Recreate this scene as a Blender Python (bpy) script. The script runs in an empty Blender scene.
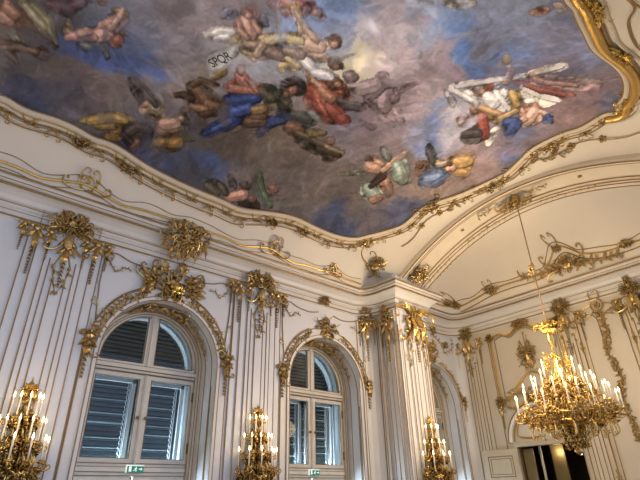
# Gilded rococo gallery: window wall, painted vault, end bay with chandelier
import bpy, math, random
import numpy as np
from mathutils import Matrix, Vector
PI=math.pi
scene=bpy.context.scene
COL=scene.collection
rnd=random.Random(7)

# ------------------------------------------------------------------ helpers
class MB:
    """collects vertices and faces, built as ONE mesh object"""
    def __init__(s): s.v=[]; s.f=[]
    def add(s,vs,fs):
        b=len(s.v); s.v.extend([tuple(p) for p in vs]); s.f.extend([tuple(b+i for i in f) for f in fs])
    def box(s,a,b):
        x0,y0,z0=a; x1,y1,z1=b
        s.add([(x0,y0,z0),(x1,y0,z0),(x1,y1,z0),(x0,y1,z0),(x0,y0,z1),(x1,y0,z1),(x1,y1,z1),(x0,y1,z1)],
              [(0,3,2,1),(4,5,6,7),(0,1,5,4),(1,2,6,5),(2,3,7,6),(3,0,4,7)])
    def tube(s,pts,r,n=6,closed=False):
        pts=[Vector(p) for p in pts]; m=len(pts)
        if m<2: return
        rs=r if isinstance(r,(list,tuple)) else [r]*m
        prev=None; vs=[]
        for i in range(m):
            if closed: t=pts[(i+1)%m]-pts[i-1]
            else: t=pts[min(i+1,m-1)]-pts[max(i-1,0)]
            if t.length<1e-9: t=Vector((0,0,1))
            t.normalize()
            if prev is None:
                a=Vector((0,0,1)) if abs(t.z)<.9 else Vector((1,0,0))
                n1=t.cross(a).normalized()
            else:
                n1=prev-t*prev.dot(t)
                if n1.length<1e-6: n1=t.orthogonal()
                n1.normalize()
            prev=n1; n2=t.cross(n1)
            for k in range(n):
                an=2*PI*k/n; vs.append(pts[i]+n1*(rs[i]*math.cos(an))+n2*(rs[i]*math.sin(an)))
        fs=[]
        for i in range(m if closed else m-1):
            j=(i+1)%m
            for k in range(n):
                l=(k+1)%n; fs.append((i*n+k,i*n+l,j*n+l,j*n+k))
        if not closed:
            fs.append(tuple(reversed(range(n)))); fs.append(tuple((m-1)*n+k for k in range(n)))
        s.add(vs,fs)
    def blob(s,c,r,n=6,m=4):
        if not isinstance(r,(list,tuple)): r=(r,r,r)
        vs=[(c[0],c[1],c[2]-r[2])]
        for i in range(1,m):
            ph=-PI/2+PI*i/m
            for k in range(n):
                a=2*PI*k/n; vs.append((c[0]+r[0]*math.cos(ph)*math.cos(a),c[1]+r[1]*math.cos(ph)*math.sin(a),c[2]+r[2]*math.sin(ph)))
        vs.append((c[0],c[1],c[2]+r[2])); fs=[]
        for k in range(n): fs.append((0,1+(k+1)%n,1+k))
        for i in range(m-2):
            for k in range(n):
                l=(k+1)%n; fs.append((1+i*n+k,1+i*n+l,1+(i+1)*n+l,1+(i+1)*n+k))
        b=1+(m-2)*n; t=len(vs)-1
        for k in range(n): fs.append((b+k,b+(k+1)%n,t))
        s.add(vs,fs)
    def lathe(s,prof,c=(0,0,0),n=16):
        vs=[];fs=[]
        for (r,z) in prof:
            for k in range(n):
                a=2*PI*k/n; vs.append((c[0]+r*math.cos(a),c[1]+r*math.sin(a),c[2]+z))
        for i in range(len(prof)-1):
            for k in range(n):
                l=(k+1)%n; fs.append((i*n+k,i*n+l,(i+1)*n+l,(i+1)*n+k))
        fs.append(tuple(reversed(range(n)))); fs.append(tuple((len(prof)-1)*n+k for k in range(n)))
        s.add(vs,fs)
    def mapped(s,fr):
        o=MB(); o.v=[tuple(fr(*p)) for p in s.v]; o.f=s.f; return o
    def join(s,o,off=(0,0,0),sc=1,mirror=False):
        b=len(s.v)
        for p in o.v: s.v.append(((-p[0] if mirror else p[0])*sc+off[0],p[1]*sc+off[1],p[2]*sc+off[2]))
        for f in o.f: s.f.append(tuple(b+i for i in (reversed(f) if mirror else f)))
    def build(s,name,mat,parent=None,smooth=False,recalc=False):
        me=bpy.data.meshes.new(name); me.from_pydata([tuple(map(float,p)) for p in s.v],[],s.f)
        me.materials.append(mat)
        if smooth: me.polygons.foreach_set('use_smooth',[True]*len(me.polygons))
        me.update()
        o=bpy.data.objects.new(name,me); COL.objects.link(o)
        if parent is not None: o.parent=parent
        return o

def tag(o,label=None,cat=None,group=None,kind=None):
    if label: o['label']=label
    if cat: o['category']=cat
    if group: o['group']=group
    if kind: o['kind']=kind
    return o
def empty(name,loc=(0,0,0),rz=0,parent=None):
    o=bpy.data.objects.new(name,None); COL.objects.link(o); o.location=loc; o.rotation_euler=(0,0,rz)
    o.empty_display_size=.1
    if parent is not None: o.parent=parent
    return o
def children(o): return [c for c in bpy.data.objects if c.parent==o]
def struct(name,mb,mat,parent=None,smooth=False):
    o=mb.build(name,mat,parent,smooth)
    if parent is None: o['kind']='structure'
    return o

# ------------------------------------------------------------------ materials
def nmat(name): 
    m=bpy.data.materials.new(name); m.use_nodes=True; nt=m.node_tree; b=nt.nodes['Principled BSDF']; return m,nt,b
def plain(name,c,rough=.5,metal=0,noise=.06,scale=3,bump=0,emis=None,es=0,spec=.5):
    m,nt,b=nmat(name); N=nt.nodes; L=nt.links
    tc=N.new('ShaderNodeTexCoord'); nz=N.new('ShaderNodeTexNoise'); nz.inputs['Scale'].default_value=scale; nz.inputs['Detail'].default_value=5
    L.new(tc.outputs['Object'],nz.inputs['Vector'])
    cr=N.new('ShaderNodeValToRGB'); cr.color_ramp.elements[0].position=.3; cr.color_ramp.elements[1].position=.7
    cr.color_ramp.elements[0].color=(c[0]*(1-noise),c[1]*(1-noise),c[2]*(1-noise*1.2),1)
    cr.color_ramp.elements[1].color=(min(1,c[0]*(1+noise)),min(1,c[1]*(1+noise)),min(1,c[2]*(1+noise)),1)
    L.new(nz.outputs['Fac'],cr.inputs['Fac']); L.new(cr.outputs['Color'],b.inputs['Base Color'])
    b.inputs['Roughness'].default_value=rough; b.inputs['Metallic'].default_value=metal
    b.inputs['Specular IOR Level'].default_value=spec
    if bump:
        bp=N.new('ShaderNodeBump'); bp.inputs['Strength'].default_value=bump; bp.inputs['Distance'].default_value=.02
        L.new(nz.outputs['Fac'],bp.inputs['Height']); L.new(bp.outputs['Normal'],b.inputs['Normal'])
    if emis: b.inputs['Emission Color'].default_value=(*emis,1); b.inputs['Emission Strength'].default_value=es
    return m
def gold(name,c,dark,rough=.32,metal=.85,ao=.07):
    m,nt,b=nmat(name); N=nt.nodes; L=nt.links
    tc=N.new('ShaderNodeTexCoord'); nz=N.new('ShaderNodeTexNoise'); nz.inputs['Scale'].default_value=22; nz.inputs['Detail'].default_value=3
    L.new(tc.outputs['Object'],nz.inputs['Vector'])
    a=N.new('ShaderNodeAmbientOcclusion'); a.inputs['Distance'].default_value=ao; a.samples=4  # crevice shade mixed into the base colour through occlusion, for contrast
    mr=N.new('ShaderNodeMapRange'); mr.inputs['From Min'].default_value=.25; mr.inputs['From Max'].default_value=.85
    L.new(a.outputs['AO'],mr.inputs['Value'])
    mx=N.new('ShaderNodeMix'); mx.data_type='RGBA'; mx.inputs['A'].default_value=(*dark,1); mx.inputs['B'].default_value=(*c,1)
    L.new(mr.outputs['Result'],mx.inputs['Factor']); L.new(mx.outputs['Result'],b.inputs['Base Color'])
    b.inputs['Metallic'].default_value=metal
    r=N.new('ShaderNodeMapRange'); r.inputs['To Min'].default_value=rough-.12; r.inputs['To Max'].default_value=rough+.15
    L.new(nz.outputs['Fac'],r.inputs['Value']); L.new(r.outputs['Result'],b.inputs['Roughness'])
    bp=N.new('ShaderNodeBump'); bp.inputs['Strength'].default_value=.5; bp.inputs['Distance'].default_value=.02
    L.new(nz.outputs['Fac'],bp.inputs['Height']); L.new(bp.outputs['Normal'],b.inputs['Normal'])
    return m
def emit(name,c,s):
    m=bpy.data.materials.new(name); m.use_nodes=True; nt=m.node_tree; nt.nodes.clear()
    e=nt.nodes.new('ShaderNodeEmission'); o=nt.nodes.new('ShaderNodeOutputMaterial'); e.inputs[0].default_value=(*c,1); e.inputs[1].default_value=s
    nt.links.new(e.outputs[0],o.inputs[0]); return m
M={}
M['wall']=plain('white_stucco',(.75,.765,.785),.45,noise=.03,scale=1.5)
M['wallend']=plain('dim_warm_stucco',(.63,.58,.49),.45,noise=.03,scale=1.5)  # yellowish paint, darkened further for the dim warm light on the end wall
M['ceil']=plain('cream_plaster',(.86,.80,.69),.6,noise=.03,scale=.8)
M['cream']=plain('cream_moulding',(.78,.70,.56),.5,noise=.04,scale=3)
M['trim']=plain('ivory_moulding',(.76,.75,.72),.4,noise=.03,scale=3)
M['frame']=plain('painted_window_wood',(.70,.65,.56),.42,noise=.07,scale=6)
M['dark_brown']=plain('frame_groove_brown',(.20,.14,.07),.5,noise=.1,scale=8)  # brown of the frame lines, knobs and doorway reveal
M['outer']=plain('white_outer_frame',(.88,.92,.95),.4,noise=.03)
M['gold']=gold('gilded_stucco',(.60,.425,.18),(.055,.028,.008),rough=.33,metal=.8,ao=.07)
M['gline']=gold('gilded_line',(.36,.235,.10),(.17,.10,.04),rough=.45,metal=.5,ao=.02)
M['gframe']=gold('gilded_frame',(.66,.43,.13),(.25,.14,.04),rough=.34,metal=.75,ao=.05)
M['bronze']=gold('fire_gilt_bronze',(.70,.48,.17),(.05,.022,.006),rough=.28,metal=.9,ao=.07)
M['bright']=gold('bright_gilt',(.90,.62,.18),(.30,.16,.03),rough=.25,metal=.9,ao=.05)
M['candle']=plain('ivory_candle',(.85,.80,.68),.4,noise=.03,emis=(1,.75,.45),es=.12)
M['flame']=emit('candle_flame',(1.0,.70,.32),14)
M['blind']=plain('dark_slats',(.085,.11,.12),.45,noise=.25,scale=2)
M['blind_lt']=plain('slat_edge',(.28,.36,.38),.4,noise=.1)
M['cord']=plain('white_tape',(.75,.78,.80),.5)
M['backing_black']=plain('dark_backing',(.010,.014,.018),.8)  # near-black sheet behind the closed slats
M['brass']=gold('brass_knob',(.6,.42,.18),(.3,.2,.1),rough=.3,metal=1)
M['green']=plain('sign_green',(.0,.20,.13),.5,noise=.05,emis=(.0,.3,.2),es=.25)
M['signw']=plain('sign_white',(.9,.95,.9),.4,emis=(.9,1,.92),es=.5)
M['signf']=plain('sign_frame',(.55,.42,.18),.4)
M['floor']=plain('oak_parquet',(.30,.19,.10),.35,noise=.3,scale=8)
M['door']=plain('painted_door',(.52,.46,.35),.42,noise=.04,scale=4)
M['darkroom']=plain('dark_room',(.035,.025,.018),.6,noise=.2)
M['olive']=plain('olive_panel',(.20,.17,.09),.5,noise=.1)
M['amber']=plain('amber_curtain',(.35,.10,.04),.4,noise=.4,scale=6,emis=(.8,.25,.08),es=.15)  # cloth given a faint glow of its own, as warm room light
M['lamp']=emit('lamp_glow',(1,.8,.5),5)
M['steel']=plain('dark_iron',(.10,.07,.04),.4,metal=.6)
# glass: mostly clear with a soft mirror
gm=bpy.data.materials.new('window_glass'); gm.use_nodes=True; nt=gm.node_tree; nt.nodes.clear()
o_=nt.nodes.new('ShaderNodeOutputMaterial'); t_=nt.nodes.new('ShaderNodeBsdfTransparent'); g_=nt.nodes.new('ShaderNodeBsdfGlossy'); mx=nt.nodes.new('ShaderNodeMixShader')
t_.inputs[0].default_value=(.86,.92,.93,1); g_.inputs['Roughness'].default_value=.03; fr_=nt.nodes.new('ShaderNodeFresnel'); fr_.inputs[0].default_value=1.45
nt.links.new(fr_.outputs[0],mx.inputs[0]); nt.links.new(t_.outputs[0],mx.inputs[1]); nt.links.new(g_.outputs[0],mx.inputs[2]); nt.links.new(mx.outputs[0],o_.inputs[0])
M['glass']=gm
# parquet colour pattern
m=M['floor']; nt=m.node_tree; b=nt.nodes['Principled BSDF']; br=nt.nodes.new('ShaderNodeTexBrick'); br.inputs['Scale'].default_value=3
br.inputs['Color1'].default_value=(.32,.20,.10,1); br.inputs['Color2'].default_value=(.24,.14,.07,1); br.inputs['Mortar'].default_value=(.08,.05,.03,1); br.inputs['Mortar Size'].default_value=.008
tc=nt.nodes.new('ShaderNodeTexCoord'); nt.links.new(tc.outputs['Object'],br.inputs['Vector']); nt.links.new(br.outputs['Color'],b.inputs['Base Color'])

# ------------------------------------------------------------------ ornament vocabulary (u right, v up, n out of the wall)
def curl(mb,u,v,ang,size,turn=1,r=.012,n0=.02,tight=1.5,nn=5,seg=12):
    """C-scroll: starts at (u,v) heading ang and rolls up into a volute"""
    pts=[];rs=[];x,y=u,v;a=ang;ds=size*2.6/seg
    for i in range(seg+1):
        t=i/seg
        pts.append((x,y,n0+size*.10*math.sin(t*PI)));rs.append(r*(1.25-.7*t)+.002)
        a+=turn*tight*(.10+1.15*t**1.6)*PI*1.25/seg*1.2
        st=ds*(1-.62*t); x+=math.cos(a)*st; y+=math.sin(a)*st
    mb.tube(pts,rs,nn); mb.blob((x,y,n0+r*.6),r*1.35,5,3)
def leaf(mb,u,v,ang,L,W,bend=.5,n0=.012,lift=.05,seg=5):
    """acanthus leaf with raised rib and notched edges"""
    vs=[];x,y=u,v;a=ang
    for i in range(seg+1):
        t=i/seg; w=W*math.sin(PI*min(.97,(.18+.82*t)))**.8*(1 if i%2 else .68)
        if i==seg: w=.002
        px,py=-math.sin(a),math.cos(a); h=n0+lift*math.sin(t*PI*.9)
        vs+= [(x+px*w,y+py*w,h),(x,y,h+W*.45+.006),(x-px*w,y-py*w,h)]
        a+=bend/seg; x+=math.cos(a)*L/seg; y+=math.sin(a)*L/seg
    fs=[]
    for i in range(seg):
        b=i*3; fs+=[(b,b+3,b+4,b+1),(b+1,b+4,b+5,b+2)]
    b=len(vs); vs+=[(p[0],p[1],0) for p in (vs[0],vs[2],vs[-1],vs[-3])]
    mb.add(vs,fs)
def flower(mb,u,v,r,n0=.02):
    for k in range(5):
        a=2*PI*k/5+.3; mb.blob((u+math.cos(a)*r*.62,v+math.sin(a)*r*.62,n0),(r*.42,r*.42,r*.3),5,3)
    mb.blob((u,v,n0+r*.3),r*.32,5,3)
def shell(mb,u,v,ang,R,n0=.02,k=7,spread=2.2):
    for i in range(k):
        a=ang+spread*(i/(k-1)-.5); L=R*(1-.22*abs(i/(k-1)-.5)*2)
        mb.tube([(u,v,n0+.01),(u+math.cos(a)*L*.5,v+math.sin(a)*L*.5,n0+R*.22),(u+math.cos(a)*L,v+math.sin(a)*L,n0+R*.05)],[R*.05,R*.10,R*.07],5)
    mb.blob((u,v,n0+R*.1),R*.2,6,4)
def cluster(W,H,seed,dens=1.0,asym=0.3,s=1.0):
    """dense rocaille cartouche about 2W wide and 2H high, nearly symmetric"""
    R=random.Random(seed); mb=MB(); half=MB()
    shell(mb,0,-H*.05,PI/2+asym*.5,min(W,H)*.55,k=9); shell(mb,R.uniform(-.1,.1)*W,-H*.35,-PI/2,min(W,H)*.38,k=7)
    mb.tube([(0,0,0),(0,0,.03)],[min(W,H)*.5,min(W,H)*.4],10)
    mb.tube([(-W*.85,0,.012),(W*.85,0,.012)],.008,4); mb.tube([(0,-H*.85,.012),(0,H*.85,.012)],.008,4)
    for i in range(int(13*dens)):
        a=R.uniform(-PI/2,PI/2); rr=R.uniform(.15,.62); u=math.cos(a)*W*rr; v=math.sin(a)*H*rr
        curl(half,abs(u),v,a+R.uniform(-1.1,1.1),R.uniform(.28,.45)*min(W,H)*.95*s,R.choice((-1,1)),r=.010+.012*min(W,H),n0=R.uniform(.02,.08))
    for i in range(int(20*dens)):
        a=R.uniform(-PI/2,PI/2); rr=R.uniform(.2,.80); u=math.cos(a)*W*rr; v=math.sin(a)*H*rr
        leaf(half,abs(u),v,a+R.uniform(-1.3,1.3),R.uniform(.28,.50)*min(W,H)*s,.052*min(W,H)*s,R.uniform(-1.9,1.9),n0=R.uniform(.01,.06),lift=.07)
    for i in range(int(6*dens)):
        a=R.uniform(-PI/2,PI/2); rr=R.uniform(.1,.8); half.blob((abs(math.cos(a))*W*rr,math.sin(a)*H*rr,R.uniform(.02,.08)),R.uniform(.05,.10)*min(W,H),5,3)
    mb.join(half); 
    h2=MB(); h2.v=[(p[0]*(1+asym*.2*math.sin(p[1]*9+seed)),p[1]+asym*.06*math.sin(p[0]*7+seed),p[2]) for p in half.v]; h2.f=half.f
    mb.join(h2,mirror=True)
    return mb
def pendant(L,W,seed,chain=0):
    """hanging husk: leafy top, tapering tail of husks"""
    R=random.Random(seed); mb=MB()
    mb.blob((0,0,.03),(W*.55,W*.6,W*.5),6,4)
    for s in (-1,1):
        leaf(mb,0,W*.2,PI/2-s*.9,W*1.3,W*.4,-s*1.4); leaf(mb,0,0,-PI/2+s*.45,L*.34,W*.38,s*.4)
        curl(mb,s*W*.2,-W*.2,-PI/2+s*1.1,W*.75,-s,r=.008)
    leaf(mb,0,-W*.2,-PI/2+.05,L*.5,W*.5,R.uniform(-.3,.3),lift=.06)
    v=-L*.42; 
    while v>-L:
        k=1-.6*(-v/L); mb.blob((R.uniform(-.008,.008),v,.018),(W*.36*k,W*.42*k,.018),5,3)
        leaf(mb,0,v,-PI/2+.8,W*.7*k,W*.2*k,-.5); leaf(mb,0,v,-PI/2-.8,W*.7*k,W*.2*k,.5); v-=W*.85*k
    if chain: mb.tube([(0,-L,.01),(0,-L-chain,.01)],.005,4)
    return mb
def wave_line(pts,r,mb,n=5): mb.tube(pts,r,n)
def garland(mb,pts,w=.05,seed=0,step=.075):
    """leafy garland following pts"""
    R=random.Random(seed); P=[Vector(p) for p in pts]
    acc=0; i=0; k=0
    mb.tube([p for p in P],.010,5)
    for a,b in zip(P[:-1],P[1:]):
        d=(b-a); L=d.length; ang=math.atan2(d.y,d.x); t=step-acc if acc else 0
        while t<L:
            q=a+d*(t/L); s=1 if k%2 else -1; k+=1
            leaf(mb,q.x,q.y,ang+s*R.uniform(.5,1.1),w*R.uniform(1.3,2.0),w*.36,s*R.uniform(.2,1.2),n0=q.z+.008,lift=.02)
            if k%3==0: flower(mb,q.x,q.y,w*.5,n0=q.z+.02)
            t+=step
        acc=(L-(t-step)) if t>L else 0
# frames mapping (u,v,n) to the room
def fr_window(u0,v0,y0=0.0): return lambda u,v,n:(u0+u,y0-n,v0+v)
XE=13.3
def fr_end(y0,v0,x0=XE): return lambda u,v,n:(x0-n,y0-u,v0+v)
def fr_dir(p,ang,v0):   # wall face whose outward normal points to angle ang
    nx,ny=math.cos(ang),math.sin(ang); ux,uy=-ny,nx
    return lambda u,v,n:(p[0]+ux*u+nx*n,p[1]+uy*u+ny*n,v0+v)

# ------------------------------------------------------------------ ceiling shape
YC=-4.43
def Pz(y):
    t=min(abs((y-YC)/4.12),1.0); return 6.5+1.8*math.sqrt(max(0,1-t**2.6))
def Az(y): return 7.95-(y-YC)**2/10.6
def S(x,y):
    p=Pz(y)
    if x<8.3: return p
    a=min(Az(y),p); t=min((x-8.3)/1.3,1.0)
    return a+(p-a)*math.sqrt(max(0,1-t**2.2))
def Snorm(x,y):
    e=.01; dx=(S(x+e,y)-S(x-e,y))/(2*e); dy=(S(x,y+e)-S(x,y-e))/(2*e)
    n=Vector((dx,dy,-1)); n.normalize(); return n
def onS(x,y,off=.01):
    n=Snorm(x,y); return Vector((x,y,S(x,y)))+n*off
BANNER0=(2.53,-3.07); BANNER1=(2.71,-3.44); UPS=1
CH_E=230; DAY_E=130; DAY_U=60; H_K=.25; WORLD_E=1.6; EXPO=0.08; FRES=2.0; SATF=.74; SC_E=3.0
EDGE=[(-.14, -.95), (0.15, -.91), (0.43, -.91), (0.68, -.94), (1.03, -.94), (1.38, -.89), (1.57, -.91), (1.85, -.9), (2.29, -.82), (2.63, -.78), (3.06, -.75), (3.63, -.73), (4.24, -.73), (4.68, -.71), (5.45, -.86), (6.04, -.93), (6.62, -.9), (7.36, -.9), (7.94, -1.0), (8.22, -1.18), (8.51, -1.38), (8.85, -1.8), (8.87, -2.21), (8.84, -2.67), (9.08, -3.27), (9.21, -3.91), (9.24, -4.57), (9.23, -4.76), (9.07, -5.17), (8.91, -5.52), (8.86, -5.92), (8.83, -6.28), (8.86, -6.6), (8.65, -7.07), (8.7, -7.25), (8.46, -7.33), (8.28, -7.5), (7.78, -7.68), (7.32, -7.71), (6.95, -7.64), (6.66, -7.61), (6.32, -7.66), (5.92, -7.71), (5.67, -7.76)]
BASE="-.46,-2,92,80,70 -.05,-1.54,80,72,68 -.29,-1.4,78,70,66 .17,-1.31,88,78,74 .53,-1.59,92,82,78 .92,-1.82,100,88,82 1.26,-1.81,102,90,84 .64,-1.28,70,66,72 .43,-1.01,58,62,84 .12,-1.04,60,62,80 1.15,-1.25,80,74,72 1.62,-1.8,92,84,80 .58,-2.11,70,82,125 .89,-2.1,66,82,135 1.02,-2.4,62,78,122 1.05,-2.74,78,92,130 1.35,-2.41,64,82,132 1.62,-2.59,66,84,130 1.83,-2.5,70,84,128 1.4,-2.88,88,98,124 1.07,-3.07,104,106,124 1.09,-3.4,112,110,120 .24,-2.46,80,78,84 .54,-2.88,92,98,108 1.65,-3.07,124,120,128 2.02,-2.87,130,122,126 1.8,-3.64,130,122,128 1.48,-3.61,122,114,118 2.27,-3.43,132,126,136 2.43,-2.8,130,118,112 2.35,-2.41,126,114,108 1.78,-2.23,112,104,104 2.12,-2.1,100,94,96 2.03,-4.16,126,116,120 2.72,-3.65,150,148,152 3.02,-3.49,150,148,158 3.3,-3.44,140,142,152 2.15,-4.26,128,120,124 3.39,-5.18,118,144,196 3.5,-5.4,112,142,198 3.44,-4.87,130,152,196 3.75,-5.01,140,160,198 3.83,-4.69,160,166,188 4.3,-4.67,214,208,176 4.56,-4.66,222,214,172 4.51,-4.32,196,188,160 4.67,-4.92,204,196,184 4.15,-5.35,176,172,184 4.52,-5.41,168,160,168 4.26,-5.84,150,144,158 4.59,-5.88,142,138,150 4.02,-5.75,152,146,160 5.07,-5.03,172,160,168 5.1,-5.35,164,150,158 5.6,-5.17,160,144,152 4.47,-6.16,142,162,198 4.84,-5.98,134,158,200 4.32,-6.15,148,160,190 4.92,-6.2,110,140,196 5.24,-6.07,104,136,194 5.29,-6.27,84,124,190 5.69,-6.05,80,118,186 6.03,-5.88,76,110,176 6.18,-6.03,84,112,174 5.26,-5.65,160,148,160 5.54,-5.75,154,138,148 5.71,-5.52,148,130,142 5.97,-5.66,142,124,138 5.21,-6.64,116,128,160 5.22,-6.96,122,134,162 5.69,-6.86,112,122,150 5.78,-6.46,104,112,140 5.52,-6.35,110,118,146 5.59,-7.07,118,130,162 5.65,-7.33,116,124,154 5.9,-7.5,112,120,154 6.26,-6.46,116,112,136 6.03,-6.49,84,108,162 6.31,-6.69,82,108,164 6.19,-6.92,104,112,144 6.26,-7.2,104,106,134 6.53,-7.38,104,110,144 6.77,-7.42,112,122,156 7.04,-7.46,100,108,142 6.85,-7.17,112,108,132 6.72,-6.91,104,104,134 7.38,-7.48,104,94,106 7.88,-7.44,104,88,98 8.33,-7.37,92,90,112 7.63,-7.31,112,94,102 7.94,-6.95,120,96,104 8.35,-6.96,124,102,106 8.48,-7.16,90,94,124 8.24,-6.65,126,102,106 8.43,-6.38,128,104,106 8.61,-5.99,118,104,112 8.7,-5.62,112,100,108 8.24,-6.07,122,106,112 8.41,-5.55,98,106,144 8.93,-4.9,80,94,144 8.56,-5,112,104,124 9.13,-4.89,90,88,104 8.85,-4.57,128,108,106 8.75,-4.23,124,102,102 8.22,-4.71,130,112,118 8.11,-4.4,134,116,120 6.15,-4.96,156,142,152 6.25,-4.51,152,136,146 6.52,-4.92,118,132,172 6.84,-4.62,96,116,168 7.13,-4.25,100,120,170 7.29,-4.59,166,164,178 6.86,-5.02,176,170,182 6.8,-4.19,124,128,156 6.43,-4.09,134,122,134 5.86,-4.2,138,120,130 5.43,-4.2,136,118,128 5.6,-4.68,144,126,136 5.14,-3.8,110,106,122 5.35,-3.43,108,102,116 5.78,-3.58,116,104,114 6.01,-3.19,112,100,108 5.66,-2.94,108,100,106 6.45,-3.52,112,98,104 7.03,-3.13,104,92,94 6.77,-2.75,98,88,86 6.48,-2.38,92,82,78 6.59,-1.91,84,76,72 7.03,-2.14,94,84,80 7.63,-2.9,110,94,90 8.34,-2.93,122,104,98 8.59,-3.35,126,108,100 7.71,-2.33,100,88,84 8.34,-2.27,70,74,100 8.42,-2.54,64,70,98 8.49,-1.96,58,62,88 8.11,-1.59,76,72,80 7.25,-1.55,84,78,76 6.98,-1.29,50,60,92 7.43,-1.17,52,62,92 6.99,-1.09,58,64,88 6.46,-1.52,88,80,76 5.94,-1.59,96,86,80 5.97,-1.18,84,78,78 5.5,-1.4,98,90,88 5.06,-1.62,98,90,86 4.58,-1.53,100,90,84 4.59,-1.15,92,84,82 4,-1.27,100,90,86 3.92,-1.01,90,82,80 3.58,-.99,70,72,84 5.03,-2.36,98,84,74 4.51,-2.36,104,90,78 4.08,-2.25,92,80,70 3.81,-1.94,84,74,66 5.01,-2.04,90,78,70 5.48,-2.14,104,92,84 3.76,-1.65,84,74,66 3.46,-1.76,80,72,66 4.19,-1.74,88,78,70 5.21,-2.64,116,102,92 3.12,-1.58,80,74,70 2.8,-1.77,74,70,70 2.36,-2.01,92,86,88 2.56,-2.01,88,82,84 3.28,-1.3,62,72,104 3.15,-1.14,66,72,94 2.89,-1.03,60,68,94 2.63,-.94,56,66,96 2.41,-.95,58,64,90 3.51,-1.29,60,76,120 3.79,-1.23,64,78,116 2.71,-1.16,78,74,78 3.07,-.91,72,72,82 2.04,-.9,48,50,68 3.35,-.82,74,72,80"
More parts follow.
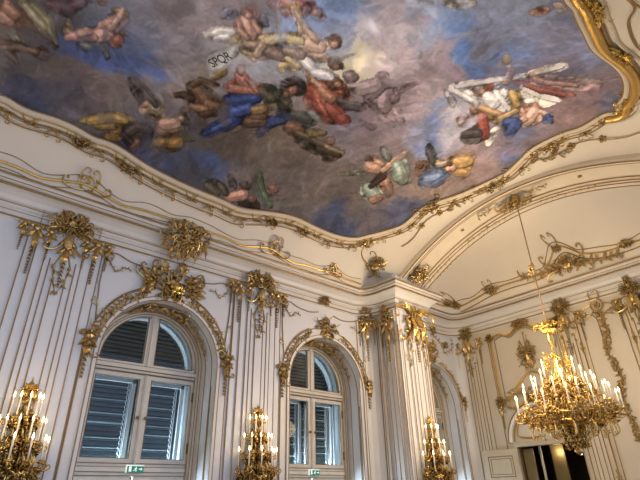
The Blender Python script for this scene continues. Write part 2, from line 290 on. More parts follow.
POLY="""98,86,60:-.33,-2.44 -.17,-2.55 .08,-2.51 .19,-2.34 .31,-2.13 .35,-1.96 .24,-1.99 .03,-2.1 -.14,-2.21
120,104,66:-.16,-2.38 .07,-2.46 .22,-2.26 .35,-2.02 .2,-2.02 -.01,-2.15
76,48,48:-.08,-2.61 .46,-3.01 .5,-2.99 .39,-2.8 .32,-2.74 .33,-2.61 .23,-2.58 .06,-2.57
60,38,42:-.01,-2.63 .19,-2.7 .33,-2.61 .21,-2.56
134,78,50:-.52,-2.27 -.35,-2.31 -.24,-2.21 -.3,-1.99 -.43,-1.91
150,100,70:-.51,-2.31 -.42,-2.37 -.29,-2.28 -.37,-2.19
120,62,36:-.33,-2.22 -.22,-2.33 -.09,-2.24 -.07,-2.08 -.21,-1.99 -.31,-2.06
140,76,46:-.28,-2.22 -.17,-2.29 -.12,-2.19 -.21,-2.09
104,98,80:-.32,-1.98 -.23,-1.96 -.12,-1.78 -.2,-1.77 -.31,-1.84
60,46,36:-.05,-2.12 .34,-2.05 .32,-2.02 .04,-2.07 -.07,-2.07
86,60,44:-.38,-1.73 0,-1.82 .07,-1.79 .01,-1.71 -.35,-1.61
82,52,34:0.05,-1.77 .17,-1.93 .29,-1.85 .27,-1.71 .14,-1.68
60,36,26:0.14,-1.85 .27,-1.87 .27,-1.72 .19,-1.73
92,70,54:-.24,-1.6 -.17,-1.65 -.07,-1.49 -.08,-1.45 -.19,-1.53
146,104,90:0.35,-2.31 .56,-2.55 .76,-2.68 .88,-2.6 .82,-2.43 .59,-2.28 .43,-2.24
160,112,96:0.7,-2.67 .8,-2.99 .9,-3.19 .93,-2.96 .91,-2.61 .83,-2.48
140,76,54:0.91,-2.61 1.08,-2.74 1.16,-2.62 1.11,-2.5 .96,-2.48
120,96,64:0.3,-2.43 .33,-2.61 .44,-2.45 .4,-2.31 .31,-2.32
116,96,60:0.78,-3.1 .92,-3.21 1.03,-3.17 1.05,-2.97 .98,-2.83 .96,-3.03 .87,-3.04
90,92,66:0.57,-2.26 .83,-2.48 .82,-2.26 .73,-2.16 .63,-2.18
100,106,100:0.86,-2.41 .92,-2.5 1.06,-2.3 1.05,-2.21 .93,-2.3
128,74,44:0.58,-3.1 .69,-3.19 .69,-3.11 .63,-3.04
130,100,80:0.96,-2.73 1.08,-2.74 1.17,-2.84 1.07,-2.86
142,108,34:1.06,-1 1.21,-1.2 1.47,-1.39 1.76,-1.47 1.9,-1.42 1.86,-1.27 1.8,-1.09 1.66,-1.07 1.46,-1.1
118,84,26:1.52,-1.12 1.72,-1.25 1.73,-1.07 1.6,-1.05
96,68,22:1.46,-.96 1.63,-1.06 1.81,-1.06 1.79,-.95 1.58,-.93
100,66,18:2.29,-1.03 2.38,-1.31 2.72,-1.52 2.89,-1.29 2.73,-1.13 2.37,-1.03
128,90,28:2.4,-1.28 2.71,-1.47 2.84,-1.39 2.69,-1.2 2.44,-1.13
54,40,34:1.75,-1.26 1.87,-1.4 2.12,-1.44 2.28,-1.35 2.29,-1.19 2.14,-1.09 1.9,-1.1 1.78,-1.05
72,54,44:1.89,-1.37 2.1,-1.41 2.19,-1.31 2,-1.22
50,34,26:1.83,-1.03 2.03,-1.08 2.27,-1.06 2.26,-.95 2.08,-.91 1.89,-.98
34,30,30:1.44,-2.11 1.56,-2.09 1.79,-2.06 2.02,-1.97 2.12,-1.84 1.95,-1.79 1.86,-1.66 1.73,-1.8 1.56,-1.92
58,54,52:1.54,-2.04 1.87,-1.97 2.07,-1.86 1.89,-1.84 1.72,-1.88
130,98,78:1.83,-1.64 1.9,-1.81 2.06,-1.81 2.22,-1.71 2.39,-1.76 2.4,-1.59 2.2,-1.52 1.99,-1.55
152,116,92:2,-1.77 2.1,-1.79 2.31,-1.76 2.27,-1.61 2.05,-1.67
110,76,56:2.24,-1.5 2.46,-1.71 2.57,-1.81 2.71,-1.7 2.59,-1.46 2.37,-1.35
128,84,66:2.43,-1.83 2.54,-1.94 2.68,-1.83 2.62,-1.7 2.49,-1.72
110,90,52:1.92,-1.86 2.08,-1.98 2.21,-1.89 2.24,-1.68 2.1,-1.65 2.09,-1.82
176,168,152:2.01,-1.82 2.07,-1.9 2.16,-1.82 2.14,-1.72 2.06,-1.72
48,36,28:2.57,-1.96 2.67,-1.92 2.69,-1.74 2.61,-1.74
70,60,44:2.52,-1.74 2.59,-1.78 2.93,-1.53 3.05,-1.54 2.96,-1.48 2.76,-1.45
92,62,34:2.4,-2.5 2.54,-2.75 2.73,-2.77 2.81,-2.57 3,-2.59 3.18,-2.44 3.12,-2.24 2.98,-2.05 2.96,-1.94 2.73,-2.11 2.55,-2.15
68,44,26:2.33,-2.55 2.46,-2.69 2.61,-2.48 2.56,-2.35 2.36,-2.42
58,40,26:2.5,-2.67 2.73,-2.83 2.83,-2.8 2.65,-2.62
70,52,36:2.27,-2.27 2.46,-2.39 2.53,-2.33 2.38,-2.24
130,86,54:2.78,-2.39 2.95,-2.45 3.11,-2.34 3,-2.22 2.87,-2.24
112,72,44:2.58,-2.16 2.76,-2.28 2.91,-2.16 2.76,-2.07 2.46,-1.94
28,46,108:2.98,-2.63 3.2,-2.89 3.56,-3.07 3.63,-3.03 3.59,-2.77 3.57,-2.59 3.64,-2.41 3.39,-2.09 3.38,-1.97 3.18,-1.71 3.1,-1.62 3.04,-1.78 3.12,-2.03 3.24,-2.26 3.16,-2.54
44,68,140:3.09,-2.65 3.34,-2.88 3.5,-2.83 3.48,-2.58 3.32,-2.42
22,34,78:3.26,-2.22 3.41,-2.48 3.55,-2.69 3.62,-2.45 3.47,-2.18
24,38,100:3.95,-2.37 3.85,-2.66 4.07,-2.81 4.36,-2.88 4.26,-2.69 4.15,-2.44 4.13,-2.25 4.03,-2.19
50,72,136:3.94,-2.6 4.06,-2.77 4.25,-2.77 4.12,-2.54
124,92,44:3.55,-2.69 3.68,-2.89 3.89,-2.93 3.92,-2.76 3.75,-2.59 3.63,-2.57
96,60,44:3.57,-2.53 3.77,-2.78 3.94,-2.66 3.92,-2.41 3.72,-2.29
84,66,46:3.41,-1.99 3.67,-2.37 3.92,-2.41 3.75,-2.25 3.57,-2.03
128,62,46:2.87,-2.88 3.01,-3.19 3.22,-3.24 3.45,-3.3 3.62,-3.31 3.55,-3.09 3.29,-2.96 3.1,-2.77 2.94,-2.76
150,82,58:2.9,-3.22 2.97,-3.32 3.1,-3.31 3.14,-3.18 3,-3.07
110,52,40:3,-2.8 3.21,-3.01 3.44,-3.12 3.41,-2.96 3.17,-2.79
140,134,130:2.33,-3.2 2.62,-3.77 2.72,-3.65 2.71,-3.34 2.65,-3.03 2.58,-2.82 2.47,-3.15
160,156,146:2.45,-3.24 2.62,-3.68 2.69,-3.37 2.59,-3.14
118,92,40:2.56,-2.92 2.65,-3.18 2.77,-3.12 2.74,-2.89 2.63,-2.81
150,118,60:2.31,-3.63 2.46,-3.94 2.59,-3.9 2.55,-3.67 2.4,-3.6
176,118,100:2.34,-4.07 2.38,-4.24 2.54,-4.33 2.72,-4.29 2.8,-4.12 2.69,-3.93 2.55,-3.91 2.41,-3.95
164,96,76:2.3,-4.31 2.42,-4.46 2.55,-4.38 2.49,-4.24 2.4,-4.21
188,132,114:2.4,-4.03 2.58,-4.04 2.72,-3.95 2.62,-3.87 2.43,-3.92
100,106,128:2.11,-4.16 2.21,-4.28 2.33,-4.2 2.29,-4.03 2.18,-4.04
96,100,112:2.59,-4.32 2.67,-4.53 2.75,-4.42 2.76,-4.23
170,168,166:2.06,-3.62 2.2,-3.87 2.41,-3.95 2.45,-3.83 2.27,-3.64 2.38,-3.63 2.16,-3.5
180,150,96:2.58,-3.8 2.79,-4.01 2.83,-4.14 3.03,-4.36 3.28,-4.57 3.56,-4.64 3.68,-4.54 3.45,-4.35 3.17,-4.17 2.98,-3.91 2.72,-3.7
200,172,112:2.9,-4.15 3.1,-4.37 3.33,-4.5 3.53,-4.52 3.27,-4.31 3.04,-4.12
150,122,100:2.63,-3.78 2.89,-4.04 3.04,-3.7 2.99,-3.6 2.72,-3.65
128,104,92:2.94,-3.98 3.09,-4.16 3.34,-4.16 3.48,-4.32 3.69,-4.28 3.55,-4.11 3.28,-3.89 3.09,-3.69 2.97,-3.75
190,160,96:3.39,-3.87 3.71,-4.13 3.71,-3.91 3.52,-3.69
186,160,104:2.74,-3.67 2.92,-3.76 3.06,-3.61 2.86,-3.61
200,190,170:3.27,-4.36 3.5,-4.5 3.66,-4.42 3.48,-4.32
176,120,112:2.55,-4.7 2.92,-5.01 3.17,-4.86 3.11,-4.67 2.83,-4.62 2.65,-4.61
186,146,124:2.85,-4.86 3.01,-4.91 3.31,-4.74 3.53,-4.67 3.48,-4.58 3.23,-4.62 3,-4.72
150,84,74:2.88,-4.98 3.06,-5.13 3.2,-5.11 3.17,-4.95 3.03,-4.88
124,84,84:3.17,-5.05 3.31,-5.12 3.43,-5.03 3.36,-4.92 3.22,-4.9
176,148,104:2.81,-4.6 2.8,-4.69 3.06,-4.34 3,-4.34
176,148,104:2.97,-4.88 2.99,-4.93 3.28,-4.62 3.27,-4.5
184,160,116:2.77,-4.71 2.84,-4.88 2.96,-4.91 2.86,-4.85
186,150,122:3.3,-4.54 3.48,-4.63 3.66,-4.68 3.91,-4.84 3.92,-4.68 3.76,-4.5 3.55,-4.44
146,104,70:3.68,-4.8 3.78,-4.93 3.94,-4.86 3.94,-4.71 3.81,-4.7
90,66,52:3.68,-4.75 3.71,-4.87 3.83,-4.93 3.84,-4.83
150,122,104:3.48,-4.32 3.61,-4.48 3.87,-4.54 4.03,-4.45 3.87,-4.26 3.66,-4.2
112,66,46:3.98,-4.46 4.08,-4.6 4.27,-4.53 4.29,-4.38 4.15,-4.32
90,88,92:3.63,-4.23 3.74,-4.32 3.88,-4.15 3.74,-4.1
176,176,184:3.63,-4.12 3.74,-4.26 3.99,-4.19 4.18,-4.29 4.39,-4.22 4.22,-4.02 3.96,-3.93 3.74,-3.99
162,160,170:3.82,-4.11 4.32,-4.29 4.45,-4.21 4.16,-3.98
148,104,70:3.82,-4.11 3.89,-4.11 4.08,-3.91 4.37,-3.9 4.55,-3.92 4.5,-3.81 4.2,-3.76 3.96,-3.88
140,56,38:4.08,-3.79 4.19,-4 4.5,-4.25 4.82,-4.13 4.98,-4.07 4.83,-3.95 4.65,-3.87 5.02,-3.7 5.23,-3.59 5.37,-3.49 5.15,-3.32 4.88,-3.19 4.58,-3.3 4.33,-3.37 4.14,-3.6
116,46,34:4.3,-3.53 4.6,-3.58 5.09,-3.55 5.37,-3.49 5.08,-3.27 4.71,-3.27
170,84,58:4.3,-4.09 4.53,-4.22 4.85,-4.1 4.8,-3.99 4.55,-3.98
120,70,46:4.28,-4.07 4.41,-4.24 4.58,-4.19 4.64,-4.05 4.46,-3.97
64,52,58:4.62,-3.85 4.96,-3.99 5.21,-4.06 5.4,-4 5.28,-3.87 5.05,-3.72 4.85,-3.7
72,62,70:4.69,-4.22 4.89,-4.32 5.05,-4.32 4.91,-4.15
116,94,102:4.4,-4.41 4.51,-4.56 4.69,-4.47 4.74,-4.32 4.59,-4.26
122,98,108:4.88,-4.75 4.95,-4.92 5.11,-4.82 5.2,-4.64 5.02,-4.61
118,94,104:4.85,-4.42 4.92,-4.66 5.2,-4.64 5.51,-4.57 5.82,-4.34 5.76,-4.07 5.41,-4.08 5.13,-4.19
124,100,110:5.3,-4.6 5.37,-4.78 5.66,-4.63 5.66,-4.42
98,76,86:5.45,-4.91 5.64,-5.13 5.59,-4.84 5.59,-4.64
100,80,88:5.21,-4.06 5.2,-4.38 5.19,-4.7 5.24,-4.61 5.29,-4.25
110,90,98:5.49,-3.72 5.87,-3.8 5.89,-3.67 5.6,-3.66
48,40,36:3.68,-3.48 3.74,-3.76 3.97,-3.82 4.17,-3.62 4.11,-3.45 3.94,-3.44 3.88,-3.27
110,58,40:3.82,-3.47 3.88,-3.63 4.05,-3.53 4.02,-3.32 3.91,-3.29
58,52,44:3.82,-3.29 4,-3.36 4.24,-3.11 4.23,-2.86 3.99,-2.93
60,66,62:4.21,-3.09 4.58,-3.3 4.85,-3.17 4.75,-2.9 4.46,-2.89
40,44,64:4.01,-2.89 4.24,-3.05 4.42,-2.87 4.26,-2.69
92,56,42:4.32,-2.73 4.52,-2.93 4.72,-2.88 4.72,-2.62 4.48,-2.59
70,62,40:4.62,-2.75 4.96,-3.04 5.13,-2.96 4.96,-2.65 4.72,-2.55
54,44,34:4.75,-2.51 5.1,-2.74 5.5,-2.8 5.87,-2.84 5.88,-2.7 5.54,-2.48 5.14,-2.43
116,66,46:5.24,-2.9 5.37,-3.07 5.53,-2.89 5.39,-2.8
120,92,44:4.93,-2.82 5.16,-3.05 5.2,-2.94 5.03,-2.76
52,56,40:3.39,-3.2 3.56,-3.39 3.79,-3.33 3.87,-3.09 3.63,-3.03
96,84,64:3.58,-3.05 3.81,-3.1 3.99,-2.99 3.86,-2.84
120,104,76:5.76,-2.83 5.85,-2.89 5.94,-2.73 5.84,-2.67
62,44,32:5.54,-2.75 5.76,-2.83 5.89,-2.56 5.62,-2.39
104,76,56:6.57,-3.49 6.58,-3.18 6.32,-3.07 6.62,-2.96
90,94,76:6.34,-3.01 6.57,-3.01 6.74,-2.97 6.62,-2.89
66,74,66:6.38,-3.43 6.45,-3.48 6.74,-3.45 6.9,-3.24 6.71,-3.18
150,106,80:6.45,-2.93 6.6,-3.11 6.93,-3.1 7.09,-2.88 6.89,-2.75 6.68,-2.77
160,120,90:6.94,-3.03 6.96,-3.37 6.94,-3.69 7.08,-3.62 7.14,-3.33 7.17,-2.94
96,116,104:6.96,-3.2 7.15,-3.51 7.72,-3.14 7.93,-3.02 7.74,-2.81 7.36,-2.89
110,126,112:6.84,-2.41 7.28,-2.44 7.6,-2.47 7.78,-2.17 7.5,-1.95 7.13,-2.05
110,120,96:6.17,-2.24 6.41,-2.52 6.64,-2.74 6.66,-2.53 6.42,-2.31
60,38,36:7.11,-2.34 7.02,-2.76 7.17,-2.94 7.26,-2.66 7.29,-2.37
124,84,62:7.17,-2.69 7.37,-2.82 7.79,-2.5 7.86,-2.3 7.37,-2.49
60,58,54:7.27,-3.95 7.14,-4.18 7.52,-4.05 7.78,-3.91 7.7,-3.75
150,126,104:7.68,-3.82 7.93,-4.02 8.16,-4.02 8.2,-3.77 7.89,-3.71
116,76,46:7.5,-3.51 7.57,-3.74 7.87,-3.61 8.02,-3.26 7.78,-3.27
68,88,126:7.84,-3.4 7.93,-3.74 8.34,-3.78 8.54,-3.74 8.56,-3.37 8.46,-3.02 8.11,-3.05
44,60,100:8.14,-3.34 8.18,-3.66 8.51,-3.53 8.42,-3.18
156,112,50:7.88,-4.17 8.18,-4.59 8.43,-4.42 8.84,-3.92 8.61,-3.81 8.15,-3.92
176,132,62:7.98,-4.15 8.2,-4.42 8.48,-4.18 8.26,-4
186,136,110:8.07,-3.86 8.1,-4.06 8.45,-3.87 8.34,-3.78
196,192,196:6.06,-5.44 6.24,-5.74 6.56,-6.19 6.81,-6.61 6.98,-6.56 6.77,-6.26 6.7,-6.03 6.75,-5.79 7.01,-5.5 6.74,-5.41 6.39,-5.38
212,208,210:6.22,-5.59 6.53,-6.01 6.62,-5.66 6.53,-5.51
140,136,140:6.09,-5.33 6.52,-5.29 6.68,-5.13 6.34,-5.2
186,168,160:6.79,-6.51 6.77,-6.73 6.83,-6.97 6.91,-7.16 7.08,-7.11 7.07,-6.92 6.96,-6.7 6.98,-6.56
208,200,196:6.76,-6.87 6.93,-7.14 7.06,-7 6.95,-6.85
170,136,124:6.84,-6.56 6.84,-6.73 7.12,-6.63 7.13,-6.48
132,56,48:6.8,-6.28 7.06,-6.48 7.39,-6.42 7.41,-6.63 7.87,-6.91 7.87,-6.7 7.6,-6.39 7.37,-6.32
124,66,60:7.27,-6.55 7.54,-6.78 7.77,-6.68 7.59,-6.47
126,98,98:6.96,-6.7 7.27,-7 7.66,-7.37 7.99,-7.19 7.7,-6.88 7.29,-6.65
206,202,190:6.99,-6.33 7.17,-6.53 7.49,-6.45 7.8,-6.63 7.94,-6.6 7.88,-6.25 7.53,-6.15 7.24,-6.19
190,192,170:7.39,-6.42 7.84,-6.57 7.8,-6.25
150,116,50:6.91,-5.94 7.12,-6.22 7.54,-6.07 7.57,-5.85 7.29,-5.76
180,146,80:7.12,-5.98 7.19,-6.14 7.48,-6.02 7.4,-5.86
204,204,216:6.87,-5.67 6.75,-6.08 7.06,-5.93 7.35,-5.97 7.45,-5.66 7.13,-5.6
184,186,204:6.86,-5.81 6.89,-5.99 7.24,-5.87 7.26,-5.65
170,160,156:6.46,-5.73 6.59,-5.85 6.9,-5.7 6.79,-5.6
164,116,88:6.47,-5.67 6.56,-5.83 6.78,-5.73 6.71,-5.6
130,60,44:6.5,-5.91 6.62,-6.03 6.79,-5.89 6.75,-5.79
184,132,104:6.65,-6.21 6.45,-6.44 6.34,-6.47 6.42,-6.49 6.68,-6.39 6.82,-6.23 6.8,-6.13
190,146,66:6.14,-6.47 6.16,-6.56 6.33,-6.54 6.38,-6.44 6.27,-6.4
140,62,46:7.13,-5.37 7.41,-5.47 7.74,-5.17 8.02,-4.9 7.72,-4.99
124,50,38:7.29,-5.27 7.44,-5.41 7.93,-5
150,120,66:6.93,-5.5 7.31,-5.62 7.57,-5.94 7.68,-5.7 7.72,-5.41 7.44,-5.41
196,192,176:7.82,-5.16 7.78,-5.47 8.04,-5.27 8.27,-4.93 8.05,-4.93
42,62,124:7.76,-5.53 7.9,-5.83 8.08,-5.82 8.35,-5.36 8.13,-5.35
36,56,116:8.06,-6.16 8.15,-6.35 8.39,-6.24 8.41,-6.07
180,130,110:7.62,-5.99 7.66,-6.2 7.88,-6.25 8.26,-6.1 8.31,-5.78 8.08,-5.74
160,104,84:7.56,-6.1 7.72,-6.26 7.97,-6.17 7.81,-6.01
70,62,64:7.41,-4.81 7.41,-5.06 7.48,-5.2 7.98,-4.87 7.81,-4.64 7.59,-4.63
150,112,96:6.92,-5.34 7.06,-5.47 7.46,-5.26 7.2,-5.19
130,110,110:6.95,-4.99 6.96,-5.22 7.22,-5.13 7.3,-4.89
158,106,84:5.48,-7.27 5.47,-7.47 5.63,-7.48 5.67,-7.32 5.56,-7.24
150,130,110:5.52,-7.56 5.55,-7.67 5.74,-7.67 5.77,-7.55
184,172,158:4.48,-6.43 4.83,-6.81 4.91,-6.66 4.78,-6.5 4.61,-6.41
100,90,72:4.23,-6.19 4.4,-6.35 4.46,-6.31 4.34,-6.17
66,62,44:3.67,-.89 3.82,-1.02 4.11,-.96 4.24,-.84 3.95,-.75 3.69,-.78
60,80,54:4.53,-1.45 4.65,-1.51 4.89,-1.25 5.21,-1.03 5.22,-.86 4.99,-.96 4.72,-1.18
104,66,50:4.15,-.81 4.44,-.99 4.7,-.99 4.73,-.79 4.38,-.77
58,36,30:4.34,-1.13 4.55,-1.21 4.67,-1.11 4.52,-1.02
124,78,58:4.97,-1.28 5.19,-1.43 5.27,-1.25 5.1,-1.18
70,60,58:4.01,-1.18 4.15,-1.19 4.35,-1.04 4.19,-.98
52,38,30:4.55,-.74 4.75,-.92 5.01,-.92 5.07,-.77 4.73,-.72
80,60,50:5.17,-1.16 5.46,-1.22 5.48,-1.13 5.25,-1.05"""
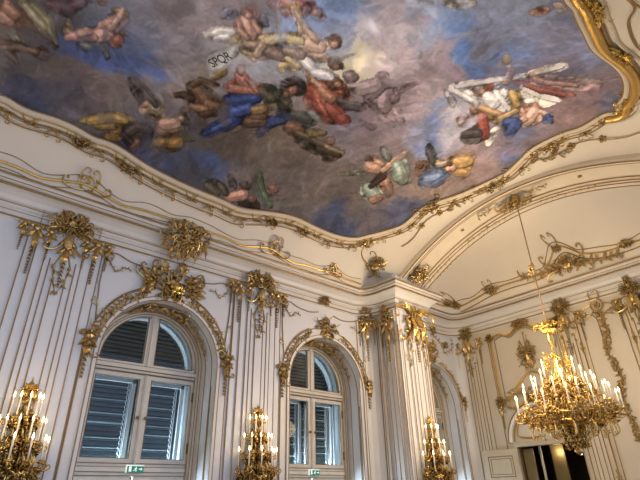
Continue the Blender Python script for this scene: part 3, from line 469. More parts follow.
FIGS="""91,65,55:2.44,-4.09 2.39,-4.21 2.46,-4.31 2.56,-4.29 2.75,-4.13 2.8,-4 2.74,-3.9 2.62,-3.93
182,130,110:2.42,-4.1 2.38,-4.21 2.44,-4.31 2.54,-4.29 2.73,-4.13 2.78,-4.01 2.72,-3.91 2.6,-3.93
235,170,145:2.41,-4.16 2.39,-4.21 2.42,-4.26 2.47,-4.25 2.65,-4.09 2.67,-4.03 2.64,-3.99 2.59,-4
89,62,52:2.42,-4.03 2.4,-4.09 2.43,-4.13 2.48,-4.11 2.58,-4.01 2.6,-3.95 2.57,-3.91 2.52,-3.93
89,62,52:2.55,-3.91 2.51,-3.95 2.51,-4.01 2.56,-4.02 2.69,-3.98 2.73,-3.95 2.72,-3.9 2.69,-3.89
178,124,104:2.4,-4.04 2.38,-4.09 2.41,-4.13 2.46,-4.12 2.56,-4.01 2.58,-3.96 2.55,-3.92 2.5,-3.93
178,124,104:2.53,-3.92 2.49,-3.96 2.49,-4.01 2.54,-4.03 2.67,-3.98 2.71,-3.95 2.7,-3.9 2.66,-3.89
230,163,138:2.4,-4.06 2.39,-4.09 2.4,-4.11 2.42,-4.1 2.53,-4 2.53,-3.97 2.52,-3.95 2.5,-3.96
230,163,138:2.51,-3.95 2.49,-3.97 2.49,-3.99 2.51,-4 2.65,-3.96 2.67,-3.95 2.66,-3.93 2.65,-3.92
89,62,52:2.6,-4.19 2.57,-4.24 2.59,-4.29 2.64,-4.29 2.79,-4.19 2.82,-4.15 2.8,-4.11 2.76,-4.11
178,124,104:2.58,-4.2 2.55,-4.24 2.57,-4.29 2.62,-4.29 2.77,-4.2 2.8,-4.16 2.78,-4.12 2.74,-4.11
230,163,138:2.57,-4.23 2.56,-4.25 2.57,-4.27 2.59,-4.27 2.74,-4.18 2.75,-4.16 2.75,-4.14 2.73,-4.14
70,38,30:2.49,-4.24 2.41,-4.24 2.36,-4.31 2.39,-4.39 2.39,-4.39 2.47,-4.4 2.51,-4.33 2.49,-4.24
140,76,60:2.47,-4.25 2.39,-4.24 2.34,-4.32 2.37,-4.4 2.37,-4.4 2.45,-4.4 2.49,-4.33 2.47,-4.25
183,103,83:2.41,-4.3 2.38,-4.29 2.35,-4.33 2.37,-4.36 2.37,-4.36 2.4,-4.37 2.42,-4.33 2.41,-4.3
95,68,58:2.51,-4.23 2.46,-4.23 2.43,-4.28 2.45,-4.34 2.45,-4.34 2.5,-4.34 2.53,-4.29 2.51,-4.23
190,136,116:2.49,-4.24 2.44,-4.23 2.41,-4.29 2.43,-4.34 2.43,-4.34 2.48,-4.34 2.51,-4.29 2.49,-4.24
245,178,153:2.45,-4.27 2.43,-4.27 2.41,-4.29 2.42,-4.32 2.42,-4.32 2.45,-4.32 2.46,-4.3 2.45,-4.27
55,56,68:2.14,-4.21 2.18,-4.26 2.23,-4.24 2.25,-4.17 2.21,-4.01 2.18,-3.97 2.13,-3.99 2.12,-4.04
110,112,136:2.12,-4.21 2.16,-4.26 2.22,-4.24 2.23,-4.17 2.19,-4.02 2.16,-3.98 2.12,-3.99 2.1,-4.05
145,148,178:2.13,-4.21 2.14,-4.23 2.17,-4.22 2.18,-4.19 2.14,-4.03 2.13,-4.01 2.11,-4.02 2.1,-4.04
48,50,62:2.64,-4.36 2.61,-4.41 2.63,-4.46 2.68,-4.46 2.8,-4.37 2.83,-4.33 2.81,-4.29 2.77,-4.29
96,100,124:2.62,-4.37 2.59,-4.41 2.61,-4.46 2.66,-4.46 2.78,-4.38 2.81,-4.34 2.79,-4.3 2.75,-4.3
128,133,163:2.61,-4.4 2.6,-4.42 2.61,-4.44 2.63,-4.44 2.76,-4.36 2.77,-4.34 2.76,-4.32 2.74,-4.32
80,46,37:3.03,-3.07 2.94,-3.17 2.96,-3.29 3.06,-3.31 3.31,-3.23 3.4,-3.13 3.39,-3.01 3.28,-2.98
160,92,74:3,-3.08 2.92,-3.17 2.94,-3.29 3.04,-3.32 3.28,-3.23 3.38,-3.14 3.36,-3.01 3.25,-2.99
208,123,100:2.97,-3.16 2.93,-3.2 2.94,-3.26 2.98,-3.27 3.23,-3.18 3.27,-3.14 3.27,-3.08 3.22,-3.07
75,42,33:3.1,-2.8 3.02,-2.81 2.98,-2.89 3.01,-2.95 3.49,-3.21 3.56,-3.2 3.6,-3.13 3.58,-3.07
150,84,66:3.07,-2.8 3,-2.81 2.96,-2.89 2.99,-2.96 3.47,-3.22 3.54,-3.21 3.58,-3.14 3.55,-3.08
195,113,90:3.02,-2.86 2.99,-2.86 2.97,-2.9 2.98,-2.93 3.46,-3.19 3.49,-3.18 3.51,-3.15 3.5,-3.12
55,28,20:3,-3.24 2.91,-3.24 2.85,-3.33 2.88,-3.42 2.88,-3.42 2.97,-3.42 3.03,-3.33 3,-3.24
110,56,40:2.97,-3.25 2.88,-3.25 2.83,-3.33 2.86,-3.42 2.86,-3.42 2.95,-3.43 3,-3.34 2.97,-3.25
145,78,58:2.91,-3.31 2.87,-3.31 2.84,-3.35 2.85,-3.39 2.85,-3.39 2.89,-3.39 2.92,-3.35 2.91,-3.31
85,52,41:3.03,-3.22 2.96,-3.22 2.93,-3.28 2.95,-3.35 2.95,-3.35 3.01,-3.35 3.05,-3.29 3.03,-3.22
170,104,82:3,-3.23 2.94,-3.23 2.9,-3.29 2.92,-3.35 2.92,-3.35 2.98,-3.35 3.02,-3.29 3,-3.23
220,138,110:2.96,-3.27 2.93,-3.27 2.91,-3.3 2.92,-3.33 2.92,-3.33 2.95,-3.33 2.97,-3.3 2.96,-3.27
75,42,33:3.14,-3.17 3.11,-3.21 3.12,-3.26 3.16,-3.27 3.46,-3.15 3.49,-3.11 3.48,-3.06 3.44,-3.05
150,84,66:3.12,-3.18 3.08,-3.22 3.09,-3.27 3.14,-3.28 3.43,-3.16 3.47,-3.12 3.46,-3.07 3.42,-3.06
195,113,90:3.11,-3.21 3.09,-3.23 3.09,-3.25 3.11,-3.26 3.41,-3.14 3.42,-3.12 3.42,-3.1 3.4,-3.09
88,62,46:3.89,-4.07 3.87,-4.12 3.9,-4.15 3.94,-4.13 4.15,-3.95 4.17,-3.9 4.14,-3.86 4.09,-3.88
88,62,46:4.13,-3.86 4.08,-3.89 4.07,-3.94 4.11,-3.97 4.39,-3.96 4.45,-3.92 4.46,-3.86 4.41,-3.83
176,124,92:3.87,-4.08 3.85,-4.12 3.87,-4.15 3.92,-4.14 4.12,-3.96 4.15,-3.9 4.12,-3.87 4.06,-3.88
176,124,92:4.1,-3.86 4.05,-3.9 4.04,-3.95 4.08,-3.98 4.36,-3.97 4.42,-3.93 4.43,-3.87 4.39,-3.84
228,163,123:3.86,-4.1 3.85,-4.12 3.87,-4.13 3.88,-4.13 4.09,-3.94 4.1,-3.92 4.09,-3.9 4.06,-3.91
228,163,123:4.08,-3.9 4.05,-3.91 4.05,-3.94 4.07,-3.95 4.35,-3.94 4.37,-3.92 4.38,-3.89 4.36,-3.88
75,31,22:4.46,-3.51 4.3,-3.66 4.31,-3.85 4.48,-3.89 4.83,-3.78 5.01,-3.63 5.01,-3.43 4.82,-3.39
150,62,44:4.43,-3.52 4.27,-3.67 4.28,-3.85 4.45,-3.89 4.8,-3.79 4.98,-3.63 4.98,-3.43 4.79,-3.4
195,85,63:4.36,-3.64 4.29,-3.71 4.29,-3.79 4.37,-3.81 4.72,-3.7 4.8,-3.63 4.79,-3.54 4.71,-3.52
66,26,19:4.85,-3.4 4.68,-3.52 4.65,-3.7 4.8,-3.77 5.24,-3.66 5.38,-3.57 5.41,-3.42 5.29,-3.37
132,52,38:4.82,-3.41 4.65,-3.53 4.63,-3.71 4.77,-3.77 5.21,-3.66 5.35,-3.57 5.37,-3.43 5.26,-3.38
173,73,55:4.73,-3.53 4.66,-3.58 4.65,-3.66 4.71,-3.69 5.15,-3.6 5.21,-3.56 5.22,-3.5 5.17,-3.48
56,21,16:4.54,-3.41 4.46,-3.48 4.47,-3.57 4.54,-3.59 5.04,-3.41 5.1,-3.36 5.1,-3.29 5.04,-3.28
112,42,32:4.51,-3.42 4.43,-3.49 4.44,-3.57 4.52,-3.59 5.01,-3.42 5.07,-3.37 5.07,-3.3 5.01,-3.28
148,60,48:4.48,-3.48 4.44,-3.51 4.44,-3.54 4.48,-3.55 4.97,-3.39 5,-3.37 5,-3.34 4.97,-3.33
82,39,28:4.49,-3.55 4.45,-3.6 4.47,-3.65 4.52,-3.65 4.88,-3.46 4.91,-3.42 4.9,-3.38 4.86,-3.38
164,78,56:4.47,-3.56 4.42,-3.61 4.44,-3.65 4.49,-3.66 4.85,-3.47 4.88,-3.43 4.87,-3.39 4.83,-3.39
213,105,78:4.45,-3.59 4.43,-3.61 4.44,-3.63 4.46,-3.63 4.82,-3.45 4.83,-3.43 4.83,-3.41 4.81,-3.41
75,47,33:4.41,-3.73 4.32,-3.8 4.31,-3.9 4.39,-3.94 4.65,-3.9 4.76,-3.83 4.77,-3.72 4.68,-3.68
150,94,66:4.39,-3.73 4.29,-3.8 4.28,-3.91 4.36,-3.95 4.63,-3.91 4.73,-3.84 4.74,-3.73 4.65,-3.69
195,125,90:4.34,-3.8 4.29,-3.83 4.29,-3.88 4.33,-3.9 4.59,-3.86 4.64,-3.83 4.64,-3.78 4.6,-3.76
52,32,21:4.54,-4.07 4.44,-4.07 4.36,-4.15 4.38,-4.25 4.38,-4.25 4.48,-4.25 4.56,-4.17 4.54,-4.07
104,64,42:4.51,-4.08 4.41,-4.07 4.33,-4.16 4.35,-4.25 4.35,-4.25 4.45,-4.26 4.54,-4.17 4.51,-4.08
138,88,60:4.43,-4.14 4.38,-4.13 4.35,-4.17 4.36,-4.21 4.36,-4.21 4.4,-4.22 4.44,-4.18 4.43,-4.14
82,54,40:4.58,-4.06 4.51,-4.06 4.46,-4.12 4.47,-4.18 4.47,-4.18 4.54,-4.18 4.59,-4.12 4.58,-4.06
164,108,80:4.55,-4.07 4.48,-4.06 4.43,-4.12 4.44,-4.18 4.44,-4.18 4.51,-4.19 4.56,-4.13 4.55,-4.07
213,143,108:4.49,-4.1 4.46,-4.1 4.44,-4.13 4.45,-4.16 4.45,-4.16 4.47,-4.16 4.5,-4.13 4.49,-4.1
37,32,36:5.06,-3.77 4.96,-3.79 4.91,-3.87 4.94,-3.94 5.32,-4.04 5.37,-4.03 5.4,-3.99 5.38,-3.96
74,64,72:5.03,-3.78 4.93,-3.79 4.88,-3.88 4.91,-3.95 5.29,-4.05 5.34,-4.04 5.37,-4 5.35,-3.96
100,88,98:4.96,-3.83 4.92,-3.84 4.89,-3.88 4.91,-3.91 5.27,-4.03 5.29,-4.03 5.3,-4.01 5.29,-3.99
46,42,44:4.87,-3.82 4.82,-3.83 4.79,-3.87 4.81,-3.9 5.19,-4.06 5.22,-4.05 5.25,-4.02 5.23,-3.99
92,84,88:4.84,-3.82 4.79,-3.83 4.76,-3.87 4.78,-3.91 5.16,-4.06 5.19,-4.06 5.22,-4.03 5.2,-4
95,76,64:3.67,-4.66 3.78,-4.65 3.84,-4.55 3.8,-4.46 3.62,-4.36 3.51,-4.37 3.44,-4.47 3.49,-4.56
190,152,128:3.65,-4.66 3.75,-4.66 3.82,-4.55 3.78,-4.46 3.59,-4.36 3.48,-4.37 3.42,-4.48 3.47,-4.57
245,198,168:3.64,-4.62 3.69,-4.61 3.72,-4.57 3.7,-4.53 3.51,-4.43 3.47,-4.43 3.44,-4.48 3.46,-4.52
92,73,61:3.61,-4.66 3.65,-4.62 3.65,-4.57 3.6,-4.56 3.32,-4.63 3.28,-4.67 3.29,-4.72 3.34,-4.74
92,73,61:3.35,-4.73 3.38,-4.68 3.37,-4.63 3.31,-4.63 3,-4.79 2.96,-4.84 2.98,-4.9 3.03,-4.9
184,146,122:3.59,-4.67 3.63,-4.63 3.63,-4.57 3.58,-4.56 3.3,-4.63 3.26,-4.67 3.26,-4.73 3.31,-4.74
184,146,122:3.33,-4.74 3.36,-4.69 3.34,-4.64 3.29,-4.64 2.97,-4.8 2.94,-4.85 2.96,-4.9 3.01,-4.9
238,190,160:3.56,-4.64 3.58,-4.62 3.58,-4.6 3.56,-4.59 3.28,-4.67 3.26,-4.68 3.27,-4.71 3.29,-4.71
238,190,160:3.29,-4.71 3.31,-4.69 3.3,-4.67 3.28,-4.67 2.97,-4.83 2.95,-4.85 2.96,-4.88 2.98,-4.88
50,36,27:3.95,-4.72 3.86,-4.71 3.8,-4.78 3.82,-4.87 3.82,-4.87 3.91,-4.88 3.98,-4.8 3.95,-4.72
100,72,54:3.93,-4.72 3.84,-4.71 3.77,-4.79 3.8,-4.87 3.8,-4.87 3.88,-4.88 3.95,-4.81 3.93,-4.72
133,98,75:3.86,-4.77 3.82,-4.76 3.79,-4.8 3.8,-4.84 3.8,-4.84 3.84,-4.84 3.87,-4.81 3.86,-4.77
92,69,56:3.94,-4.69 3.87,-4.68 3.82,-4.73 3.84,-4.79 3.84,-4.79 3.9,-4.8 3.95,-4.75 3.94,-4.69
184,138,112:3.91,-4.69 3.85,-4.68 3.8,-4.74 3.82,-4.8 3.82,-4.8 3.88,-4.81 3.93,-4.75 3.91,-4.69
238,180,148:3.86,-4.72 3.83,-4.72 3.81,-4.75 3.82,-4.77 3.82,-4.77 3.84,-4.78 3.87,-4.75 3.86,-4.72
75,52,46:3.34,-4.92 3.25,-4.91 3.19,-4.99 3.21,-5.07 3.21,-5.07 3.3,-5.08 3.36,-5.01 3.34,-4.92
150,104,92:3.32,-4.92 3.23,-4.91 3.17,-4.99 3.19,-5.07 3.19,-5.07 3.28,-5.09 3.34,-5.01 3.32,-4.92
195,138,123:3.25,-4.97 3.21,-4.97 3.18,-5 3.19,-5.04 3.19,-5.04 3.23,-5.04 3.26,-5.01 3.25,-4.97
58,45,48:3.05,-4.96 3.07,-5.03 3.13,-5.04 3.17,-4.99 3.19,-4.87 3.18,-4.82 3.13,-4.81 3.1,-4.85
116,90,96:3.03,-4.97 3.04,-5.03 3.11,-5.04 3.15,-4.99 3.17,-4.87 3.16,-4.83 3.11,-4.82 3.08,-4.86
153,120,128:3.04,-4.98 3.05,-5 3.07,-5.01 3.09,-4.99 3.12,-4.87 3.11,-4.85 3.09,-4.85 3.08,-4.87
45,28,21:4.22,-4.34 4.12,-4.34 4.04,-4.42 4.06,-4.52 4.06,-4.52 4.17,-4.53 4.25,-4.44 4.22,-4.34
90,56,42:4.2,-4.35 4.09,-4.34 4.02,-4.43 4.04,-4.52 4.04,-4.52 4.14,-4.53 4.22,-4.44 4.2,-4.35
120,78,60:4.11,-4.4 4.06,-4.4 4.03,-4.44 4.04,-4.48 4.04,-4.48 4.09,-4.49 4.12,-4.45 4.11,-4.4
75,49,35:4.27,-4.37 4.22,-4.36 4.17,-4.41 4.18,-4.47 4.18,-4.47 4.24,-4.47 4.29,-4.42 4.27,-4.37
150,98,70:4.25,-4.37 4.19,-4.37 4.14,-4.42 4.16,-4.47 4.16,-4.47 4.22,-4.47 4.26,-4.43 4.25,-4.37
195,130,95:4.2,-4.4 4.17,-4.4 4.15,-4.42 4.16,-4.45 4.16,-4.45 4.18,-4.45 4.2,-4.43 4.2,-4.4
60,50,44:4.05,-4.42 4.02,-4.43 4,-4.46 4.02,-4.48 4.18,-4.56 4.21,-4.56 4.23,-4.53 4.22,-4.5
60,50,44:4.18,-4.51 4.17,-4.53 4.18,-4.56 4.21,-4.56 4.33,-4.48 4.34,-4.45 4.33,-4.43 4.3,-4.43
102,100,102:3.71,-4.06 3.63,-4.13 3.63,-4.23 3.71,-4.26 3.98,-4.18 4.05,-4.13 4.06,-4.05 3.99,-4.02
204,200,204:3.69,-4.07 3.6,-4.13 3.6,-4.23 3.69,-4.26 3.96,-4.19 4.03,-4.13 4.03,-4.05 3.96,-4.03
250,250,250:3.65,-4.13 3.61,-4.16 3.61,-4.2 3.65,-4.22 3.92,-4.15 3.95,-4.13 3.95,-4.09 3.92,-4.08
94,94,98:4.06,-3.99 3.98,-4 3.93,-4.08 3.97,-4.14 4.25,-4.26 4.33,-4.24 4.38,-4.16 4.34,-4.1
188,188,196:4.03,-3.99 3.95,-4.01 3.91,-4.09 3.95,-4.15 4.23,-4.26 4.31,-4.25 4.35,-4.17 4.32,-4.11
243,243,250:3.98,-4.04 3.94,-4.05 3.92,-4.09 3.94,-4.11 4.22,-4.23 4.25,-4.22 4.28,-4.18 4.26,-4.16
67,55,58:4.69,-4.32 4.57,-4.31 4.47,-4.41 4.5,-4.52 4.5,-4.52 4.62,-4.53 4.71,-4.43 4.69,-4.32
134,110,116:4.66,-4.32 4.54,-4.31 4.44,-4.42 4.47,-4.52 4.47,-4.52 4.59,-4.53 4.69,-4.43 4.66,-4.32
175,145,153:4.56,-4.39 4.5,-4.38 4.46,-4.43 4.47,-4.48 4.47,-4.48 4.52,-4.48 4.57,-4.44 4.56,-4.39
60,49,54:5.14,-4.69 5.02,-4.68 4.91,-4.78 4.93,-4.89 4.93,-4.89 5.06,-4.9 5.16,-4.8 5.14,-4.69
120,98,108:5.12,-4.7 4.99,-4.69 4.89,-4.78 4.91,-4.89 4.91,-4.89 5.03,-4.9 5.14,-4.81 5.12,-4.7
158,130,143:5,-4.76 4.95,-4.75 4.9,-4.8 4.91,-4.84 4.91,-4.84 4.97,-4.85 5.01,-4.81 5,-4.76
70,59,62:5.1,-4.25 4.97,-4.19 4.82,-4.29 4.81,-4.44 4.96,-4.65 5.06,-4.7 5.19,-4.62 5.21,-4.5
140,118,124:5.07,-4.25 4.94,-4.2 4.79,-4.3 4.78,-4.44 4.93,-4.66 5.03,-4.7 5.16,-4.62 5.18,-4.5
183,155,163:4.92,-4.32 4.87,-4.29 4.8,-4.34 4.8,-4.4 4.93,-4.63 4.98,-4.65 5.04,-4.61 5.05,-4.56
64,53,57:5.21,-4.53 5.18,-4.68 5.3,-4.74 5.46,-4.65 5.73,-4.33 5.77,-4.18 5.64,-4.11 5.47,-4.21
128,106,114:5.18,-4.54 5.15,-4.68 5.27,-4.74 5.43,-4.66 5.7,-4.34 5.74,-4.18 5.6,-4.12 5.44,-4.22
168,140,150:5.18,-4.58 5.17,-4.65 5.23,-4.67 5.29,-4.63 5.56,-4.32 5.57,-4.25 5.52,-4.22 5.44,-4.26
54,43,48:5.7,-4.46 5.59,-4.45 5.49,-4.54 5.51,-4.64 5.51,-4.64 5.62,-4.65 5.72,-4.56 5.7,-4.46
108,86,96:5.67,-4.47 5.56,-4.46 5.46,-4.55 5.48,-4.64 5.48,-4.64 5.59,-4.65 5.69,-4.56 5.67,-4.47
143,115,128:5.57,-4.52 5.52,-4.52 5.48,-4.56 5.48,-4.6 5.48,-4.6 5.53,-4.61 5.58,-4.57 5.57,-4.52
59,48,52:5.32,-4.34 5.3,-4.3 5.25,-4.31 5.22,-4.35 5.19,-4.64 5.2,-4.68 5.25,-4.67 5.28,-4.63
59,48,52:5.27,-4.61 5.23,-4.6 5.19,-4.63 5.19,-4.67 5.45,-4.93 5.48,-4.94 5.51,-4.91 5.51,-4.88
118,96,104:5.29,-4.34 5.27,-4.31 5.22,-4.32 5.19,-4.36 5.16,-4.65 5.17,-4.68 5.22,-4.67 5.25,-4.63
118,96,104:5.24,-4.61 5.2,-4.6 5.16,-4.63 5.16,-4.67 5.42,-4.94 5.45,-4.94 5.48,-4.92 5.48,-4.89
52,41,46:5.24,-4.13 5.19,-4.16 5.18,-4.2 5.22,-4.22 5.66,-4.17 5.71,-4.14 5.72,-4.09 5.69,-4.08
104,82,92:5.21,-4.14 5.16,-4.16 5.15,-4.21 5.19,-4.22 5.63,-4.17 5.68,-4.14 5.69,-4.1 5.65,-4.08
118,96,104:5.55,-4.69 5.53,-4.67 5.49,-4.69 5.48,-4.73 5.63,-5.13 5.65,-5.14 5.67,-5.13 5.68,-5.11
100,80,88:5.5,-3.69 5.47,-3.71 5.46,-3.73 5.48,-3.75 5.87,-3.76 5.9,-3.75 5.91,-3.72 5.89,-3.7
64,53,57:5.85,-4.27 5.76,-4.37 5.79,-4.46 5.91,-4.45 6.18,-4.3 6.26,-4.21 6.24,-4.14 6.13,-4.14
128,106,114:5.81,-4.27 5.72,-4.37 5.76,-4.46 5.88,-4.46 6.15,-4.3 6.23,-4.22 6.2,-4.14 6.1,-4.15
168,140,150:5.78,-4.33 5.74,-4.38 5.76,-4.42 5.81,-4.41 6.08,-4.27 6.12,-4.23 6.11,-4.2 6.06,-4.2
56,46,50:5.78,-3.97 5.71,-4.01 5.68,-4.08 5.73,-4.11 6.09,-4.11 6.17,-4.07 6.2,-4 6.15,-3.97
112,92,100:5.75,-3.98 5.67,-4.02 5.65,-4.09 5.7,-4.12 6.06,-4.12 6.14,-4.08 6.17,-4.01 6.11,-3.97
148,123,133:5.71,-4.02 5.67,-4.04 5.66,-4.07 5.68,-4.09 6.04,-4.08 6.08,-4.07 6.09,-4.03 6.07,-4.02
70,65,61:6.74,-5.67 6.62,-5.65 6.51,-5.73 6.51,-5.82 6.51,-5.82 6.62,-5.84 6.74,-5.76 6.74,-5.67
140,130,122:6.71,-5.67 6.59,-5.66 6.48,-5.73 6.48,-5.82 6.48,-5.82 6.59,-5.84 6.71,-5.76 6.71,-5.67
183,170,160:6.59,-5.72 6.54,-5.71 6.49,-5.74 6.49,-5.78 6.49,-5.78 6.54,-5.79 6.59,-5.76 6.59,-5.72
93,68,55:6.78,-5.71 6.71,-5.7 6.64,-5.74 6.64,-5.8 6.64,-5.8 6.71,-5.81 6.78,-5.76 6.78,-5.71
186,136,110:6.75,-5.71 6.68,-5.7 6.61,-5.74 6.61,-5.8 6.61,-5.8 6.68,-5.81 6.75,-5.76 6.75,-5.71
240,178,145:6.68,-5.74 6.65,-5.73 6.62,-5.75 6.62,-5.78 6.62,-5.78 6.65,-5.78 6.68,-5.76 6.68,-5.74
94,69,56:6.85,-6.19 6.85,-6.13 6.77,-6.12 6.69,-6.17 6.53,-6.38 6.53,-6.43 6.6,-6.44 6.67,-6.4
94,69,56:6.61,-6.44 6.68,-6.39 6.67,-6.34 6.6,-6.34 6.38,-6.41 6.33,-6.45 6.34,-6.49 6.39,-6.49
188,138,112:6.81,-6.2 6.82,-6.14 6.74,-6.12 6.66,-6.17 6.5,-6.38 6.5,-6.43 6.57,-6.44 6.64,-6.4
188,138,112:6.58,-6.44 6.65,-6.39 6.64,-6.34 6.56,-6.34 6.35,-6.41 6.3,-6.45 6.31,-6.49 6.36,-6.49
243,180,148:6.74,-6.19 6.74,-6.16 6.7,-6.16 6.67,-6.18 6.51,-6.38 6.51,-6.41 6.54,-6.41 6.57,-6.39
243,180,148:6.55,-6.41 6.58,-6.39 6.57,-6.37 6.54,-6.37 6.32,-6.44 6.3,-6.45 6.3,-6.47 6.33,-6.47
88,64,26:6.39,-6.43 6.29,-6.42 6.19,-6.47 6.19,-6.55 6.19,-6.55 6.28,-6.57 6.38,-6.51 6.39,-6.43
176,128,52:6.36,-6.43 6.26,-6.42 6.16,-6.47 6.16,-6.55 6.16,-6.55 6.25,-6.57 6.35,-6.51 6.36,-6.43
228,168,73:6.26,-6.47 6.22,-6.46 6.17,-6.48 6.17,-6.52 6.17,-6.52 6.21,-6.53 6.26,-6.5 6.26,-6.47
107,106,111:7.01,-5.62 6.84,-5.67 6.77,-5.79 6.87,-5.86 7.24,-5.89 7.45,-5.83 7.54,-5.69 7.42,-5.61
214,212,222:6.97,-5.62 6.8,-5.68 6.74,-5.79 6.83,-5.86 7.21,-5.9 7.41,-5.83 7.5,-5.69 7.38,-5.61
250,250,250:6.87,-5.69 6.79,-5.71 6.76,-5.77 6.81,-5.8 7.19,-5.82 7.28,-5.8 7.32,-5.73 7.27,-5.7
97,98,106:7.33,-5.65 7.31,-5.58 7.2,-5.58 7.11,-5.65 6.92,-6.01 6.94,-6.08 7.04,-6.08 7.13,-6.02
194,196,212:7.29,-5.65 7.27,-5.58 7.16,-5.58 7.07,-5.65 6.89,-6.02 6.9,-6.08 7.01,-6.08 7.1,-6.02
250,250,250:7.19,-5.65 7.18,-5.62 7.13,-5.62 7.09,-5.66 6.9,-6.02 6.91,-6.05 6.96,-6.05 7,-6.02
108,107,111:6.93,-5.86 6.86,-5.9 6.84,-5.95 6.91,-5.97 7.48,-5.88 7.55,-5.84 7.56,-5.79 7.51,-5.78
216,214,222:6.9,-5.86 6.82,-5.9 6.81,-5.95 6.87,-5.97 7.44,-5.88 7.51,-5.84 7.53,-5.8 7.47,-5.78
250,250,250:6.86,-5.89 6.83,-5.91 6.82,-5.93 6.85,-5.94 7.42,-5.85 7.45,-5.84 7.45,-5.82 7.43,-5.81
90,71,35:7.14,-6.03 7.05,-6.1 7.06,-6.17 7.16,-6.17 7.48,-6.08 7.58,-6.01 7.57,-5.94 7.46,-5.94
180,142,70:7.11,-6.04 7.02,-6.1 7.03,-6.17 7.13,-6.17 7.44,-6.08 7.54,-6.01 7.53,-5.94 7.42,-5.94
233,185,95:7.07,-6.07 7.03,-6.1 7.03,-6.13 7.08,-6.14 7.39,-6.04 7.43,-6.01 7.43,-5.98 7.38,-5.98
82,56,44:7.14,-5.3 7.03,-5.29 6.94,-5.36 6.94,-5.43 6.94,-5.43 7.04,-5.45 7.14,-5.38 7.14,-5.3
164,112,88:7.1,-5.31 7,-5.29 6.9,-5.36 6.9,-5.44 6.9,-5.44 7,-5.45 7.1,-5.38 7.1,-5.31
213,148,118:7,-5.35 6.96,-5.34 6.91,-5.37 6.91,-5.4 6.91,-5.4 6.96,-5.41 7,-5.38 7,-5.35
75,28,21:7.27,-5.28 7.18,-5.39 7.24,-5.46 7.39,-5.43 7.92,-5.15 8.02,-5.04 7.96,-4.96 7.79,-4.99
150,56,42:7.24,-5.29 7.15,-5.39 7.21,-5.46 7.36,-5.43 7.88,-5.15 7.98,-5.04 7.92,-4.96 7.75,-5
195,78,60:7.21,-5.33 7.17,-5.38 7.2,-5.41 7.27,-5.4 7.78,-5.11 7.83,-5.07 7.8,-5.03 7.73,-5.04
86,65,38:7.08,-5.4 6.99,-5.42 6.92,-5.48 6.96,-5.53 7.48,-5.69 7.57,-5.68 7.63,-5.62 7.61,-5.57
172,130,76:7.05,-5.41 6.95,-5.42 6.89,-5.49 6.92,-5.54 7.45,-5.69 7.53,-5.68 7.6,-5.62 7.57,-5.57
223,170,103:6.97,-5.44 6.93,-5.45 6.9,-5.48 6.92,-5.5 7.44,-5.66 7.48,-5.65 7.51,-5.63 7.49,-5.61
88,68,42:7.74,-5.54 7.69,-5.51 7.61,-5.53 7.57,-5.59 7.58,-5.92 7.62,-5.95 7.69,-5.93 7.73,-5.88
176,136,84:7.7,-5.54 7.65,-5.51 7.57,-5.53 7.54,-5.59 7.55,-5.92 7.58,-5.95 7.66,-5.93 7.7,-5.89
228,178,113:7.62,-5.56 7.6,-5.54 7.57,-5.55 7.55,-5.58 7.56,-5.91 7.57,-5.93 7.61,-5.92 7.62,-5.9
84,56,45:7.92,-6.17 7.82,-6.15 7.71,-6.21 7.7,-6.28 7.7,-6.28 7.8,-6.3 7.91,-6.24 7.92,-6.17
168,112,90:7.89,-6.17 7.78,-6.15 7.67,-6.21 7.66,-6.29 7.66,-6.29 7.76,-6.3 7.87,-6.25 7.89,-6.17
218,148,120:7.78,-6.2 7.73,-6.2 7.68,-6.22 7.68,-6.26 7.68,-6.26 7.72,-6.26 7.77,-6.24 7.78,-6.2
94,71,61:7.79,-6.12 7.79,-6.21 7.93,-6.22 8.07,-6.13 8.25,-5.9 8.24,-5.81 8.09,-5.8 7.95,-5.89
188,142,122:7.75,-6.12 7.76,-6.21 7.89,-6.22 8.03,-6.14 8.21,-5.9 8.2,-5.81 8.05,-5.8 7.91,-5.89
243,185,160:7.77,-6.13 7.77,-6.17 7.83,-6.17 7.89,-6.13 8.06,-5.9 8.06,-5.86 7.99,-5.86 7.93,-5.9
93,69,59:8.06,-6.16 7.98,-6.17 7.93,-6.22 7.95,-6.25 8.2,-6.32 8.27,-6.32 8.32,-6.28 8.31,-6.24
186,138,118:8.02,-6.16 7.95,-6.17 7.89,-6.22 7.91,-6.25 8.16,-6.33 8.23,-6.32 8.28,-6.28 8.27,-6.24
240,180,155:7.96,-6.19 7.93,-6.19 7.91,-6.21 7.91,-6.23 8.16,-6.3 8.19,-6.3 8.22,-6.28 8.21,-6.27
93,69,59:7.9,-5.91 7.94,-5.95 8.04,-5.93 8.09,-5.86 8.09,-5.71 8.06,-5.68 7.98,-5.69 7.94,-5.74
186,138,118:7.86,-5.91 7.9,-5.95 8,-5.93 8.06,-5.87 8.05,-5.71 8.02,-5.68 7.94,-5.7 7.9,-5.75
240,180,155:7.88,-5.9 7.9,-5.92 7.94,-5.91 7.97,-5.88 7.97,-5.72 7.96,-5.71 7.92,-5.72 7.9,-5.74
20,29,61:8.27,-6.18 8.17,-6.23 8.16,-6.29 8.25,-6.31 8.4,-6.27 8.49,-6.22 8.5,-6.16 8.41,-6.15
40,58,122:8.23,-6.18 8.13,-6.23 8.12,-6.3 8.21,-6.31 8.36,-6.27 8.45,-6.22 8.46,-6.16 8.38,-6.15
58,80,160:8.18,-6.22 8.14,-6.24 8.13,-6.27 8.17,-6.27 8.32,-6.24 8.36,-6.22 8.37,-6.19 8.33,-6.19
22,33,68:8.03,-5.52 7.89,-5.5 7.75,-5.59 7.74,-5.69 7.86,-5.79 7.99,-5.81 8.14,-5.73 8.15,-5.63
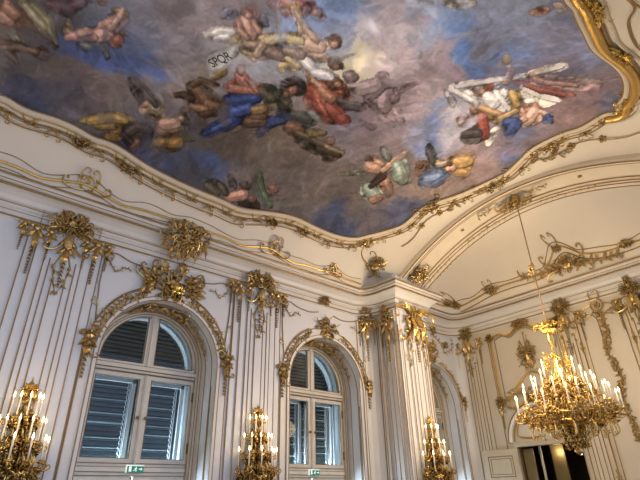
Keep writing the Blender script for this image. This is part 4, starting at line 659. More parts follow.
22,33,68:7.86,-5.7 7.86,-5.8 8,-5.81 8.14,-5.72 8.36,-5.41 8.36,-5.33 8.24,-5.32 8.12,-5.39
44,66,136:7.99,-5.52 7.85,-5.51 7.71,-5.59 7.7,-5.69 7.82,-5.8 7.95,-5.81 8.1,-5.73 8.11,-5.63
44,66,136:7.82,-5.7 7.82,-5.8 7.96,-5.81 8.1,-5.73 8.32,-5.41 8.31,-5.33 8.19,-5.32 8.08,-5.4
63,90,178:7.85,-5.57 7.79,-5.57 7.72,-5.6 7.72,-5.65 7.84,-5.76 7.9,-5.76 7.96,-5.73 7.97,-5.68
63,90,178:7.84,-5.71 7.84,-5.76 7.9,-5.76 7.96,-5.72 8.19,-5.41 8.19,-5.38 8.13,-5.37 8.08,-5.41
31,28,29:7.63,-4.74 7.55,-4.72 7.45,-4.78 7.43,-4.85 7.59,-5.09 7.69,-5.11 7.81,-5.05 7.83,-4.96
62,56,58:7.59,-4.74 7.51,-4.73 7.41,-4.78 7.4,-4.86 7.55,-5.09 7.65,-5.12 7.77,-5.05 7.79,-4.96
85,78,80:7.5,-4.78 7.46,-4.77 7.42,-4.8 7.41,-4.83 7.57,-5.06 7.62,-5.07 7.67,-5.04 7.68,-5
45,42,42:7.86,-4.73 7.8,-4.72 7.74,-4.76 7.74,-4.8 7.88,-4.91 7.93,-4.92 7.99,-4.88 7.99,-4.84
90,84,84:7.82,-4.73 7.76,-4.73 7.7,-4.77 7.7,-4.81 7.84,-4.92 7.89,-4.92 7.95,-4.88 7.95,-4.84
108,107,103:7.34,-6.31 7.2,-6.33 7.1,-6.42 7.15,-6.49 7.59,-6.59 7.7,-6.58 7.79,-6.51 7.75,-6.45
108,107,103:7.76,-6.45 7.64,-6.46 7.55,-6.53 7.58,-6.59 7.85,-6.63 7.91,-6.63 7.96,-6.6 7.94,-6.57
216,214,206:7.3,-6.31 7.16,-6.33 7.07,-6.42 7.12,-6.49 7.55,-6.59 7.67,-6.58 7.75,-6.51 7.72,-6.45
216,214,206:7.72,-6.45 7.6,-6.47 7.52,-6.53 7.55,-6.59 7.82,-6.63 7.88,-6.63 7.92,-6.6 7.91,-6.57
250,250,250:7.2,-6.36 7.14,-6.37 7.1,-6.41 7.12,-6.44 7.54,-6.56 7.59,-6.55 7.63,-6.52 7.62,-6.49
250,250,250:7.63,-6.49 7.58,-6.5 7.54,-6.53 7.55,-6.56 7.8,-6.62 7.82,-6.61 7.84,-6.6 7.84,-6.59
98,96,98:6.29,-5.48 6.25,-5.47 6.2,-5.49 6.2,-5.53 6.43,-5.88 6.47,-5.9 6.52,-5.87 6.53,-5.83
98,96,98:6.53,-5.83 6.48,-5.82 6.44,-5.85 6.43,-5.88 6.66,-6.26 6.7,-6.27 6.75,-6.25 6.76,-6.21
196,192,196:6.26,-5.48 6.22,-5.47 6.17,-5.5 6.17,-5.53 6.4,-5.88 6.44,-5.9 6.48,-5.87 6.49,-5.84
196,192,196:6.49,-5.84 6.45,-5.82 6.4,-5.85 6.4,-5.89 6.63,-6.26 6.67,-6.27 6.72,-6.25 6.73,-6.21
101,99,102:6.23,-5.36 6.18,-5.38 6.15,-5.41 6.18,-5.44 6.85,-5.57 6.93,-5.55 6.98,-5.49 6.94,-5.45
202,198,204:6.2,-5.36 6.15,-5.38 6.12,-5.42 6.15,-5.44 6.81,-5.57 6.9,-5.55 6.94,-5.49 6.9,-5.45
250,250,250:6.17,-5.39 6.14,-5.39 6.13,-5.41 6.14,-5.42 6.82,-5.54 6.85,-5.53 6.87,-5.5 6.86,-5.48
93,90,90:6.97,-6.66 6.94,-6.64 6.91,-6.66 6.89,-6.68 6.92,-6.9 6.95,-6.92 7,-6.9 7.03,-6.87
93,90,90:7.03,-6.87 6.99,-6.85 6.94,-6.87 6.92,-6.9 6.96,-7.08 6.99,-7.09 7.03,-7.08 7.05,-7.05
186,180,180:6.93,-6.66 6.91,-6.64 6.87,-6.66 6.86,-6.68 6.89,-6.9 6.92,-6.92 6.97,-6.9 6.99,-6.87
186,180,180:6.99,-6.87 6.96,-6.85 6.91,-6.87 6.89,-6.9 6.93,-7.08 6.96,-7.09 7,-7.08 7.02,-7.05
70,50,48:7.1,-6.53 7.02,-6.54 6.96,-6.58 6.97,-6.63 7.24,-6.74 7.3,-6.74 7.35,-6.7 7.34,-6.67
70,50,48:7.34,-6.67 7.29,-6.67 7.23,-6.7 7.23,-6.73 7.6,-7.04 7.64,-7.05 7.69,-7.02 7.69,-7
140,100,96:7.06,-6.53 6.99,-6.54 6.92,-6.58 6.94,-6.63 7.2,-6.74 7.26,-6.74 7.31,-6.7 7.3,-6.67
140,100,96:7.31,-6.67 7.26,-6.67 7.2,-6.7 7.2,-6.73 7.57,-7.04 7.61,-7.04 7.65,-7.02 7.66,-7
183,133,128:7,-6.56 6.96,-6.56 6.94,-6.58 6.94,-6.6 7.2,-6.72 7.23,-6.72 7.25,-6.7 7.24,-6.69
183,133,128:7.26,-6.69 7.23,-6.69 7.21,-6.7 7.21,-6.72 7.57,-7.03 7.59,-7.03 7.61,-7.02 7.61,-7.01
68,31,27:7.11,-6.34 7.06,-6.35 7.02,-6.38 7.03,-6.41 7.37,-6.58 7.45,-6.57 7.52,-6.52 7.5,-6.48
68,31,27:7.51,-6.48 7.43,-6.48 7.36,-6.52 7.36,-6.57 7.74,-6.79 7.79,-6.79 7.84,-6.76 7.84,-6.73
136,62,54:7.08,-6.35 7.02,-6.35 6.98,-6.38 7,-6.41 7.34,-6.58 7.42,-6.57 7.48,-6.52 7.47,-6.48
136,62,54:7.47,-6.48 7.4,-6.48 7.32,-6.52 7.33,-6.57 7.7,-6.79 7.75,-6.79 7.81,-6.76 7.81,-6.73
178,85,75:7.03,-6.36 7.01,-6.37 6.99,-6.38 7,-6.39 7.35,-6.55 7.39,-6.55 7.42,-6.52 7.41,-6.5
178,85,75:7.4,-6.51 7.37,-6.5 7.33,-6.53 7.34,-6.55 7.7,-6.77 7.72,-6.77 7.74,-6.76 7.74,-6.74
29,24,21:2.74,-1.75 2.67,-1.75 2.63,-1.83 2.66,-1.89 2.66,-1.89 2.74,-1.89 2.78,-1.81 2.74,-1.75
58,48,42:2.72,-1.75 2.65,-1.76 2.61,-1.84 2.64,-1.9 2.64,-1.9 2.71,-1.9 2.76,-1.82 2.72,-1.75
80,68,60:2.67,-1.81 2.64,-1.81 2.62,-1.84 2.63,-1.87 2.63,-1.87 2.67,-1.87 2.69,-1.84 2.67,-1.81
84,59,46:2.64,-1.75 2.57,-1.76 2.54,-1.82 2.57,-1.88 2.57,-1.88 2.63,-1.87 2.67,-1.81 2.64,-1.75
168,118,92:2.62,-1.76 2.55,-1.76 2.52,-1.83 2.55,-1.88 2.55,-1.88 2.61,-1.88 2.64,-1.82 2.62,-1.76
218,155,123:2.57,-1.8 2.54,-1.81 2.53,-1.83 2.54,-1.86 2.54,-1.86 2.57,-1.86 2.59,-1.83 2.57,-1.8
80,57,43:2.45,-1.48 2.34,-1.48 2.28,-1.58 2.32,-1.68 2.51,-1.78 2.6,-1.78 2.66,-1.7 2.62,-1.61
160,114,86:2.42,-1.48 2.31,-1.49 2.25,-1.59 2.3,-1.69 2.49,-1.79 2.58,-1.79 2.63,-1.7 2.6,-1.62
208,150,115:2.35,-1.56 2.3,-1.56 2.27,-1.6 2.29,-1.65 2.47,-1.76 2.52,-1.76 2.54,-1.72 2.52,-1.68
78,54,40:1.91,-1.69 1.87,-1.69 1.84,-1.73 1.86,-1.77 1.97,-1.86 2.01,-1.86 2.04,-1.82 2.02,-1.77
78,54,40:1.98,-1.77 1.95,-1.8 1.96,-1.85 2,-1.87 2.18,-1.81 2.22,-1.77 2.21,-1.72 2.16,-1.71
156,108,80:1.89,-1.7 1.85,-1.7 1.82,-1.74 1.84,-1.78 1.94,-1.87 1.99,-1.87 2.02,-1.83 2,-1.78
156,108,80:1.96,-1.78 1.93,-1.81 1.94,-1.86 1.98,-1.87 2.16,-1.82 2.19,-1.78 2.19,-1.73 2.14,-1.72
203,143,108:1.86,-1.73 1.84,-1.73 1.83,-1.75 1.84,-1.76 1.94,-1.85 1.96,-1.85 1.98,-1.83 1.97,-1.81
203,143,108:1.95,-1.81 1.94,-1.83 1.94,-1.85 1.96,-1.85 2.14,-1.8 2.15,-1.78 2.15,-1.76 2.13,-1.75
140,108,52:2.02,-1.94 2,-1.95 2,-1.98 2.02,-1.99 2.15,-1.98 2.18,-1.97 2.18,-1.94 2.16,-1.93
140,108,52:2.13,-1.94 2.13,-1.97 2.15,-1.98 2.18,-1.97 2.25,-1.82 2.25,-1.8 2.23,-1.78 2.21,-1.8
140,108,52:2.21,-1.83 2.23,-1.84 2.25,-1.82 2.25,-1.8 2.18,-1.66 2.16,-1.65 2.14,-1.67 2.14,-1.7
140,108,52:2.16,-1.71 2.18,-1.69 2.18,-1.66 2.16,-1.65 2.02,-1.67 1.99,-1.68 2,-1.71 2.02,-1.72
140,108,52:2.04,-1.71 2.04,-1.68 2.02,-1.67 1.99,-1.68 1.93,-1.82 1.93,-1.85 1.95,-1.86 1.97,-1.85
140,108,52:1.97,-1.82 1.95,-1.81 1.93,-1.82 1.93,-1.85 2,-1.98 2.02,-1.99 2.04,-1.98 2.04,-1.95
85,82,76:2.14,-1.74 2.07,-1.75 2.04,-1.82 2.07,-1.89 2.07,-1.89 2.14,-1.88 2.18,-1.81 2.14,-1.74
170,164,152:2.12,-1.75 2.05,-1.76 2.02,-1.83 2.05,-1.89 2.05,-1.89 2.12,-1.89 2.16,-1.82 2.12,-1.75
220,213,198:2.08,-1.8 2.04,-1.8 2.03,-1.84 2.04,-1.87 2.04,-1.87 2.08,-1.86 2.09,-1.83 2.08,-1.8
32,24,20:1.95,-1.12 1.89,-1.09 1.83,-1.13 1.84,-1.2 1.94,-1.37 2,-1.4 2.06,-1.35 2.06,-1.28
32,24,20:2.01,-1.25 1.95,-1.28 1.94,-1.35 1.99,-1.4 2.21,-1.41 2.27,-1.38 2.28,-1.32 2.24,-1.28
64,48,40:1.93,-1.12 1.87,-1.1 1.81,-1.14 1.82,-1.2 1.92,-1.37 1.98,-1.41 2.04,-1.36 2.04,-1.29
64,48,40:1.99,-1.26 1.93,-1.29 1.92,-1.36 1.97,-1.41 2.19,-1.42 2.25,-1.39 2.26,-1.33 2.21,-1.29
88,68,58:1.87,-1.16 1.85,-1.14 1.82,-1.16 1.82,-1.19 1.93,-1.36 1.96,-1.38 1.98,-1.36 1.98,-1.32
88,68,58:1.96,-1.31 1.93,-1.32 1.93,-1.36 1.95,-1.38 2.17,-1.39 2.2,-1.38 2.2,-1.35 2.18,-1.34
23,17,15:1.84,-1.07 1.81,-1.09 1.82,-1.12 1.86,-1.13 2.05,-1.07 2.09,-1.03 2.07,-.99 2.02,-.98
46,34,30:1.82,-1.07 1.79,-1.1 1.8,-1.13 1.84,-1.14 2.03,-1.08 2.07,-1.04 2.05,-.99 2,-.99
65,50,45:1.81,-1.1 1.8,-1.11 1.8,-1.12 1.82,-1.12 2.01,-1.06 2.02,-1.04 2.02,-1.02 1.99,-1.02
37,24,18:2.06,-1.08 2.1,-1.13 2.18,-1.12 2.2,-1.05 2.17,-.94 2.13,-.9 2.08,-.91 2.06,-.96
74,48,36:2.04,-1.09 2.08,-1.14 2.15,-1.13 2.18,-1.06 2.15,-.95 2.11,-.91 2.06,-.92 2.04,-.97
100,68,53:2.05,-1.09 2.07,-1.11 2.1,-1.11 2.12,-1.08 2.09,-.96 2.08,-.95 2.05,-.95 2.04,-.97
75,56,19:1.27,-1.04 1.21,-1.04 1.17,-1.09 1.2,-1.15 1.46,-1.34 1.54,-1.35 1.59,-1.27 1.56,-1.2
75,56,19:1.53,-1.19 1.45,-1.21 1.43,-1.3 1.49,-1.36 1.76,-1.39 1.81,-1.37 1.82,-1.32 1.79,-1.28
150,112,38:1.25,-1.04 1.19,-1.04 1.15,-1.1 1.18,-1.15 1.44,-1.35 1.52,-1.36 1.57,-1.28 1.54,-1.21
150,112,38:1.51,-1.19 1.43,-1.22 1.41,-1.3 1.47,-1.36 1.74,-1.4 1.79,-1.38 1.8,-1.33 1.76,-1.29
195,148,55:1.21,-1.08 1.18,-1.08 1.16,-1.11 1.18,-1.13 1.44,-1.32 1.48,-1.32 1.5,-1.29 1.49,-1.26
195,148,55:1.47,-1.25 1.43,-1.26 1.42,-1.3 1.45,-1.33 1.71,-1.38 1.73,-1.37 1.74,-1.35 1.72,-1.33
59,43,13:1.38,-1.01 1.35,-1.01 1.33,-1.04 1.35,-1.07 1.61,-1.2 1.66,-1.2 1.68,-1.15 1.66,-1.11
118,86,26:1.36,-1.02 1.33,-1.02 1.31,-1.05 1.33,-1.08 1.59,-1.21 1.64,-1.21 1.66,-1.16 1.64,-1.12
155,115,40:1.34,-1.04 1.32,-1.04 1.32,-1.05 1.33,-1.07 1.59,-1.19 1.61,-1.19 1.62,-1.17 1.61,-1.15
67,45,13:2.46,-1.12 2.39,-1.13 2.35,-1.2 2.39,-1.26 2.74,-1.44 2.84,-1.43 2.89,-1.34 2.84,-1.27
134,90,26:2.44,-1.13 2.36,-1.14 2.33,-1.21 2.37,-1.26 2.72,-1.45 2.82,-1.44 2.87,-1.35 2.82,-1.27
175,120,40:2.39,-1.18 2.36,-1.18 2.34,-1.21 2.36,-1.24 2.72,-1.41 2.76,-1.41 2.78,-1.37 2.76,-1.33
33,29,25:1.52,-2.07 1.5,-2.1 1.51,-2.13 1.54,-2.14 1.86,-2.05 1.91,-1.99 1.89,-1.92 1.82,-1.9
33,29,25:1.82,-1.91 1.78,-1.97 1.8,-2.04 1.86,-2.05 2.11,-1.9 2.14,-1.86 2.12,-1.8 2.07,-1.8
66,58,50:1.5,-2.07 1.48,-2.1 1.49,-2.14 1.52,-2.15 1.84,-2.06 1.88,-2 1.87,-1.93 1.8,-1.91
66,58,50:1.8,-1.91 1.76,-1.98 1.78,-2.05 1.84,-2.06 2.09,-1.91 2.12,-1.86 2.1,-1.81 2.05,-1.8
90,80,70:1.5,-2.1 1.49,-2.11 1.49,-2.13 1.5,-2.13 1.82,-2.03 1.84,-2 1.83,-1.96 1.8,-1.96
90,80,70:1.78,-1.96 1.77,-1.99 1.78,-2.03 1.81,-2.03 2.05,-1.89 2.07,-1.87 2.06,-1.85 2.03,-1.85
22,19,18:1.53,-1.95 1.52,-1.98 1.53,-2.02 1.57,-2.01 1.84,-1.84 1.87,-1.78 1.85,-1.73 1.8,-1.74
44,38,36:1.51,-1.96 1.5,-1.99 1.51,-2.02 1.55,-2.02 1.82,-1.84 1.85,-1.79 1.83,-1.74 1.78,-1.75
63,55,53:1.51,-1.98 1.5,-2 1.51,-2.01 1.53,-2.01 1.8,-1.82 1.81,-1.8 1.8,-1.78 1.78,-1.78
30,27,26:1.58,-2.11 1.56,-2.13 1.57,-2.16 1.59,-2.17 1.95,-2.03 1.98,-2 1.97,-1.96 1.94,-1.96
60,54,52:1.56,-2.12 1.54,-2.14 1.55,-2.17 1.57,-2.18 1.93,-2.04 1.96,-2.01 1.95,-1.97 1.92,-1.97
48,31,18:2.47,-2.44 2.41,-2.54 2.44,-2.65 2.54,-2.66 2.84,-2.52 2.93,-2.39 2.89,-2.26 2.76,-2.25
96,62,36:2.45,-2.45 2.38,-2.55 2.42,-2.66 2.52,-2.67 2.82,-2.53 2.91,-2.4 2.87,-2.27 2.74,-2.26
128,85,53:2.43,-2.52 2.4,-2.57 2.42,-2.62 2.46,-2.62 2.76,-2.47 2.79,-2.41 2.78,-2.35 2.72,-2.35
59,38,23:2.91,-2.22 2.82,-2.26 2.79,-2.36 2.84,-2.43 2.99,-2.45 3.07,-2.43 3.1,-2.34 3.05,-2.28
118,76,46:2.89,-2.23 2.8,-2.26 2.76,-2.37 2.82,-2.44 2.97,-2.46 3.05,-2.44 3.08,-2.35 3.03,-2.29
155,103,65:2.83,-2.3 2.79,-2.32 2.78,-2.36 2.8,-2.4 2.95,-2.43 2.98,-2.42 3,-2.38 2.97,-2.35
42,27,16:2.47,-2.46 2.43,-2.43 2.38,-2.46 2.37,-2.52 2.46,-2.73 2.5,-2.76 2.55,-2.73 2.55,-2.67
42,27,16:2.52,-2.64 2.47,-2.66 2.45,-2.72 2.49,-2.76 2.74,-2.81 2.77,-2.79 2.78,-2.75 2.76,-2.72
84,54,32:2.45,-2.47 2.4,-2.44 2.36,-2.47 2.35,-2.53 2.44,-2.74 2.48,-2.77 2.53,-2.74 2.53,-2.68
84,54,32:2.5,-2.65 2.45,-2.67 2.43,-2.73 2.47,-2.77 2.71,-2.81 2.75,-2.8 2.76,-2.76 2.74,-2.73
113,75,48:2.4,-2.49 2.38,-2.48 2.36,-2.49 2.36,-2.52 2.44,-2.73 2.46,-2.74 2.48,-2.73 2.48,-2.7
113,75,48:2.47,-2.69 2.45,-2.7 2.44,-2.72 2.46,-2.74 2.7,-2.8 2.71,-2.79 2.72,-2.78 2.71,-2.76
33,21,13:2.23,-2.11 2.21,-2.11 2.19,-2.14 2.2,-2.16 2.35,-2.32 2.4,-2.32 2.44,-2.27 2.42,-2.21
33,21,13:2.39,-2.21 2.34,-2.23 2.33,-2.29 2.37,-2.33 2.56,-2.35 2.61,-2.32 2.62,-2.26 2.58,-2.22
66,42,26:2.21,-2.12 2.19,-2.12 2.17,-2.15 2.18,-2.17 2.33,-2.33 2.38,-2.33 2.41,-2.28 2.39,-2.22
66,42,26:2.37,-2.21 2.32,-2.24 2.31,-2.3 2.35,-2.34 2.54,-2.36 2.59,-2.33 2.6,-2.27 2.56,-2.23
90,60,40:2.19,-2.14 2.18,-2.14 2.17,-2.15 2.18,-2.16 2.34,-2.3 2.36,-2.3 2.38,-2.28 2.37,-2.25
90,60,40:2.35,-2.25 2.32,-2.27 2.32,-2.29 2.34,-2.31 2.52,-2.33 2.55,-2.32 2.55,-2.29 2.53,-2.27
67,45,30:2.68,-2.08 2.62,-2.09 2.6,-2.15 2.63,-2.2 2.83,-2.29 2.9,-2.28 2.94,-2.19 2.89,-2.13
134,90,60:2.65,-2.09 2.6,-2.1 2.58,-2.16 2.61,-2.21 2.8,-2.3 2.88,-2.28 2.91,-2.2 2.87,-2.14
175,120,83:2.62,-2.13 2.6,-2.13 2.59,-2.16 2.6,-2.18 2.8,-2.27 2.83,-2.26 2.85,-2.22 2.83,-2.19
30,19,12:2.93,-2.03 2.88,-2.02 2.84,-2.07 2.85,-2.13 3.01,-2.3 3.08,-2.31 3.14,-2.24 3.12,-2.16
60,38,24:2.91,-2.04 2.85,-2.03 2.81,-2.08 2.83,-2.14 2.98,-2.31 3.06,-2.32 3.11,-2.25 3.09,-2.17
83,55,38:2.87,-2.07 2.84,-2.07 2.82,-2.09 2.83,-2.12 2.99,-2.28 3.02,-2.29 3.05,-2.25 3.04,-2.22
15,25,59:3.19,-2.53 3.11,-2.53 3.06,-2.61 3.09,-2.68 3.31,-2.89 3.42,-2.89 3.5,-2.77 3.46,-2.66
15,25,59:3.47,-2.67 3.36,-2.65 3.27,-2.75 3.29,-2.88 3.48,-3.01 3.55,-3.02 3.61,-2.95 3.6,-2.87
30,50,118:3.16,-2.54 3.08,-2.54 3.04,-2.62 3.07,-2.69 3.28,-2.9 3.4,-2.89 3.47,-2.78 3.43,-2.66
30,50,118:3.45,-2.68 3.33,-2.66 3.24,-2.76 3.27,-2.88 3.45,-3.02 3.53,-3.03 3.59,-2.96 3.57,-2.88
45,70,155:3.1,-2.59 3.07,-2.59 3.05,-2.63 3.06,-2.66 3.29,-2.84 3.34,-2.84 3.38,-2.79 3.36,-2.74
45,70,155:3.35,-2.75 3.3,-2.74 3.26,-2.79 3.27,-2.84 3.44,-2.99 3.47,-3 3.5,-2.97 3.49,-2.93
21,33,73:3.42,-2.33 3.33,-2.31 3.25,-2.39 3.27,-2.5 3.46,-2.74 3.56,-2.76 3.64,-2.68 3.63,-2.57
42,66,146:3.4,-2.34 3.3,-2.32 3.23,-2.4 3.24,-2.5 3.44,-2.75 3.53,-2.77 3.61,-2.69 3.6,-2.58
60,90,190:3.32,-2.4 3.27,-2.39 3.24,-2.42 3.25,-2.47 3.44,-2.72 3.48,-2.73 3.52,-2.69 3.52,-2.64
13,20,50:3.23,-1.7 3.18,-1.67 3.13,-1.71 3.13,-1.77 3.26,-2.1 3.35,-2.15 3.44,-2.08 3.44,-1.97
13,20,50:3.44,-1.97 3.35,-1.93 3.26,-2 3.27,-2.11 3.42,-2.37 3.51,-2.41 3.6,-2.33 3.6,-2.22
26,40,100:3.21,-1.71 3.15,-1.68 3.1,-1.72 3.1,-1.78 3.24,-2.11 3.32,-2.16 3.41,-2.09 3.42,-1.98
26,40,100:3.42,-1.98 3.33,-1.94 3.24,-2.01 3.24,-2.12 3.39,-2.38 3.48,-2.41 3.57,-2.34 3.57,-2.23
40,58,133:3.15,-1.73 3.13,-1.72 3.11,-1.74 3.11,-1.77 3.26,-2.09 3.3,-2.1 3.34,-2.07 3.34,-2.03
40,58,133:3.33,-2.03 3.29,-2.01 3.25,-2.05 3.25,-2.09 3.4,-2.35 3.44,-2.37 3.48,-2.34 3.48,-2.29
23,34,70:3.27,-1.84 3.24,-1.82 3.2,-1.85 3.2,-1.89 3.37,-2.26 3.41,-2.29 3.45,-2.26 3.46,-2.21
46,68,140:3.25,-1.85 3.21,-1.83 3.18,-1.86 3.17,-1.9 3.34,-2.27 3.38,-2.3 3.42,-2.27 3.43,-2.21
65,93,183:3.21,-1.87 3.19,-1.86 3.18,-1.87 3.18,-1.89 3.35,-2.26 3.37,-2.27 3.39,-2.26 3.39,-2.24
14,22,53:4.14,-2.35 4.11,-2.3 4.04,-2.31 4.01,-2.37 3.95,-2.61 4,-2.7 4.11,-2.68 4.17,-2.57
14,22,53:4.14,-2.5 4.04,-2.48 3.96,-2.58 3.97,-2.68 4.16,-2.84 4.24,-2.85 4.31,-2.78 4.3,-2.69
28,44,106:4.11,-2.36 4.08,-2.31 4.02,-2.32 3.98,-2.38 3.92,-2.62 3.97,-2.71 4.08,-2.69 4.14,-2.58
28,44,106:4.12,-2.51 4.01,-2.49 3.93,-2.58 3.95,-2.69 4.13,-2.85 4.21,-2.86 4.28,-2.79 4.27,-2.7
43,63,140:4.05,-2.37 4.04,-2.35 4.01,-2.36 3.99,-2.39 3.96,-2.62 3.98,-2.66 4.03,-2.65 4.05,-2.6
43,63,140:4.03,-2.57 3.98,-2.57 3.94,-2.61 3.95,-2.65 4.12,-2.82 4.16,-2.82 4.19,-2.79 4.19,-2.75
23,33,66:4.09,-2.49 4.05,-2.48 4.02,-2.52 4.02,-2.56 4.22,-2.82 4.26,-2.83 4.3,-2.8 4.3,-2.75
46,66,132:4.06,-2.5 4.02,-2.49 3.99,-2.53 3.99,-2.57 4.19,-2.83 4.23,-2.84 4.27,-2.8 4.27,-2.76
65,48,24:3.73,-2.61 3.65,-2.6 3.59,-2.67 3.6,-2.75 3.73,-2.9 3.81,-2.91 3.87,-2.85 3.86,-2.76
130,96,48:3.7,-2.62 3.63,-2.61 3.56,-2.68 3.58,-2.76 3.7,-2.91 3.78,-2.92 3.85,-2.85 3.84,-2.77
170,128,68:3.64,-2.67 3.6,-2.66 3.57,-2.69 3.58,-2.73 3.71,-2.88 3.74,-2.89 3.77,-2.85 3.77,-2.82
48,32,23:3.81,-2.29 3.71,-2.28 3.63,-2.37 3.65,-2.47 3.85,-2.66 3.95,-2.67 4.03,-2.58 4.01,-2.47
96,64,46:3.78,-2.3 3.68,-2.28 3.6,-2.38 3.63,-2.48 3.82,-2.67 3.92,-2.68 4.01,-2.59 3.99,-2.48
128,88,65:3.7,-2.36 3.65,-2.35 3.62,-2.4 3.63,-2.44 3.83,-2.63 3.87,-2.64 3.91,-2.59 3.9,-2.55
60,40,30:3.74,-2.5 3.7,-2.5 3.67,-2.54 3.69,-2.58 3.88,-2.71 3.92,-2.71 3.95,-2.67 3.94,-2.63
120,80,60:3.72,-2.51 3.67,-2.51 3.65,-2.55 3.66,-2.59 3.85,-2.72 3.89,-2.72 3.92,-2.68 3.91,-2.64
37,35,26:3.56,-3.03 3.49,-3.08 3.47,-3.17 3.53,-3.21 3.76,-3.2 3.84,-3.16 3.86,-3.07 3.8,-3.02
74,70,52:3.54,-3.04 3.46,-3.09 3.45,-3.17 3.51,-3.21 3.74,-3.21 3.81,-3.16 3.83,-3.07 3.77,-3.03
100,95,73:3.5,-3.1 3.46,-3.12 3.46,-3.16 3.49,-3.18 3.71,-3.17 3.75,-3.15 3.76,-3.11 3.73,-3.09
75,50,36:4.02,-3.42 3.94,-3.41 3.88,-3.49 3.91,-3.57 3.91,-3.57 3.99,-3.57 4.04,-3.49 4.02,-3.42
150,100,72:4,-3.42 3.92,-3.42 3.86,-3.5 3.88,-3.57 3.88,-3.57 3.96,-3.57 4.02,-3.5 4,-3.42
195,133,98:3.93,-3.47 3.89,-3.47 3.87,-3.51 3.88,-3.54 3.88,-3.54 3.91,-3.54 3.94,-3.51 3.93,-3.47
23,19,18:3.8,-3.48 3.76,-3.46 3.72,-3.5 3.72,-3.55 3.82,-3.77 3.87,-3.79 3.93,-3.75 3.94,-3.67
23,19,18:3.89,-3.65 3.82,-3.69 3.81,-3.76 3.87,-3.79 4.07,-3.75 4.11,-3.72 4.12,-3.68 4.09,-3.66
46,38,36:3.78,-3.49 3.74,-3.47 3.7,-3.5 3.69,-3.55 3.79,-3.77 3.85,-3.8 3.91,-3.75 3.91,-3.68
46,38,36:3.86,-3.66 3.8,-3.7 3.79,-3.77 3.84,-3.8 4.05,-3.75 4.09,-3.73 4.09,-3.68 4.06,-3.67
65,55,53:3.74,-3.51 3.72,-3.5 3.7,-3.52 3.7,-3.54 3.81,-3.75 3.83,-3.76 3.86,-3.74 3.86,-3.71
65,55,53:3.83,-3.7 3.8,-3.72 3.8,-3.75 3.82,-3.77 4.02,-3.73 4.04,-3.72 4.04,-3.7 4.03,-3.7
64,39,28:3.98,-3.29 3.92,-3.29 3.87,-3.35 3.89,-3.4 3.89,-3.4 3.95,-3.41 3.99,-3.35 3.98,-3.29
128,78,56:3.95,-3.3 3.89,-3.3 3.85,-3.35 3.86,-3.41 3.86,-3.41 3.92,-3.41 3.97,-3.36 3.95,-3.3
168,105,78:3.9,-3.34 3.87,-3.34 3.86,-3.36 3.86,-3.39 3.86,-3.39 3.89,-3.39 3.91,-3.36 3.9,-3.34
30,32,29:4.4,-2.95 4.31,-2.98 4.27,-3.07 4.32,-3.13 4.59,-3.24 4.71,-3.21 4.77,-3.09 4.71,-3.01
60,64,58:4.37,-2.96 4.28,-2.99 4.24,-3.08 4.29,-3.14 4.56,-3.25 4.68,-3.21 4.74,-3.1 4.68,-3.02
83,88,80:4.31,-3.02 4.27,-3.03 4.26,-3.07 4.28,-3.1 4.56,-3.19 4.61,-3.18 4.63,-3.13 4.61,-3.09
50,55,55:4.59,-3.2 4.53,-3.24 4.52,-3.31 4.57,-3.34 4.8,-3.31 4.86,-3.27 4.88,-3.2 4.82,-3.17
100,110,110:4.56,-3.21 4.5,-3.25 4.49,-3.32 4.54,-3.35 4.77,-3.32 4.83,-3.28 4.85,-3.21 4.79,-3.18
133,145,145:4.53,-3.25 4.5,-3.27 4.5,-3.3 4.52,-3.32 4.75,-3.29 4.78,-3.27 4.78,-3.24 4.76,-3.23
55,35,25:4.53,-2.63 4.41,-2.68 4.37,-2.8 4.44,-2.87 4.68,-2.88 4.78,-2.84 4.81,-2.74 4.75,-2.69
110,70,50:4.5,-2.64 4.38,-2.69 4.34,-2.81 4.41,-2.88 4.65,-2.89 4.74,-2.85 4.78,-2.75 4.72,-2.7
145,95,70:4.43,-2.72 4.38,-2.74 4.36,-2.79 4.39,-2.83 4.62,-2.85 4.67,-2.83 4.68,-2.79 4.66,-2.76
38,32,22:4.74,-2.65 4.67,-2.68 4.65,-2.75 4.7,-2.79 5.21,-2.81 5.29,-2.77 5.32,-2.7 5.27,-2.66
38,32,22:5.27,-2.66 5.19,-2.69 5.16,-2.77 5.21,-2.81 5.69,-2.85 5.77,-2.82 5.8,-2.74 5.75,-2.7
76,64,44:4.71,-2.65 4.64,-2.69 4.62,-2.76 4.67,-2.8 5.18,-2.82 5.26,-2.78 5.28,-2.71 5.23,-2.67
76,64,44:5.24,-2.67 5.16,-2.7 5.13,-2.78 5.18,-2.82 5.65,-2.86 5.73,-2.83 5.77,-2.75 5.72,-2.71
103,88,63:4.67,-2.7 4.64,-2.72 4.63,-2.75 4.65,-2.77 5.17,-2.79 5.2,-2.77 5.21,-2.74 5.19,-2.72
103,88,63:5.19,-2.72 5.16,-2.73 5.14,-2.77 5.16,-2.79 5.64,-2.83 5.67,-2.81 5.69,-2.78 5.67,-2.76
60,48,25:5,-2.77 4.95,-2.77 4.91,-2.81 4.92,-2.85 5.12,-3.06 5.16,-3.07 5.21,-3.03 5.2,-2.98
120,96,50:4.97,-2.78 4.92,-2.78 4.88,-2.82 4.89,-2.86 5.09,-3.07 5.13,-3.07 5.17,-3.04 5.17,-2.99
28,22,17:5.39,-2.53 5.31,-2.55 5.27,-2.63 5.31,-2.68 5.8,-2.77 5.87,-2.75 5.91,-2.69 5.87,-2.64
56,44,34:5.36,-2.54 5.28,-2.56 5.24,-2.64 5.28,-2.69 5.76,-2.78 5.84,-2.76 5.87,-2.7 5.84,-2.65
